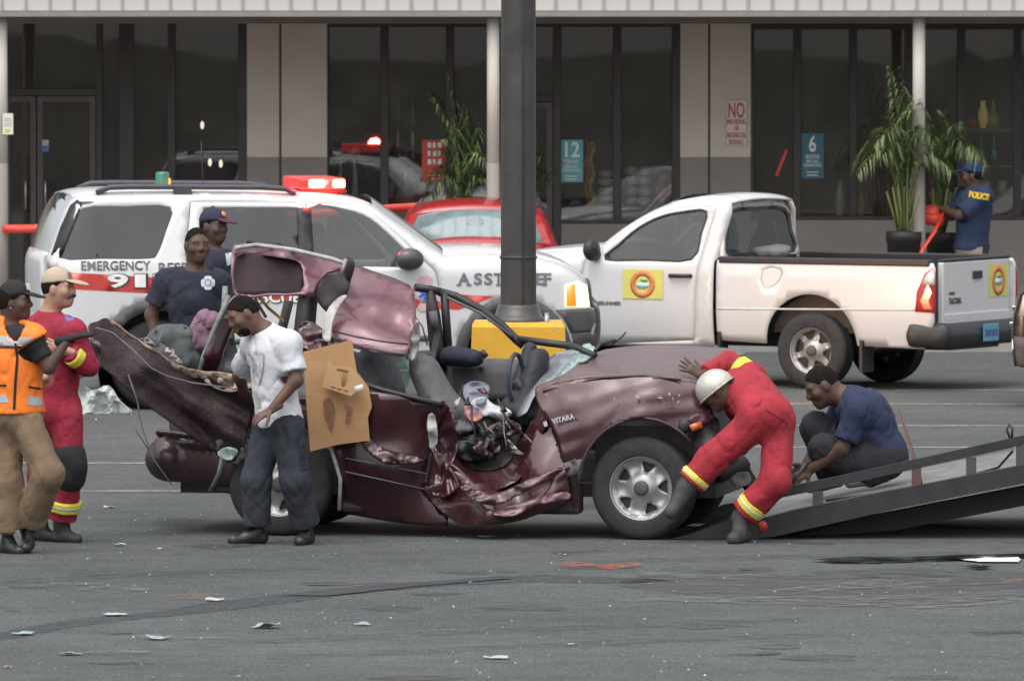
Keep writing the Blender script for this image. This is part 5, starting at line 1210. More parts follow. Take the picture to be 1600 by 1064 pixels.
sheet('torn_carpet', [(700, 650), (740, 660), (800, 662), (826, 650), (815, 690), (770, 712), (718, 715)], [(700, 650, .45), (800, 662, .6), (770, 712, .35)], mat('carpet_dark', (.03, .028, .032), .95, var=.4, scale=20), amp=.06, wl=22, step=6, seed=23)
for k, (px, py, r_) in enumerate(((742, 690, .04), (768, 676, .05), (792, 668, .04), (716, 668, .05), (722, 700, .05), (758, 700, .035))):
    sheet('torn_trim', [(px - 20, py - 4), (px, py - 12), (px + 22, py - 6), (px + 18, py + 8), (px - 6, py + 12)], [(px, py, .30 - .02 * k)], [M_GREYT, M_INNER, M_MAR, M_GREYT, mat('trim_slate', (.08, .09, .10), .6), M_MARS][k], amp=.07, wl=16, step=5, seed=30 + k)
# loose wires, belts and slivers hanging in the opening
rs = random.Random(12)
for k in range(16):
    px, py = rs.uniform(690, 830), rs.uniform(600, 690); dx, dy = rs.uniform(-45, 45), rs.uniform(10, 60); v0 = rs.uniform(.15, .8)
    wtube('torn_wire', [(px, py, v0), (px + dx * .4 + rs.uniform(-10, 10), py + dy * .5, v0 - .08), (px + dx, py + dy, v0 - .12)], rs.uniform(.004, .009), rs.choice([M_BLACKP, M_WIRE, M_INNER, mat('wire_tan', (.2, .13, .07), .8)]))
for k in range(12):
    px, py = rs.uniform(700, 835), rs.uniform(610, 720); a = rs.uniform(0, 6.28); L = rs.uniform(10, 26); w = rs.uniform(3, 8); ca, sa = math.cos(a), math.sin(a)
    sheet('metal_sliver', [(px, py), (px + L * ca * .5 - w * sa, py + L * sa * .5 + w * ca), (px + L * ca, py + L * sa), (px + L * ca * .6 + w * sa * .4, py + L * sa * .6 - w * ca * .4)], [(px, py, rs.uniform(.05, .4))], rs.choice([M_MARS, M_INNER, M_GREYT, M_PALEM, M_MAR]), amp=.05, wl=14, step=4, seed=80 + k, smooth=1)
wtube('seat_belt', [(684, 520, 1.3), (676, 560, 1.0), (690, 610, .8), (720, 650, .6)], .022, M_BLACKP, flat=.12)
# roof corner folded up at the back
sheet('roof_corner', [(363, 390), (374, 381), (402, 378), (440, 384), (490, 394), (536, 406), (552, 414), (548, 436), (536, 462), (520, 470), (498, 462), (480, 462), (420, 462), (366, 462)],
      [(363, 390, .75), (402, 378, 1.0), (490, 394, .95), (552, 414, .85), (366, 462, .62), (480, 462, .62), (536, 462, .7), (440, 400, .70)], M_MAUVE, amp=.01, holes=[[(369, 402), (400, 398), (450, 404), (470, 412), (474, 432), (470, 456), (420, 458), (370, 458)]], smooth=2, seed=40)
sheet('tinted_window', [(366, 398), (400, 395), (455, 402), (474, 410), (476, 460), (366, 460)], [(366, 398, .80), (474, 410, .80), (420, 460, .70)], mat('window_dark_maroon', (.026, .013, .017), .8, var=.5, scale=6), smooth=1)
wtube('roof_edge_highlight', [(366, 388, .7), (400, 383, .85), (460, 391, .8), (520, 405, .75), (545, 414, .72)], .016, M_PALEM)  # pale tube paints the highlight along the roof edge
wtube('roof_clip', [(386, 378, .95), (412, 381, .95), (440, 385, .95)], .018, M_BLACKP)
sheet('inner_arch', [(492, 462), (496, 440), (510, 424), (528, 418), (546, 420), (548, 440), (540, 466), (528, 490), (508, 486)], [(492, 462, .55), (528, 418, .62), (546, 430, .60), (520, 488, .58)], M_INNER, amp=.02, wl=30, seed=41)
wtube('arch_highlight', [(490, 464, .52), (497, 440, .52), (512, 425, .53), (530, 421, .55)], .012, M_MAUVE)  # mauve tube paints the highlight round the inner arch
wtube('rear_pillar', [(482, 462, .8), (478, 500, .8), (474, 548, .7)], [.07, .075, .08], mat('pillar_dark', (.03, .022, .025), .6)); wtube('rear_pillar', [(452, 470, 1.2), (442, 510, 1.2), (436, 545, 1.1)], .035, M_INNER)
sheet('roof_flap', [(541, 404), (550, 404), (553, 416), (546, 440), (538, 428)], [(541, 404, .55), (550, 410, .5), (546, 440, .55)], M_INNER, seed=42); wtube('flap_edge', [(541, 405, .5), (537, 418, .5), (534, 428, .5)], .012, M_PALEM)
# rear door skin bent upwards
sheet('bent_door_skin', [(549, 415), (585, 424), (640, 445), (649, 470), (650, 492), (645, 522), (632, 556), (590, 551), (540, 540), (516, 528), (512, 510), (520, 478), (536, 445)],
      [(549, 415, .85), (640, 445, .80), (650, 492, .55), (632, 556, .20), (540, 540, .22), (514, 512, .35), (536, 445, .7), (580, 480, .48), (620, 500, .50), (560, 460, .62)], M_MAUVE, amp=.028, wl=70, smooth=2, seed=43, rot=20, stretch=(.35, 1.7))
wtube('door_moulding', [(518, 517, .26), (560, 527, .22), (600, 534, .21), (638, 538, .22)], .011, M_INNER, flat=.6); wtube('door_moulding', [(516, 527, .22), (560, 541, .18), (600, 550, .17), (632, 555, .17)], .014, M_BLACKP, flat=.6)
sheet('inner_skin', [(504, 528), (506, 500), (514, 480), (530, 464), (542, 462), (528, 482), (519, 505), (516, 532)], [(504, 528, .20), (530, 464, .42), (516, 532, .18)], M_PALEM, amp=.02, wl=25, seed=44, step=5)
sheet('torn_metal', [(466, 510), (486, 502), (510, 520), (522, 540), (500, 548), (470, 540)], [(466, 510, .4), (510, 520, .35), (470, 540, .3)], M_MARS, amp=.06, wl=20, step=5, seed=45)
sheet('torn_metal', [(640, 540), (652, 500), (656, 520), (650, 560), (636, 560)], [(640, 540, .3)], M_PALEM, amp=.05, wl=14, step=4, seed=46)
# slanted rear pillar, splintered wood-like trim
sheet('slanted_pillar', [(366, 462), (380, 468), (352, 540), (336, 590), (318, 598), (306, 588), (322, 545), (346, 490)], [(366, 462, .35), (352, 540, .28), (306, 588, .25), (330, 560, .18)], M_MAR, smooth=2, seed=47)
wtube('pillar_edge', [(358, 462, .25), (336, 510, .2), (318, 556, .18), (308, 592, .18)], .016, M_WIRE); wtube('pillar_edge', [(352, 448, .4), (350, 480, .35), (352, 500, .3)], .02, M_WIRE)
wtube('splintered_trim', [(398, 456, .9), (420, 482, .9), (446, 504, .8)], .022, mat('splinter_tan', (.30, .17, .08), .8, var=.4, scale=14), flat=.5); wtube('splintered_trim', [(395, 448, .95), (400, 470, .95), (415, 495, .9)], .022, M_GREYT, flat=.5)
sheet('door_seal', [(352, 540), (364, 528), (372, 560), (366, 592), (348, 600)], [(352, 540, .12)], M_BLACKP, amp=.02, wl=20, step=6, seed=48)
blob('headrest', [((258, 532, .45), (262, 566, .45), .115, .12, 1.2), ((284, 528, .45), (288, 566, .45), .09, .11, 1.2)], mat('headrest_slate', (.075, .085, .085), .9, var=.3, scale=9), wr=.03)
wtube('headrest_strap', [(256, 514, .28), (247, 535, .28), (243, 558, .28)], .012, M_WIRE, flat=.4)
# front end remains
blob('front_bumper', [((1112, 700, .1), (1150, 690, 1.4), .12, .11, 0), ((1070, 665, .0), (1112, 660, .15), .05, .06, 0)], M_INNER, wr=.02)
sheet('grille_panel', [(1096, 604), (1150, 566), (1162, 600), (1160, 680), (1108, 690), (1104, 640)], [(1096, 604, .15), (1150, 566, 1.2), (1160, 680, 1.2), (1108, 690, .15)], M_INNER, amp=.05, wl=30, seed=49)
sheet('wing_corner', [(1074, 656), (1100, 642), (1112, 640), (1114, 654), (1092, 664)], [(1074, 656, -.06), (1112, 640, .05), (1092, 664, -.03)], M_MAUVE, amp=.02, wl=20, step=5, seed=50)
sheet('marker_lamp', [(1078, 664), (1096, 658), (1098, 668), (1082, 674)], [(1078, 664, -.07), (1096, 658, -.03), (1082, 674, -.06)], mat('amber_marker', (.55, .14, .03), .3, coat=.5), smooth=1, thick=.02)
blob('radiator_hose', [((1150, 720, .6), (1175, 760, .7), .05, .06, 0), ((1125, 740, .5), (1160, 725, .6), .06, .05, 0)], M_BLACKP)
sheet('torn_undertray', [(1140, 742), (1168, 738), (1172, 756), (1146, 760)], [(1140, 742, .5)], M_PALEM, amp=.03, wl=18, seed=51)
# badge lettering on the wing
a, b = Q(863, 659, -.05), Q(898, 650, -.055)
f_ = lettering('lettering', 'VITARA', mat('badge_silver', (.6, .58, .58), .3, metal=.5), WR, face_M((a + b) / 2 - WO + WN * -.012, b - a, (0, 0, 1)), 8 / 232, .006, .04, width=(b - a).length)
a = Q(853, 662, -.045); MB().box((-.012, -.017, 0), (.012, .017, .006), M=face_M(a - WO + WN * -.012, b - a, (0, 0, 1))).build('small_badge', mat('badge_silver', (.6, .58, .58), .3), WR)
for k, (px, py, w_, h_) in enumerate(((1032, 622, 10, 3), (1046, 616, 4, 7), (1052, 624, 3, 9), (1061, 618, 5, 3), (1060, 629, 4, 6), (996, 621, 7, 9), (1022, 608, 6, 3), (870, 613, 4, 2), (855, 617, 6, 2), (960, 624, 3, 6))):
    sheet('paint_chip', [(px - w_ / 2, py), (px, py - h_ / 2), (px + w_ / 2, py + .5), (px, py + h_ / 2)], [(px, py, -.075)], M_PALEM, smooth=2, step=3, thick=.002, jag=.8, seed=k)

# ---------------------------------------------------------------- peeled roof skin hanging at the back
sheet('peeled_roof', [(138, 510), (152, 502), (168, 497), (190, 512), (225, 535), (262, 562), (300, 582), (345, 588), (398, 598), (400, 618), (390, 660), (382, 700), (374, 720), (350, 713), (318, 694), (262, 656), (215, 622), (182, 592), (162, 576), (150, 570), (146, 545)],
      [(138, 510, -.55), (190, 512, -.35), (262, 562, -.18), (345, 588, -.05), (398, 598, -.02), (374, 720, -.02), (318, 694, -.16), (215, 622, -.45), (150, 570, -.62), (300, 635, -.20), (230, 580, -.44), (360, 650, -.09)], M_LIN, amp=.035, wl=52, step=4.5, seed=60, rot=31, stretch=(.30, 1.7), fold=[(.045, 58, 118), (.008, 60, 60)])
sheet('peeled_corner', [(104, 580), (112, 556), (138, 532), (152, 524), (158, 552), (150, 574), (128, 590), (112, 588)], [(104, 580, -.7), (152, 524, -.55), (150, 574, -.6)], mat('crumpled_grey', (.07, .07, .072), .5, var=.5, scale=14, coat=.3), amp=.07, wl=20, step=5, seed=61)
sheet('torn_lining', [(164, 499), (176, 500), (206, 524), (244, 548), (290, 574), (345, 582), (398, 590), (398, 600), (345, 593), (296, 588), (258, 566), (222, 540), (188, 516)], [(164, 499, -.46), (222, 532, -.32), (296, 580, -.17), (398, 595, -.06)], M_BEIGE, amp=.03, wl=16, step=5, seed=62, jag=1.2)
sheet('torn_lining', [(216, 528), (250, 536), (276, 556), (286, 572), (258, 566), (232, 550)], [(216, 528, -.22), (286, 572, -.1), (250, 536, -.15)], M_GREYT, amp=.03, wl=22, step=5, seed=63, jag=2)
for k, (px, py) in enumerate(((230, 529), (236, 535), (262, 547), (270, 555), (279, 563), (268, 549), (225, 533))):
    sheet('lining_tuft', [(px - 5, py + 2), (px - 1, py - 4), (px + 3, py), (px + 6, py + 4), (px, py + 3)], [(px, py, -.2)], mat('tuft_pale', (.36, .34, .31), .95), amp=.012, wl=5, step=3, seed=70 + k, jag=1.5)
sheet('torn_lining', [(318, 592), (345, 584), (400, 590), (396, 604), (360, 612), (336, 606)], [(318, 592, -.1), (400, 590, -.05), (360, 612, -.12)], M_BEIGE, amp=.04, wl=18, step=5, seed=64)
wtube('skin_edge', [(150, 512, -.58), (176, 520, -.5), (206, 545, -.55), (236, 575, -.56), (262, 588, -.46), (300, 598, -.33), (345, 604, -.22), (392, 612, -.1)], .005, M_WIRE)
for pts in ([(200, 585, -.58), (214, 625, -.55), (222, 668, -.52), (240, 718, -.5), (268, 757, -.48)], [(203, 640, -.5), (214, 675, -.5), (232, 702, -.5)], [(348, 712, -.12), (342, 740, -.1), (328, 768, -.08)]):
    wtube('dangling_strip', pts, .012 if pts[0][0] < 300 else .02, M_WIRE, flat=.35)
sheet('torn_metal', [(338, 690), (362, 682), (392, 690), (386, 716), (366, 724), (344, 712)], [(338, 690, -.1), (392, 690, -.06), (366, 724, -.08)], M_GREYT, amp=.05, wl=14, step=4, seed=65, jag=2)
sheet('glass_remnant', [(340, 706), (356, 698), (372, 704), (362, 718), (346, 716)], [(340, 706, -.14)], M_SGLASS, amp=.02, wl=10, step=4, seed=66)
# pink jacket in the boot
pk = Q(318, 540, .5); s2 = SDF(); s2.wr = .03; s2.wsc = 10
s2.cap(Q(322, 505, .5), Q(314, 530, .5), .08, .10, k=.05).cap(Q(330, 500, .5), Q(334, 525, .55), .05, .06, k=.05)
o = sdf_obj('pink_jacket', s2, mat('pink_cloth', (.20, .115, .165), .9, var=.25, scale=9, bump=.3), None, .018, pk); o.location = pk; tag(o, 'crumpled pink jacket lying in the back of the wreck', 'jacket')

# ---------------------------------------------------------------- cardboard leaning on the flank
M_CARD = mat('cardboard', (.33, .19, .09), .95, var=.18, scale=3, bump=.06); M_CARD2 = mat('cardboard_print', (.10, .05, .03), .9)
co = Q(528, 700, -.14); cb = thing('cardboard_sheet', 'large stained brown cardboard sheet taped over the rear door', 'cardboard', co)
sheet('board', [(474, 549), (512, 541), (551, 532), (554, 556), (558, 580), (576, 604), (582, 634), (576, 652), (578, 688), (530, 695), (484, 704), (479, 630)], [(474, 549, -.10), (551, 532, .02), (578, 688, -.13), (484, 704, -.17), (530, 620, -.13)], M_CARD, cb, amp=.010, wl=90, ridge=False, smooth=1, thick=.004, origin=co, flat=True, step=14, jag=1.2)
wt = lambda pts, vv, m, name, par, org: sheet(name, pts, [(pts[0][0], pts[0][1], vv)], m, par, smooth=2, step=4, thick=.001, origin=org)
for p in ([(505, 628), (516, 622), (524, 640), (520, 672), (510, 660)], [(538, 630), (552, 640), (550, 660), (540, 662), (542, 645)]): sheet('stain', p, [(474, 549, -.112), (551, 532, .005), (578, 688, -.144), (484, 704, -.184), (530, 620, -.146)], feather(mat('card_stain', (.13, .06, .04), .9, var=.3), 14, .35, .6, .8), cb, smooth=2, step=4, thick=0, origin=co, jag=1)
co2 = Q(535, 616, -.2); cb2 = thing('cardboard_flap', 'small cardboard box flap with hand slot and printed lettering', 'cardboard', co2)
fl = [(503, 604), (514, 562), (520, 571), (550, 574), (571, 600), (548, 619)]
cf = [(503, 604, -.21), (514, 562, -.16), (571, 600, -.17), (548, 619, -.21)]
sheet('board', fl, cf, mat('cardboard_pale', (.36, .22, .11), .9, var=.1, scale=4), cb2, smooth=1, thick=.004, origin=co2, flat=True, holes=[[(536, 584), (543, 583), (540, 603), (533, 603)]])
a, b = Q(516, 604, -.235), Q(545, 612, -.235); [MB().box((i_ * .009 - .06, -.006, 0), (i_ * .009 - .053, .006, .002), M=face_M((a + b) / 2 - co2 + WN * -.01, b - a, (0, 0, 1))).build('print_mark', M_CARD2, cb2) for i_ in range(14) if i_ % 5 != 4]
a, b = Q(526, 577, -.205), Q(546, 581, -.205); [MB().box((i_ * .010 - .04, -.008, 0), (i_ * .010 - .032, .008, .002), M=face_M((a + b) / 2 - co2 + WN * -.01, b - a, (0, 0, 1))).build('print_mark', M_CARD2, cb2) for i_ in range(8)]
sheet('paper_scrap', [(553, 604), (566, 600), (569, 608), (556, 616)], [(553, 604, -.2)], mat('scrap_white', (.6, .6, .58), .8), cb2, smooth=1, origin=co2)

# ================================================================ tow ramp
RD = 62.05
def RQ(px, py, d=0.0): return P(px, py, RD + d)
ro_ = ground(1190, 842); TR = thing('tow_ramp', 'tilted black steel tow truck bed with side rails lowered to the asphalt', 'tow ramp', ro_)
M_RAMP = mat('ramp_black', (.022, .023, .025), .55, var=.3, scale=6, rvar=.12, bump=.1); M_DECK = mat('deck_plate', (.17, .165, .155), .55, var=.3, scale=5, metal=.2)
W_ = 2.25
def beam(name, pts, d0, d1, m): return MB(ro_).prism([RQ(x, y, d0) for x, y in pts], (0, d1 - d0, 0)).build(name, m, TR)
far = 1.0
mainb = [(1176, 842), (1182, 812), (1240, 797), (1400, 765), (1600, 726), (1800, 687), (2000, 648), (2000, 690), (1800, 730), (1600, 755), (1400, 795), (1210, 838)]
beam('side_beam', mainb, 0, .09, M_RAMP)
beam('side_beam', mainb, W_ - .09, W_, M_RAMP)
beam('under_beam', [(1225, 842), (1330, 812), (1600, 760), (2000, 690), (2000, 720), (1600, 790), (1400, 828)], .45, .6, M_RAMP); beam('under_beam', [(1225, 842), (1330, 812), (1600, 760), (2000, 690), (2000, 720), (1600, 790), (1400, 828)], W_ - .6, W_ - .45, M_RAMP)
dk = [(1186, 813), (1400, 770), (1600, 731), (2000, 654)]
for (a, b) in zip(dk[:-1], dk[1:]):
    for j_ in range(6):
        y0, y1 = .10 + j_ * .342, .10 + j_ * .342 + .336
        MB(ro_).prism([RQ(a[0], a[1], 0) + Vector((0, y0, 0)), RQ(b[0], b[1], 0) + Vector((0, y0, 0)), RQ(b[0], b[1] + 6, 0) + Vector((0, y0, 0)), RQ(a[0], a[1] + 6, 0) + Vector((0, y0, 0))], (0, y1 - y0, 0)).build('deck_plank', M_DECK, TR)
rail = [(1218, 762), (1300, 746), (1450, 713), (1600, 680), (2000, 590), (2000, 604), (1600, 695), (1450, 728), (1300, 761), (1222, 777)]
beam('top_rail', rail, .01, .06, M_RAMP); beam('top_rail', rail, W_ - .06, W_ - .01, M_RAMP)
for px, w_, y0, y1 in ((1270, 16, 766, 792), (1425, 14, 730, 762), (1510, 15, 714, 744), (1588, 16, 696, 730), (1760, 16, 658, 698)):
    for d in (.012, W_ - .058): MB(ro_).box(RQ(px, y1, d), RQ(px + w_, y0, d + .045)).build('rail_post', mat('post_grey', (.06, .06, .062), .6) if px != 1425 else mat('post_oxide', (.10, .05, .048), .7), TR)
# hinged tail flap
fl = MB(ro_); pts = [(1046, 842), (1080, 834), (1140, 812), (1184, 806), (1186, 842)]
fl.prism([RQ(x, y, -.02) for x, y in pts], (0, .5, 0)); fl.build('tail_flap', M_RAMP, TR)
fl = MB(ro_); fl.prism([RQ(x, y, -.02) + Vector((0, 1.75, 0)) for x, y in pts], (0, .5, 0)); fl.build('tail_flap', M_RAMP, TR)
p = RQ(1191, 822, -.004); MB(ro_).lathe([(.036, 0), (.034, .004), (.0, .006)], face_M(p, (1, 0, 0), (0, 0, 1)), 20).build('reflector', mat('reflector_red', (.55, .035, .025), .3, coat=.3), TR)
MB(ro_).tube([RQ(1290, 782, .5), RQ(1400, 766, .5), RQ(1500, 748, .4), RQ(1560, 730, .3), RQ(1582, 705, .1)], .009, 6).build('winch_cable', M_BLACKP, TR)
MB(ro_).tube([RQ(1578, 684, .03), RQ(1573, 672, .03), RQ(1577, 662, .03), RQ(1582, 670, .03), RQ(1581, 684, .03)], .009, 6).build('rail_hook', M_BLACKP, TR)
st = RQ(1438, 756, .1); mb = MB(st); mb.tube([RQ(1404, 640, .55), RQ(1416, 675, .4), RQ(1428, 715, .2), RQ(1438, 756, .1)], [.006, .012, .016, .018], 8, flat=.25)
tag(mb.build('red_strap', mat('strap_red', (.10, .045, .045), .85, var=.2), None, st), 'faded red tie-down strap hanging over the ramp rail', 'strap')
# support leg of the truck bed beyond the picture edge
bx2 = RQ(1900, 842, .3); MB(ro_).box((bx2.x, RD + .3, 0), (bx2.x + .3, RD + W_ - .3, .62)).build('bed_support', M_RAMP, TR)

# ================================================================ lamp pole
LD = 65.6; lp0 = P(810, 600, LD); lp0.z = 0
LP = thing('lamp_pole', 'dark steel lamp pole bolted to a chipped yellow concrete block', 'lamp pole', lp0)
SL = FPX / LD; M_POLE = mat('pole_black', (.065, .062, .060), .36, var=.2, scale=4, metal=.3, rvar=.1)
def blockpaint():
    m = mat('yellow_block_paint', (.66, .36, .03), .7, var=.12, scale=4, bump=.15); nt = m.node_tree; b = nt.nodes['Principled BSDF']; src = b.inputs['Base Color'].links[0].from_socket
    tc = nt.nodes.new('ShaderNodeTexCoord'); nz = nt.nodes.new('ShaderNodeTexNoise'); nz.inputs['Scale'].default_value = 5; nz.inputs['Detail'].default_value = 8; nz.inputs['Roughness'].default_value = .7
    nt.links.new(tc.outputs['Object'], nz.inputs['Vector']); mr = nt.nodes.new('ShaderNodeMapRange'); mr.inputs['From Min'].default_value = .62; mr.inputs['From Max'].default_value = .65; nt.links.new(nz.outputs['Fac'], mr.inputs['Value'])
    mx = nt.nodes.new('ShaderNodeMix'); mx.data_type = 'RGBA'; nt.links.new(mr.outputs[0], mx.inputs['Factor']); nt.links.new(src, mx.inputs['A']); mx.inputs['B'].default_value = (.33, .32, .29, 1); nt.links.new(mx.outputs['Result'], b.inputs['Base Color'])
    return m
zb1 = P(810, 502, LD).z; hw0, hw1 = 82 / SL, 68 / SL
mb = MB(); mb.add([(sx * a, sy * a, z) for a, z in ((hw0, 0), (hw1 + .02, zb1 - .03), (hw1, zb1)) for sx, sy in ((-1, -1), (1, -1), (1, 1), (-1, 1))], [(0, 1, 5, 4), (1, 2, 6, 5), (2, 3, 7, 6), (3, 0, 4, 7), (4, 5, 9, 8), (5, 6, 10, 9), (6, 7, 11, 10), (7, 4, 8, 11), (8, 9, 10, 11)])
mb.build('concrete_block', blockpaint(), LP)
z2 = P(810, 476, LD).z
MB().lathe([(46 / SL, zb1), (46 / SL, zb1 + .02), (38 / SL, zb1 + .035), (33 / SL, z2 - .02), (31 / SL, z2), (28 / SL, z2 + .003)], n=12).build('base_cover', M_POLE, LP)
r1 = 28 / SL; zc = P(810, 402, LD).z; zt = 8.6
mb = MB()
mb.lathe([(r1, z2), (r1 * .99, zc), (r1 * .985, zc + .01), (r1 * .92, zt)], n=28); mb.build('shaft', M_POLE, LP)
mb = MB(); [mb.tube([(r1 * math.sin(R(a)) * 1.0, -r1 * math.cos(R(a)) * 1.0, z2), (r1 * .95 * math.sin(R(a)), -r1 * .95 * math.cos(R(a)), zt)], .008, 6) for a in (16,)]; mb.build('seam', mat('pole_highlight', (.10, .10, .13), .35), LP)  # lighter strip paints the upright highlight on the shaft
MB().lathe([(r1 + .004, zc - .01), (r1 + .008, zc), (r1 + .004, zc + .01)], n=28).build('collar', M_POLE, LP)
for sx, sy in ((-1, -1), (1, -1), (1, 1), (-1, 1)): MB().lathe([(0, .05), (.016, .05), (.018, 0)], Matrix.Translation((sx * .2, sy * .2, zb1)), 8).build('anchor_bolt', M_STEEL, LP)
arm = MB().tube([(0, 0, zt - .1), (0, -.6, zt + .15), (0, -1.2, zt + .2)], .05, 8).build('lamp_arm', M_POLE, LP); MB().box((-.18, -1.9, zt + .12), (.18, -1.15, zt + .26), bev=.04).build('lamp_head', M_POLE, LP)

# ================================================================ caution tape
M_TAPE = mat('caution_tape', (.62, .05, .03), .5, var=.15, scale=10)
def tape(pts, w, lab):
    o0 = Vector(pts[0]); mb = MB(o0); vs = []
    k = 10; q = []
    for a, b in zip(pts[:-1], pts[1:]): q += [Vector(a).lerp(Vector(b), i / k) for i in range(k)]
    q.append(Vector(pts[-1]))
    for i, p_ in enumerate(q): tw = .25 * math.sin(i * .35); vs += [p_ + Vector((0, math.sin(tw) * w / 2, math.cos(tw) * w / 2)), p_ - Vector((0, math.sin(tw) * w / 2, math.cos(tw) * w / 2))]
    mb.add(vs, [(2 * i, 2 * i + 1, 2 * i + 3, 2 * i + 2) for i in range(len(q) - 1)]); o = mb.build('caution_tape', M_TAPE, None, o0, smooth=True); md = o.modifiers.new('t', 'SOLIDIFY'); md.thickness = .001
    tag(o, lab, 'caution tape', 'tape strung along the canopy posts')
tape([P(4, 358, 92.3), P(80, 357, 92.3), P(300, 346, 92.3), P(611, 326, 92.3), P(766, 317, 92.3)], .085, 'red caution tape strung between two canopy posts behind the white SUV')
tape([P(775, 324, 92.3), P(790, 327, 92.1), P(800, 340, 91.9), P(806, 400, 91.8), P(806, 440, 91.75)], .08, 'loose end of red caution tape hanging by the lamp pole')

# ================================================================ glass and plastic litter on the asphalt
def litter(px, py, wpx, hpx, m, lab, name, cat, grp, seed):
    rs = np.random.RandomState(seed); c = ground(px, py, .004); s1 = c.y / FPX; L = wpx * s1 / 2; Hh = max(.010, hpx * s1 * .35)
    n = 9; pts = [(math.cos(t) * L * rs.uniform(.6, 1), math.sin(t) * L * rs.uniform(.5, .9)) for t in np.linspace(0, 6.28, n, endpoint=False)]
    V, T = cdt(pts, L * .3); z = Hh * np.abs(vnoise(np.c_[V / L * 1.3, np.full(len(V), seed)], 1.0)) * 1.6 + .004
    o = mesh_tris(name, np.c_[V, z], T, m, None, thick=.002, smooth=False, face_to=(0, 0, 1)); o.location = c; tag(o, lab, cat, grp)
M_LG = mat('litter_glass', (.27, .36, .35), .25, var=.2, coat=.5); M_LW = mat('litter_white', (.40, .42, .42), .6, var=.1)
for k, (px, py, w, h, m, lab) in enumerate(((416, 980, 56, 16, M_LG, 'peaked pale blue piece of safety glass on the open asphalt'), (248, 998, 52, 12, M_LG, 'flat white-tipped piece of broken glass lying below the tar seam'), (35, 991, 46, 10, M_LG, 'green tinted piece of broken glass beside the tar seam'), (180, 961, 54, 7, M_LW, 'flat pale scrap lying on the tar seam'), (336, 938, 40, 9, M_LW, 'bent pale plastic scrap beside a faded orange spray mark'), (776, 1028, 54, 7, M_LW, 'long flat white plastic strip on the open asphalt'), (188, 852, 28, 4, M_LW, 'thin white strip on the asphalt near the red coverall man'), (172, 793, 24, 5, M_LW, 'curled white scrap on the asphalt beside a painted line'), (566, 976, 36, 5, M_LG, 'thin sliver of glass lying near the peaked glass piece'), (891, 1008, 14, 4, M_LW, 'small white chip alone on the asphalt'), (372, 1058, 10, 6, M_LW, 'tiny upright white chip on the asphalt'), (760, 839, 30, 4, M_LG, 'bluish sliver of glass under the crushed door'), (250, 858, 12, 4, M_LW, 'tiny white flake near the black shoe'), (110, 1022, 40, 4, M_LG, 'faint glass sliver on asphalt below the tar seam'), (12, 1043, 18, 6, mat('litter_tan', (.33, .26, .2), .8), 'small tan scrap on the asphalt'))):
    litter(px, py, w, h, m, lab, 'glass_piece' if m is M_LG else 'plastic_scrap', 'glass' if m is M_LG else 'litter', 'litter on the asphalt', 100 + k)
# crumbs of glass too fine to count
mb = MB(); rs = random.Random(5)
for i in range(420):
    px = rs.uniform(0, 1600); py = rs.uniform(800, 1062) if i % 3 else rs.uniform(640, 860); c = ground(px, py, .006); r_ = rs.uniform(.004, .011)
    a = rs.uniform(0, 3.14); mb.add([c + Vector((math.cos(a + t) * r_, math.sin(a + t) * r_, rs.uniform(0, .008))) for t in (0, 2.1, 4.2)] + [c + Vector((0, 0, r_))], [(0, 1, 3), (1, 2, 3), (2, 0, 3)])
tag(mb.build('glass_crumbs', M_LG), 'fine crumbs of broken safety glass scattered over the asphalt', 'glass crumbs', kind='stuff')
# crumpled sheet by the SUV's rear bumper
c = P(152, 618, 79.0); c.z = .02
rs = np.random.RandomState(2); pts = smooth_poly([(-.28, .02), (-.2, .25), (-.05, .18), (.1, .22), (.2, .08), (.3, -.0), (.1, -.02), (-.1, -.02)], 3); V, T = cdt(pts, .035)
y = .12 * vnoise(np.c_[V * 7, np.zeros(len(V))], 1.0) + .06 * vnoise(np.c_[V * 17, np.zeros(len(V))], 1.0)
o = mesh_tris('crumpled_sheet', np.c_[V[:, 0], y, V[:, 1]], T, mat('milky_plastic', (.42, .46, .43), .5, var=.3, scale=9), None, thick=.004, smooth=False); o.location = c; tag(o, 'crumpled milky plastic sheet on the ground by the rear bumper', 'plastic sheet')
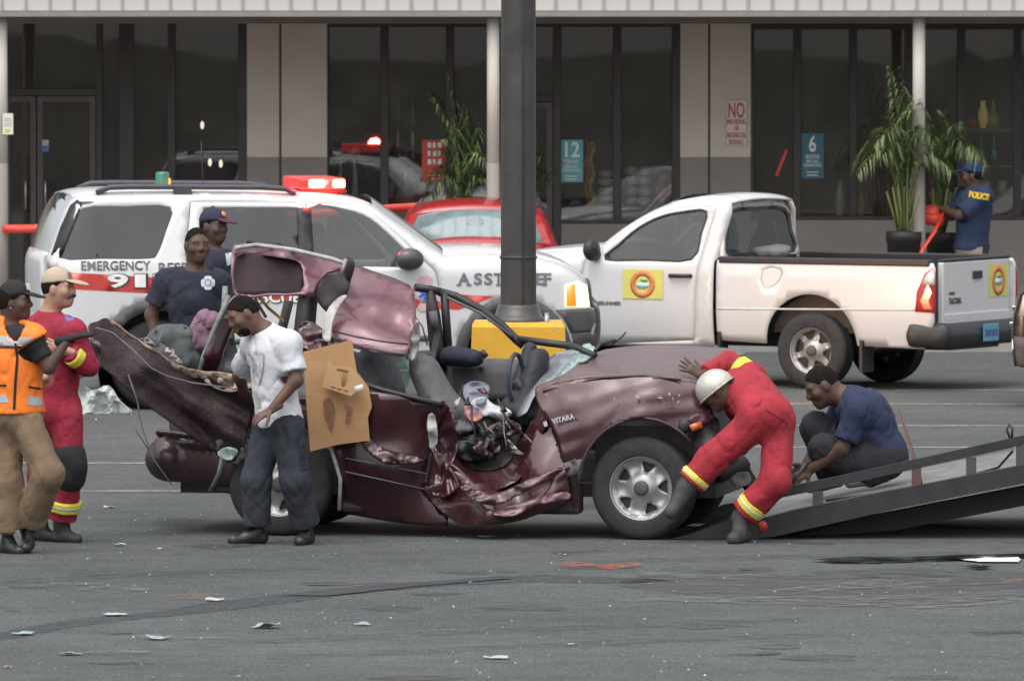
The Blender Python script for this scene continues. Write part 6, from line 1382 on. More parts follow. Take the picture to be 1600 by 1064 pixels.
# ================================================================ people
from mathutils.bvhtree import BVHTree
def nrm(v): v = np.array(v, float); return v / (np.linalg.norm(v) + 1e-12)
def frame(f, u):
    u = nrm(u); f = np.array(f, float); f = nrm(f - u * (f @ u)); l = np.cross(u, f); return np.array([l, f, u])     # rows: left, forward, up
SKIN_D = mat('skin_dark', (.085, .046, .032), .62, var=.15, scale=14); SKIN_M = mat('skin_brown', (.12, .062, .042), .6, var=.15, scale=14); SKIN_L = mat('skin_tan', (.40, .23, .16), .5, var=.1, scale=14)
M_HAIR = mat('hair_black', (.016, .013, .012), 1.0, var=.4, scale=60, bump=.5, bscale=150, spec=.08)
M_EYEW = mat('eye_white', (.20, .17, .15), .4); M_EYED = mat('eye_dark', (.01, .008, .007), .2)
class Person:
    def __init__(s, label, D, J, cf, pf=None, hf=None, hu=None, skin=SKIN_D, k=1.0, base_z=0.0, fat=1.0):
        s.J = {n: np.array(P(px, py, D + dy)) for n, (px, py, dy) in J.items()}
        s.k = k; s.fat = fat
        b = Vector(s.J['pel']); s.o = Vector((b.x, b.y, base_z)); s.root = thing('person', label, 'person', s.o)
        s.up = nrm(s.J['neck'] - s.J['pel']); s.pup = nrm(s.J['chest'] - s.J['pel']); s.cup = nrm(s.J['neck'] - s.J['chest'])
        s.Fc = frame(cf, s.cup); s.Fp = frame(pf if pf is not None else cf, s.pup); s.Fh = frame(hf if hf is not None else cf, hu if hu is not None else (0, 0, 1))
        s.skin = skin
    def torso(s, sd, off=0.0, sho=True):
        J, k, w = s.J, s.k, s.fat
        sd.ell(J['pel'], np.array((.158 * w, .112 * w, .125)) * k, s.Fp, .06, off)
        sd.ell(J['pel'] * .52 + J['chest'] * .48, np.array((.142 * w, .108 * w, .15)) * k, s.Fp, .07, off)
        sd.ell(J['chest'], np.array((.165 * w, .115 * w, .18)) * k, s.Fc, .07, off)
        if sho:
            sd.cap(J['shA'], J['shB'], .060 * k, k=.07, off=off); m = (J['shA'] + J['shB']) / 2
            for h_ in 'AB': sd.cap(J['neck'] * .8 + m * .2, J['sh' + h_], .045 * k, .055 * k, k=.05, off=off)
    def arm(s, sd, h_, off=0.0, t=1.0, flare=0.0):
        a, b, c = s.J['sh' + h_], s.J['el' + h_], s.J['wr' + h_]; k = s.k
        if t <= 1: e = a + (b - a) * t; sd.cap(a, e, .058 * k, (.058 - .014 * t) * k + flare, k=.04, off=off); return e, nrm(b - a)
        sd.cap(a, b, .058 * k, .044 * k + flare * .5, k=.04, off=off); e = b + (c - b) * (t - 1); sd.cap(b, e, .044 * k + flare * .5, (.044 - .014 * (t - 1)) * k + flare, k=.03, off=off); return e, nrm(c - b)
    def leg(s, sd, h_, off=0.0, t=2.0, flare=0.0):
        a, b, c = s.J['hip' + h_], s.J['kn' + h_], s.J['an' + h_]; k = s.k
        sd.cap(a, b, .084 * k, .060 * k + flare * .4, k=.05, off=off); e = b + (c - b) * (t - 1)
        sd.cap(b, e, .060 * k + flare * .4, .042 * k + flare, k=.04, off=off); return e, nrm(c - b)
    def head(s, sd):
        H = s.J['head']; F = s.Fh; k = s.k * 1.1; pt = lambda l, f, u: H + (F[0] * l + F[1] * f + F[2] * u) * k
        sd.ell(pt(0, -.012, .018), np.array((.074, .095, .100)) * k, F, .02)
        sd.ell(pt(0, .018, -.045), np.array((.060, .070, .070)) * k, F, .035)
        sd.ell(pt(0, .062, -.090), np.array((.030, .024, .022)) * k, F, .03)
        sd.cap(pt(-.045, .070, .028), pt(.045, .070, .028), .014 * k, k=.02)
        for sg in (-1, 1): sd.ell(pt(sg * .031, .088, .010), np.array((.017, .014, .011)) * k, F, .01, sub=True); sd.ell(pt(sg * .048, .055, -.02), np.array((.022, .026, .024)) * k, F, .03)
        sd.cap(pt(0, .080, .022), pt(0, .100, -.020), .009 * k, .014 * k, k=.014); sd.cap(pt(-.016, .088, -.026), pt(.016, .088, -.026), .011 * k, k=.012)
        sd.cap(pt(-.020, .080, -.056), pt(.020, .080, -.056), .011 * k, k=.008); sd.cap(pt(-.018, .079, -.069), pt(.018, .079, -.069), .012 * k, k=.008)
        for sg in (-1, 1): sd.ell(pt(sg * .076, -.008, -.004), np.array((.011, .022, .032)) * k, F, .01)
        sd.cap(pt(0, -.025, -.055), s.J['neck'] + F[1] * .0, .054 * k, .060 * k, k=.05)
    def hand(s, h_, d, n, curl=.5, spread=.25, thumb=1, off=0.0):
        """d: direction of the fingers, n: where the palm looks"""
        sd = SDF(); w = s.J['wr' + h_]; d = nrm(d); n = np.array(n, float); n = nrm(n - d * (n @ d)); x = np.cross(d, n) * thumb; k = s.k
        sd.cap(w - d * .06, w + d * .01, .030 * k, .026 * k, k=.03, off=off)
        c = w + d * .05 * k; sd.cap(w + d * .015, w + d * .075 * k, .034 * k, .038 * k, k=.02, flat=(tuple(n), .48), off=off)
        for i, (o_, L) in enumerate(((-.030, .072), (-.010, .082), (.011, .077), (.031, .060))):
            p = w + d * .088 * k + x * -o_ * k; dd = nrm(d - x * o_ * spread * 12); q = p
            for j in range(3):
                a = curl * (.35 + .55 * j); e = nrm(dd * math.cos(a) + n * math.sin(a)); r = q + e * L * k * (.44, .32, .26)[j]; sd.cap(q, r, (.0098 - .0009 * j) * k, (.0092 - .0010 * j) * k, k=.006, off=off); q = r
        p = w + d * .03 * k + x * .034 * k; e = nrm(d * .62 + x * .7 + n * .25 * (1 + curl)); q = p + e * .045 * k; sd.cap(p, q, .014 * k, .011 * k, k=.012, off=off); e2 = nrm(e + d * .6 + n * .35 * curl); sd.cap(q, q + e2 * .032 * k, .0105 * k, .009 * k, k=.006, off=off)
        return (sd, .0062)
    def body(s, hands=(), legs=True):
        sd = SDF(); s.torso(sd, -.004); s.head(sd)
        for h_ in 'AB':
            s.arm(sd, h_, 0, 2.0)
            if legs: s.leg(sd, h_, -.004)
        o = sdf_obj('body', [(sd, .0095)] + list(hands), s.skin, s.root, 0, s.o); s.bodyobj = o
        F, H, k = s.Fh, s.J['head'], s.k * 1.1
        for sg in (-1, 1):
            e = H + (F[0] * sg * .031 + F[1] * .076 + F[2] * .010) * k
            MB(s.o).lathe([(.0, .0095), (.005, .0085), (.0085, .004), (.0100, 0)], face_M(e, F[0], F[2]), 10).build('eye', M_EYEW, s.root); MB(s.o).lathe([(0, .0108), (.0042, .0098), (.0052, .0080)], face_M(e, F[0], F[2]), 8).build('pupil', M_EYED, s.root)
            b0 = H + (F[0] * sg * .015 + F[1] * .083 + F[2] * .030) * k; b1 = H + (F[0] * sg * .048 + F[1] * .072 + F[2] * .032) * k; MB(s.o).tube([b0, (b0 + b1) / 2 + F[2] * .004, b1], .0045, 6).build('eyebrow', M_HAIR, s.root)
        return o
    def hair(s, off=.006, m=M_HAIR, low=-.035, front=.055):
        F, H, k = s.Fh, s.J['head'], s.k * 1.1; pt = lambda l, f, u: H + (F[0] * l + F[1] * f + F[2] * u) * k
        sd = SDF(); sd.ell(pt(0, -.012, .018), np.array((.074, .095, .100)) * k + off, F, .02); sd.plane(pt(0, .055, front), F[1] * .72 - F[2] * .70); sd.plane(pt(0, 0, low), -F[2]); sd.plane(pt(0, -.0, .0), F[1] * .9 - F[2] * .35) if low < -.1 else None
        sd.plane(pt(0, .045, 0), F[1] * .95 - F[2] * .3)
        sd.wr = .002; sd.wsc = 60
        return sdf_obj('hair', sd, m, s.root, .0085, s.o)
    def cap(s, m, mb=None, brimdir=0.0, badge=None, tilt=0.0):
        F, H, k = s.Fh, s.J['head'], s.k * 1.1; pt = lambda l, f, u: H + (F[0] * l + F[1] * f + F[2] * u) * k
        sd = SDF(); sd.ell(pt(0, -.008, .035), np.array((.083, .103, .100)) * k, F, .02); sd.plane(pt(0, 0, .040), -F[2] + F[1] * .12); o = sdf_obj('cap', sd, m, s.root, .0085, s.o)
        sd = SDF(); sd.ell(pt(0, .115, .042), np.array((.072, .082, .010)) * k, np.array([F[0], nrm(F[1] - F[2] * .25), nrm(F[2] + F[1] * .25)]), .01); sdf_obj('brim', sd, mb or m, o, .007, s.o)
        sd = SDF(); sd.ell(pt(0, -.008, .136), np.array((.012, .012, .007)) * k, F); sdf_obj('button', sd, mb or m, o, .006, s.o)
        if badge:
            b = pt(0, .086, .085); MB(s.o).lathe([(0, .010), (.02, .008), (.024, .0)], face_M(b, F[0], F[2] - F[1] * .5), 14).build('badge', badge, o)
        return o
    def shirt(s, m, name='shirt', sleeve=.8, off=.020, hem=.13, wr=.008, flare=.012, torso=True, extra=None, neckcut=True):
        sd = SDF(); sd.wr = wr; s.torso(sd, off)
        for h_ in 'AB':
            if sleeve:
                e, d = s.arm(sd, h_, off * .6, sleeve, flare); sd.plane(e - d * .012, d, .13 * s.k)
        if hem is not None: sd.plane(s.J['pel'] - s.pup * hem, -s.pup)
        if neckcut: sd.plane(s.J['neck'] + s.cup * .012 + s.Fc[1] * .02, s.cup + s.Fc[1] * .35, .13)
        if extra: extra(sd)
        return sdf_obj(name, sd, m, s.root, .0115, s.o)
    def pants(s, m, name='trousers', off=.016, flare=.018, waist=.10, t=1.93, wr=.009, cuff=.18):
        sd = SDF(); sd.wr = wr; J = s.J; sd.ell(J['pel'], np.array((.158 * s.fat, .112 * s.fat, .125)) * s.k, s.Fp, .06, off * .8); sd.ell(J['pel'] * .6 + J['chest'] * .4, np.array((.14 * s.fat, .105 * s.fat, .12)) * s.k, s.Fp, .05, off * .6)
        for h_ in 'AB':
            e, d = s.leg(sd, h_, off, t, flare); sd.plane(e - d * .01, d, cuff)
        sd.plane(J['pel'] + s.pup * waist, s.pup, .24)
        return sdf_obj(name, sd, m, s.root, .0115, s.o)
    def belt(s, m, z=.10, w=.022):
        sd = SDF(); sd.ell(s.J['pel'] * .6 + s.J['chest'] * .4, np.array((.145 * s.fat, .11 * s.fat, .14)) * s.k, s.Fp, .05, .02); sd.ell(s.J['pel'], np.array((.158 * s.fat, .112 * s.fat, .125)) * s.k, s.Fp, .06, .018)
        sd.plane(s.J['pel'] + s.pup * (z + w), s.pup); sd.plane(s.J['pel'] + s.pup * (z - w), -s.pup); return sdf_obj('belt', sd, m, s.root, .011, s.o)
    def coverall(s, m, off=.026, flare=.022, wr=.011, tl=1.95, ta=1.93):
        sd = SDF(); sd.wr = wr; s.torso(sd, off)
        for h_ in 'AB':
            e, d = s.arm(sd, h_, off * .75, ta, .008); sd.plane(e - d * .01, d, .08); e, d = s.leg(sd, h_, off * .8, tl, flare); sd.plane(e - d * .01, d, .19)
        sd.plane(s.J['neck'] + s.cup * .03 + s.Fc[1] * .01, s.cup + s.Fc[1] * .3, .13)
        return sdf_obj('coverall', sd, m, s.root, .0115, s.o)
    def band(s, a, b, t0, t1, r, m, name='reflective_band', flat=None):
        A, B_ = s.J[a], s.J[b]; d = nrm(B_ - A); p0 = A + (B_ - A) * t0; p1 = A + (B_ - A) * t1; sd = SDF(); sd.cap(p0 - d * .02, p1 + d * .02, r, k=.01); sd.plane(p0, -d); sd.plane(p1, d); sd.wr = .003
        return sdf_obj(name, sd, m, s.root, .009, s.o)
    def shoe(s, h_, m, boot=0.0, sole_flat=True, name='shoe', sole=None, g=1.0):
        a, t = s.J['an' + h_], s.J['toe' + h_]; d = nrm(t - a); up = nrm(s.J['kn' + h_] - a)
        sd = SDF(); heel = a + (0 if sole_flat else 0) - up * .035 * s.k
        dn = np.array((0, 0, -1.0)) if sole_flat else -up
        hb = a - nrm(d * np.array((1, 1, 0)) if sole_flat else d) * .035
        zt = t[2] if sole_flat else None
        if sole_flat: h1 = hb.copy(); h1[2] = t[2] + .012
        else: h1 = hb - up * .045
        sd.cap(h1, t, .043 * g, .038 * g, k=.02, flat=None).cap(a, (h1 + t) / 2 + (np.array((0, 0, .02)) if sole_flat else up * .01), .045 * g, .040 * g, k=.03)
        if boot: sd.cap(a - up * .02, a + up * boot, .050 * g, .056 * g, k=.03)
        if sole_flat: sd.plane(np.array((0, 0, t[2] - .030)), (0, 0, -1))
        return sdf_obj(name, sd, m, s.root, .0095, s.o)
def decal(name, pts, target, m, parent, origin, step=4, lift=.004, holes=(), smooth=1):
    """patch laid on a garment: outline projected on its surface"""
    dg = bpy.context.evaluated_depsgraph_get(); me = target.data; off = Vector(origin)
    bv = BVHTree.FromPolygons([v.co + off for v in me.vertices], [tuple(p.vertices) for p in me.polygons])
    V, T = cdt(smooth_poly(pts, smooth) if smooth > 1 else pts, step, holes); W3 = []; ok = []
    for x, y in V:
        r = ray(x, y).normalized(); h = bv.ray_cast(Vector((0, 0, HC)), r)
        ok.append(h[0] is not None); W3.append((h[0] - r * lift) if h[0] is not None else Vector((0, 0, 0)))
    T = [t for t in T if all(ok[i] for i in t) and max((W3[t[i]] - W3[t[i - 1]]).length for i in range(3)) < .25]
    if not T: return None
    used = sorted({i for t in T for i in t}); mp = {i: k for k, i in enumerate(used)}
    return mesh_tris(name, [W3[i] for i in used], [[mp[i] for i in t] for t in T], m, parent, origin, 0, True, (0, -1, 0))
def decal_text(name, txt, target, m, parent, origin, cx, cy, hpx, wpx, rot=0, bold=.02, lift=.005):
    ob = lettering(name, txt, m, None, Matrix.Identity(4), 1, .0, bold); me = ob.data
    off = Vector(origin); bv = BVHTree.FromPolygons([v.co + off for v in target.data.vertices], [tuple(p.vertices) for p in target.data.polygons])
    xs = [v.co.x for v in me.vertices]; ys = [v.co.y for v in me.vertices]; c, s_ = math.cos(R(rot)), math.sin(R(rot)); kx = wpx / (max(xs) - min(xs)); ky = hpx / (max(ys) - min(ys)); last = None
    for v in me.vertices:
        u = (v.co.x - (max(xs) + min(xs)) / 2) * kx; w = -(v.co.y - (max(ys) + min(ys)) / 2) * ky
        r = ray(cx + u * c - w * s_, cy + u * s_ + w * c).normalized(); h = bv.ray_cast(Vector((0, 0, HC)), r)
        if h[0] is not None: last = (h[0] - Vector((0, 0, HC))).length
        v.co = Vector((0, 0, HC)) + r * ((last or (off - Vector((0, 0, HC))).length) - lift) - off
    me.update(); ob.parent = parent; return ob

M_NAVY = mat('navy_cotton', (.020, .022, .038), .95, var=.25, scale=9, bump=.25, bscale=30); M_NAVYP = mat('navy_trousers', (.026, .029, .040), .95, var=.3, scale=7, bump=.3, bscale=30); M_SHOE = mat('black_leather', (.018, .018, .019), .4, var=.3)
M_WTEE = mat('white_cotton', (.56, .575, .61), .95, var=.08, scale=5, bump=.3, bscale=26); M_KHAKI = mat('khaki_cloth', (.17, .118, .072), .95, var=.22, scale=6, bump=.28, bscale=30)
M_HIVIS = mat('hivis_orange', (.85, .20, .02), .7, var=.06, emit=(1, .22, .02), estr=.0); M_SILVER = mat('reflective_silver', (.36, .39, .40), .4, var=.1); M_YEL = mat('hivis_yellow', (.62, .56, .05), .6, var=.1); M_BLKC = mat('black_cloth', (.012, .012, .014), .85, var=.3)
M_COV = mat('red_coverall', (.30, .018, .030), .85, var=.24, scale=6, bump=.28, bscale=30); M_COV2 = mat('crimson_coverall', (.27, .014, .036), .85, var=.24, scale=6, bump=.28, bscale=30)

# --- man in white T-shirt
p = Person('man in white printed T-shirt and navy trousers stepping beside the wreck', 61.55, dict(head=(380, 493, -.02), neck=(413, 516, 0), chest=(424, 562, 0), pel=(436, 655, 0), shA=(452, 538, -.14), shB=(398, 536, .16), elA=(463, 594, -.20), elB=(374, 588, .52), wrA=(424, 640, -.22), wrB=(384, 622, .98), hipA=(449, 668, -.06), hipB=(420, 664, .07), knA=(461, 752, -.08), knB=(400, 752, .0), anA=(480, 828, .02), anB=(402, 828, .04), toeA=(468, 846, -.12), toeB=(364, 844, -.02)),
           cf=(-.82, -.57, 0), pf=(-.62, -.78, 0), hf=(-.82, -.32, -.56), hu=(-.48, .0, .88), skin=SKIN_M)
p.body([p.hand('A', (-.86, -.1, -.5), (.3, .5, -.75), .55, .2, 1)]); p.hair(.0035)
t = p.shirt(M_WTEE, sleeve=.82, off=.024, hem=.045, wr=.011, flare=.022); t.name = 'tshirt'
decal('shirt_print', [(384, 540), (400, 548), (412, 552), (410, 580), (404, 602), (390, 590), (385, 565)], t, mat('faded_print', (.30, .34, .46), .9, var=.45, scale=18, vcol2=(.5, .5, .48)), p.root, p.o, 4, .016)
decal('dirt_smudge', [(388, 608), (402, 612), (408, 636), (396, 640)], t, mat('tshirt_dirt', (.42, .38, .33), .9, var=.2), p.root, p.o)
p.pants(M_NAVYP, off=.022, flare=.034, waist=.05, wr=.011); p.shoe('A', M_SHOE); p.shoe('B', M_SHOE)
tr_ = [x for x in p.root.children if x.name.startswith('trousers')][0]
for q in ([(466, 690), (484, 687), (486, 696), (468, 699)], [(468, 700), (486, 697), (488, 732), (471, 735)], [(440, 664), (446, 663), (452, 690), (449, 691)]): decal('pocket', q, tr_, mat('pocket_navy', (.018, .020, .030), .95, var=.3, bump=.5), p.root, p.o, 3, .007)
bd = SDF(); F, H = p.Fh, p.J['head']; pt = lambda l, f, u: H + F[0] * l + F[1] * f + F[2] * u
bd.ell(pt(0, .033, -.079), np.array((.061, .068, .055)), F, .02); bd.plane(pt(0, .0, -.053), F[2]); sdf_obj('beard', bd, M_HAIR, p.root, .009, p.o)
# --- broad man in navy T-shirt behind the wreck
p = Person('broad man in navy T-shirt with round white chest emblem behind the wreck', 68.2, dict(head=(308, 384, 0), neck=(304, 424, .02), chest=(300, 468, 0), pel=(302, 570, .02), shA=(260, 440, 0), shB=(340, 440, .02), elA=(236, 492, .02), elB=(360, 498, .05), wrA=(248, 548, -.05), wrB=(352, 556, -.05), hipA=(284, 585, 0), hipB=(322, 585, 0), knA=(284, 668, 0), knB=(322, 668, .05), anA=(302, 745, .05), anB=(330, 745, .1), toeA=(300, 757, -.12), toeB=(334, 756, -.06)),
           cf=(.15, -1, 0), hf=(.35, -.92, -.08), skin=SKIN_D, k=1.02, fat=1.05)
p.body([p.hand('A', (.1, -.1, -1), (.8, 0, 0), .4)]); p.hair(.003, front=.066); t = p.shirt(M_NAVY, sleeve=.75, off=.024, hem=.06, wr=.013, flare=.03); p.pants(M_NAVYP); p.shoe('A', M_SHOE); p.shoe('B', M_SHOE)
EM = mat('emblem_white', (.5, .56, .62), .8); cx, cy, rr = 325, 442, 11
mb_pts = []
for i in range(4):
    for (a, q) in ((-38, .98), (-15, 1.04), (0, .98), (15, 1.04), (38, .98), (45, .62)): mb_pts.append((cx + rr * q * math.cos(R(90 * i + a)), cy + rr * q * math.sin(R(90 * i + a))))
decal('chest_emblem', mb_pts, t, EM, p.root, p.o, 3, .004, holes=[[(cx + rr * .5 * math.cos(R(a)), cy + rr * .5 * math.sin(R(a))) for a in range(0, 360, 30)]])
decal('chest_emblem', [(cx + rr * .40 * math.cos(R(a)), cy + rr * .40 * math.sin(R(a))) for a in range(0, 360, 30)], t, EM, p.root, p.o, 3, .005)
# --- man in navy cap behind him
p = Person('man in navy cap with orange badge standing behind the broad man', 70.2, dict(head=(334, 354, 0), neck=(332, 390, .03), chest=(332, 436, 0), pel=(332, 530, .02), shA=(312, 408, .1), shB=(354, 408, -.1), elA=(306, 462, .1), elB=(366, 462, -.1), wrA=(312, 515, .0), wrB=(366, 515, -.18), hipA=(320, 545, 0), hipB=(348, 545, 0), knA=(322, 640, 0), knB=(348, 640, 0), anA=(322, 722, .05), anB=(348, 722, .05), toeA=(334, 734, -.05), toeB=(362, 734, -.05)), cf=(.55, -.83, 0), hf=(.82, -.57, -.1), skin=SKIN_D, k=1.0)
p.body(); p.hair(.004, low=-.06); t = p.shirt(M_NAVY, sleeve=.75, off=.022, hem=.06, flare=.02); p.pants(M_NAVYP); p.shoe('A', M_SHOE); p.shoe('B', M_SHOE)
p.cap(mat('cap_navy', (.02, .022, .05), .85), mat('brim_red_edge', (.07, .018, .035), .85), badge=mat('badge_orange', (.6, .22, .08), .7, var=.3, scale=60))
decal('sleeve_patch', [(352, 396), (362, 394), (364, 412), (355, 416)], t, mat('patch_pale', (.4, .47, .52), .8), p.root, p.o, 3)
# --- woman in orange vest
p = Person('woman in black cap and orange reflective vest holding the peeled roof', 60.65, dict(head=(24, 471, 0), neck=(12, 508, .02), chest=(24, 560, 0), pel=(26, 648, 0), shA=(50, 530, -.10), shB=(-22, 530, .10), elA=(76, 574, -.12), elB=(-35, 590, .1), wrA=(106, 530, -.10), wrB=(-20, 640, .0), hipA=(42, 664, -.04), hipB=(8, 664, .06), knA=(76, 740, -.14), knB=(12, 755, .0), anA=(44, 822, .08), anB=(12, 842, .0), toeA=(40, 856, -.06), toeB=(30, 861, -.08)), cf=(.40, -.92, 0), hf=(.97, -.20, -.05), skin=SKIN_D, k=.97)
b = p.body(); gl = sdf_obj('glove', [p.hand('A', (1, -.05, .28), (0, .15, -1), .25, .1, 1, .004)], M_BLKC, p.root, 0, p.o); p.hair(.012, low=-.06)
p.shirt(M_BLKC, sleeve=.75, off=.014, hem=.05, flare=.014, wr=.005); p.pants(M_KHAKI, off=.026, flare=.040, waist=.02, wr=.009); p.shoe('A', M_SHOE, .08, name='boot'); p.shoe('B', M_SHOE, .0)
v = p.shirt(M_HIVIS, 'vest', sleeve=.16, off=.040, hem=-.01, wr=.010, flare=.0, neckcut=False, extra=lambda sd: sd.ell(p.J['neck'] + p.Fc[1] * .13 + p.cup * .0, (.065, .09, .16), p.Fc, .01, sub=True))
for q in ([(-10, 524), (20, 526), (40, 527), (66, 529), (68, 541), (40, 541), (20, 540), (-10, 538)], [(-10, 617), (10, 617), (14, 629), (-10, 629)], [(44, 618), (77, 624), (74, 636), (43, 632)]): decal('reflective_stripe', q, v, M_SILVER, p.root, p.o, 4, .004)
for q in ([(19, 512), (23, 512), (29, 560), (26, 600), (24, 640), (20, 640), (22, 600), (25, 560)], [(-10, 540), (68, 543), (68, 546), (-10, 543)], [(-10, 600), (10, 601), (10, 604), (-10, 603)], [(45, 603), (76, 608), (76, 611), (45, 606)]): decal('black_trim', q, v, M_BLKC, p.root, p.o, 3, .006)
p.cap(M_BLKC); MB(p.o).box((-.028, -.022, 0), (.028, .022, .004), M=face_M(p.J['head'] + p.Fh[1] * .092 + p.Fh[2] * .100 - p.Fh[0] * .035, p.Fh[0] - p.Fh[1] * .9, p.Fh[2])).build('cap_patch', mat('patch_white', (.6, .62, .66), .7), p.root)
e0 = Vector(p.J['head'] - p.Fh[0] * .082 - p.Fh[2] * .042 - p.Fh[1] * .01); MB(p.o).lathe([(0, .008), (.008, 0), (0, -.008)], Matrix.Translation(e0), 8).build('earring', M_CHROME, p.root)
# --- man in red coverall with tan cap
p = Person('man with moustache in tan cap and red coverall behind the vest woman', 61.75, dict(head=(92, 451, 0), neck=(76, 492, .02), chest=(84, 545, 0), pel=(88, 640, 0), shA=(114, 520, -.12), shB=(46, 518, .14), elA=(138, 572, -.08), elB=(42, 575, .1), wrA=(104, 548, -.20), wrB=(70, 590, -.15), hipA=(104, 655, -.05), hipB=(72, 655, .08), knA=(108, 728, -.08), knB=(66, 735, .05), anA=(96, 818, .02), anB=(62, 820, .12), toeA=(120, 842, -.03), toeB=(84, 838, .08)), cf=(.62, -.78, 0), hf=(.93, -.32, -.12), skin=SKIN_L, k=1.0)
p.body([p.hand('A', (-.9, -.1, .3), (.2, .9, 0), .6)]); p.hair(.006, low=-.05); cv = p.coverall(M_COV2, off=.028, flare=.030, wr=.010)
p.shirt(M_BLKC, 'undershirt', sleeve=0, off=.012, hem=-.36, wr=0)
p.band('knA', 'anA', .58, .76, .116, M_YEL); p.band('knA', 'anA', .64, .70, .119, M_SILVER); p.band('elA', 'wrA', .45, .75, .074, M_YEL)
kp = SDF().cap(p.J['knA'] + np.array((0, 0, .06)), p.J['knA'] - np.array((0, 0, .07)), .116, .112, k=.03).ell(p.J['knA'] + np.array((.05, -.03, 0)), (.07, .085, .10), None, .03); kp.wr = .006; sdf_obj('knee_pad', kp, M_BLKC, p.root, .011, p.o)
p.shoe('A', mat('work_boot', (.03, .028, .028), .6), .10, name='boot'); p.shoe('B', mat('work_boot', (.03, .028, .028), .6), .10, name='boot')
c_ = p.cap(mat('cap_tan', (.42, .35, .26), .9, var=.06)); F, H = p.Fh, p.J['head']; pt = lambda l, f, u: Vector(H + F[0] * l + F[1] * f + F[2] * u)
MB(p.o).box((-.02, -.018, 0), (.02, .018, .004), M=face_M(pt(-.035, .092, .093), F[0], F[2] - F[1] * .4)).build('cap_patch', mat('patch_brown', (.28, .13, .06), .8), c_)
MB(p.o).tube([pt(-.046, .080, -.064), pt(-.024, .106, -.046), pt(.024, .106, -.046), pt(.046, .080, -.064)], [.006, .010, .010, .006], 7).build('moustache', mat('moustache_dark', (.045, .03, .025), .9), p.root)
decal('collar_patch', [(100, 490), (112, 488), (116, 500), (104, 502)], cv, mat('patch_blue', (.10, .13, .35), .8), p.root, p.o, 3)
# --- firefighter bending over the bonnet
p = Person('firefighter in red coverall and white helmet bending over the wreck bonnet', 61.75, dict(head=(1120, 610, .16), neck=(1146, 606, .30), chest=(1166, 612, .26), pel=(1198, 648, .0), shA=(1156, 622, .30), shB=(1176, 590, .52), elA=(1150, 640, .42), elB=(1140, 566, .62), wrA=(1136, 622, .62), wrB=(1096, 586, .42), hipA=(1172, 668, -.02), hipB=(1216, 668, .02), knA=(1114, 716, .02), knB=(1212, 752, -.08), anA=(1076, 758, .02), anB=(1160, 806, .0), toeA=(1050, 800, -.02), toeB=(1146, 842, -.16)),
           cf=(-.6, .35, -.72), pf=(-.45, .72, -.5), hf=(-.75, .25, -.6), hu=(-.62, .1, .78), skin=SKIN_D, k=1.0, fat=1.06)
p.body([p.hand('B', (-.82, .0, .5), (-.3, .85, -.4), .2, .8, -1)]); cv = p.coverall(M_COV, off=.032, flare=.034, wr=.012, ta=1.9)
p.band('shB', 'elB', .30, .66, .092, M_YEL); p.band('knA', 'anA', .62, .82, .106, M_YEL); p.band('knA', 'anA', .68, .76, .109, mat('band_pale', (.6, .57, .42), .6)); p.band('knB', 'anB', .60, .82, .106, M_YEL); p.band('knB', 'anB', .67, .75, .109, mat('band_pale', (.6, .57, .42), .6))
M_BOOT = mat('dusty_boot', (.045, .043, .042), .7, var=.4, scale=14)
p.shoe('A', M_BOOT, .08, False, 'boot', g=1.3); p.shoe('B', M_BOOT, .10, True, 'boot', g=1.25)
F, H = p.Fh, p.J['head']; sd = SDF(); sd.ell(H + F[2] * .02, (.118, .138, .125), F, .02); sd.plane(H - F[2] * .005, -F[2]); hm = sdf_obj('helmet', sd, mat('helmet_pearl', (.50, .47, .42), .28, coat=.7, var=.08, metal=.2), p.root, .010, p.o)
sd = SDF(); sd.ell(H - F[2] * .0, (.128, .152, .014), F, .01); sdf_obj('brim', sd, mat('helmet_pearl', (.5, .47, .42), .28), hm, .009, p.o); sd = SDF(); sd.cap(H - F[1] * .115 - F[2] * .02, H - F[1] * .09 - F[2] * .07, .035, .045, k=.02); sdf_obj('neck_guard', sd, M_BLKC, hm, .012, p.o)
decal('pocket_flap', [(1198, 626), (1222, 636), (1238, 652), (1232, 662), (1214, 650), (1196, 640)], cv, M_COV, p.root, p.o, 4, .008)
# --- crouching man on the ramp
p = Person('man in dark blue T-shirt crouching on the tow ramp', 62.95, dict(head=(1284, 604, 0), neck=(1318, 618, .0), chest=(1352, 646, 0), pel=(1382, 712, 0), shA=(1340, 644, -.18), shB=(1322, 634, .20), elA=(1316, 700, -.20), elB=(1282, 690, .12), wrA=(1266, 734, -.14), wrB=(1258, 728, .06), hipA=(1380, 722, -.09), hipB=(1376, 718, .10), knA=(1288, 702, -.10), knB=(1276, 668, .12), anA=(1366, 742, -.10), anB=(1300, 745, .12), toeA=(1328, 754, -.12), toeB=(1266, 762, .1)),
           cf=(-.72, -.1, -.6), pf=(-.9, 0, -.2), hf=(-.86, -.16, -.45), hu=(-.48, 0, .87), skin=SKIN_D, k=1.08, base_z=.25, fat=1.14)
p.body([p.hand('A', (-.85, 0, -.5), (.2, .8, -.4), .7, .1), p.hand('B', (-.8, 0, -.55), (.1, -.8, -.3), .6, .1)]); p.hair(.003); t = p.shirt(mat('blue_cotton', (.017, .025, .060), .95, var=.2, scale=8, bump=.25, bscale=30), sleeve=.85, off=.024, hem=.11, wr=.016, flare=.024); t.name = 'tshirt'
p.pants(mat('charcoal_trousers', (.018, .019, .025), .9, var=.2), off=.032, flare=.02, waist=.20, wr=.012, cuff=.085); p.shoe('A', mat('grey_trainer', (.10, .10, .095), .8, var=.3, scale=20), 0, False); p.shoe('B', mat('grey_trainer', (.10, .10, .095), .8), 0, False)
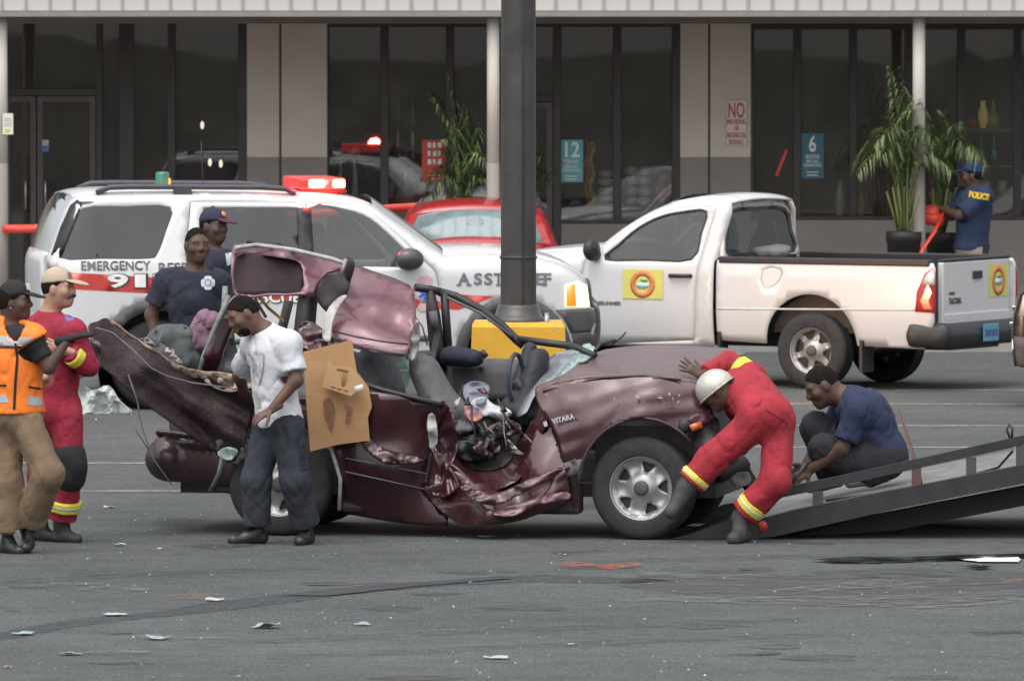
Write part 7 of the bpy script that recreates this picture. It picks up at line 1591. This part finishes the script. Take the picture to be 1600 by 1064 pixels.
tl_ = Vector(p.J['wrA'] + nrm((-.85, 0, -.5)) * .1); MB(tl_).tube([tl_ + Vector((.06, -.02, .10)), tl_, tl_ + Vector((-.16, .02, -.05))], [.014, .02, .025], 8).build('x', M_BLACKP); o = bpy.context.scene.objects['x']; o.name = 'winch_hook'; o.location = tl_; tag(o, 'black winch hook in the hands of the crouching man', 'hook')
# --- police officer by the palms
p = Person('police officer in navy shirt and blue cap gathering red tape by the palms', 92.6, dict(head=(1519, 275, 0), neck=(1524, 296, .0), chest=(1522, 325, 0), pel=(1518, 388, 0), shA=(1538, 306, -.18), shB=(1508, 306, .16), elA=(1498, 336, -.22), elB=(1486, 338, .2), wrA=(1470, 326, -.05), wrB=(1466, 330, .12), hipA=(1526, 400, -.08), hipB=(1512, 400, .08), knA=(1522, 458, -.08), knB=(1510, 458, .08), anA=(1526, 506, -.04), anB=(1514, 506, .1), toeA=(1508, 513, -.08), toeB=(1496, 511, .08)), cf=(-.72, .69, 0), hf=(-.95, .2, -.15), skin=SKIN_D, k=1.02, base_z=.15, fat=1.15)
p.body([p.hand('A', (-1, .1, 0), (0, .8, -.3), .6), p.hand('B', (-1, -.1, 0), (0, -.8, -.3), .6)]); p.hair(.006, low=-.05); t = p.shirt(mat('police_navy', (.018, .034, .075), .9, var=.12, scale=9, bump=.15), sleeve=.9, off=.026, hem=.02, flare=.03, wr=.009)
p.pants(mat('police_khaki', (.26, .23, .19), .9, var=.1), off=.016, waist=.05); p.belt(M_BLKC, .0, .02); p.shoe('A', M_SHOE); p.shoe('B', M_SHOE); p.cap(mat('cap_blue', (.018, .05, .14), .85))
decal_text('lettering', 'POLICE', t, mat('police_yellow', (.70, .45, .03), .7), p.root, p.o, 1530, 306, 10.5, 32, 10, .06, .006)
hl_ = P(1540, 388, 92.35); MB(p.o).box(hl_ + Vector((-.03, -.03, -.1)), hl_ + Vector((.03, .03, .05)), bev=.01).build('holster', M_BLKC, p.root)
tb = P(1453, 338, 92.55); s2 = SDF(); s2.wr = .02; s2.wsc = 16; s2.ell((0, 0, 0), (.09, .08, .09)).ell((.06, 0, -.04), (.08, .07, .06)).ell((-.07, 0, .05), (.05, .05, .05)).ell((.03, .02, .06), (.06, .05, .05))
o = sdf_obj('tape_bunch', s2, M_TAPE, None, .016, (0, 0, 0)); o.location = tb; tag(o, "crumpled bunch of red caution tape held in the officer's hands", 'caution tape')
mb = MB(tb); a, b = P(1474, 332, 92.5), P(1440, 392, 92.2); c = a.lerp(b, .5) + Vector((.02, 0, 0)); mb.tube([a, c, b, P(1432, 430, 92.1), P(1430, 500, 92.0)], [.018, .024, .024, .02, .02], 6, flat=.3); tag(mb.build('tape_tail', M_TAPE, None, tb), 'long red tape end trailing down beside the palm pots', 'caution tape')

# ================================================================ potted palms
M_FRX = [mat('palm_leaf_%d' % i, c, .55, var=.25, scale=6) for i, c in enumerate(((.075, .120, .034), (.160, .210, .070), (.026, .045, .018)))]
M_STEM = mat('palm_stem', (.16, .17, .05), .7, var=.25); M_POT = mat('black_pot', (.016, .016, .017), .6); M_SOIL = mat('pot_soil', (.15, .11, .06), .95, var=.3, scale=20)
def frond(base, tip, sag, L_leaf, rnd):
    """arching rib with two rows of drooping leaflets"""
    base, tip = Vector(base), Vector(tip); n = 18; pts = []; h = (tip - base); side = h.cross(Vector((0, 0, 1)))
    if side.length < .05: side = Vector((rnd.uniform(-1, 1), rnd.uniform(-1, 1), 0))
    side.normalize()
    for i in range(n + 1): t = i / n; q = base.lerp(tip, t); hz = t ** 1.7; pts.append(Vector((base.x + (tip.x - base.x) * hz, base.y + (tip.y - base.y) * hz, q.z + sag * 4 * t * (1 - t))))
    mb = MB(base); mb.tube(pts, [.008 * (1 - .75 * i / n) for i in range(n + 1)], 5)
    for i in range(5, n + 1):
        t = i / n; d = (pts[min(i + 1, n)] - pts[i - 1]).normalized(); L = L_leaf * math.sin(min(1, (t - .3) / .25 + .25) * math.pi / 2) * (1.15 - .6 * max(0, t - .6) / .4)
        for sg in (-1, 1):
            for jj in (0, .33):
                p0 = pts[i].lerp(pts[i - 1], (.5 if sg > 0 else 0) + jj); a = (side * sg * rnd.uniform(.75, 1) + d * rnd.uniform(.5, .9) + Vector((0, 0, rnd.uniform(-.1, .35)))).normalized(); w = a.cross(Vector((0, 0, 1)));
                w = w.normalized() * .0075 if w.length > .05 else Vector((.0075, 0, 0)); m1 = p0 + a * L * .5; e = p0 + a * L * .9 + Vector((0, 0, -L * rnd.uniform(.3, .75)))
                mb.add([p0, m1 - w, e, m1 + w], [(0, 1, 3), (1, 2, 3)], rnd.choice((0, 0, 1, 2)))
    return mb, base
def palm(pxc, pot_y0, pot_y1, pot_w, D, stems, lab, seed, z0=.15, Lleaf=.27):
    rnd = random.Random(seed); c = P(pxc, pot_y1, D); c.z = z0; t = thing('potted_palm', lab, 'palm', c, 'palms in black pots')
    s1 = D / FPX; r = pot_w / 2 * s1; zt_ = P(pxc, pot_y0, D).z - z0
    MB().lathe([(0, 0), (r * .78, 0), (r * .98, zt_ * .9), (r * 1.04, zt_ * .9), (r * 1.04, zt_), (r * .95, zt_), (r * .94, zt_ - .03)], n=22).build('pot', M_POT, t); MB().lathe([(0, zt_ - .025), (r * .95, zt_ - .03)], n=16).build('soil', M_SOIL, t)
    for i, (bx_, tx, ty, sg, dy) in enumerate(stems):
        b = Vector((c.x + (bx_ - pxc) * s1 * .35 + rnd.uniform(-.03, .03), D + rnd.uniform(-.06, .06), z0 + zt_ - .04)); tip = P(tx, ty, D + dy)
        mb, o_ = frond(b, tip, sg, Lleaf * rnd.uniform(.85, 1.15), rnd); mb.build('frond', rnd.sample(M_FRX, 3), t, b - c)
        if i % 2 == 0: MB().tube([b - c, (b - c).lerp(Vector(tip) - c, .30) + Vector((0, 0, sg * .55))], [.014, .011], 6).build('stem', M_STEM, t)
def rstems(pxc, spread, top, low, n, seed, sag=.25):
    rnd = random.Random(seed); out = []
    for i in range(n):
        a = -1 + 2 * (i + .5) / n; tx = pxc + a * spread + rnd.uniform(-9, 9); k = abs(a); ty = top + (low - top) * (k ** 1.4) + rnd.uniform(0, 32); out.append((pxc + a * 8, tx, ty, sag * (.25 + k) + rnd.uniform(0, .12), rnd.uniform(-.5, .5)))
    return out
palm(1412, 362, 490, 54, 92.35, rstems(1412, 74, 128, 280, 17, 4, .34) + [(1412, 1392, 112, .12, 0), (1412, 1400, 105, .1, .2)], 'tall potted palm in black pot standing in front of the cream post', 1)
palm(1472, 364, 490, 50, 92.95, rstems(1472, 74, 150, 270, 15, 5, .34), 'bushier potted palm in black pot between post and police officer', 2)
palm(722, 405, 490, 50, 92.9, rstems(722, 64, 150, 300, 17, 6, .34) + [(722, 700, 122, .1, 0), (722, 672, 150, .3, 0)], 'light green potted palm behind the red car', 3)
palm(812, 405, 490, 40, 94.0, rstems(826, 36, 150, 280, 10, 8, .3), 'darker potted palm by the shop door behind the lamp pole', 4)
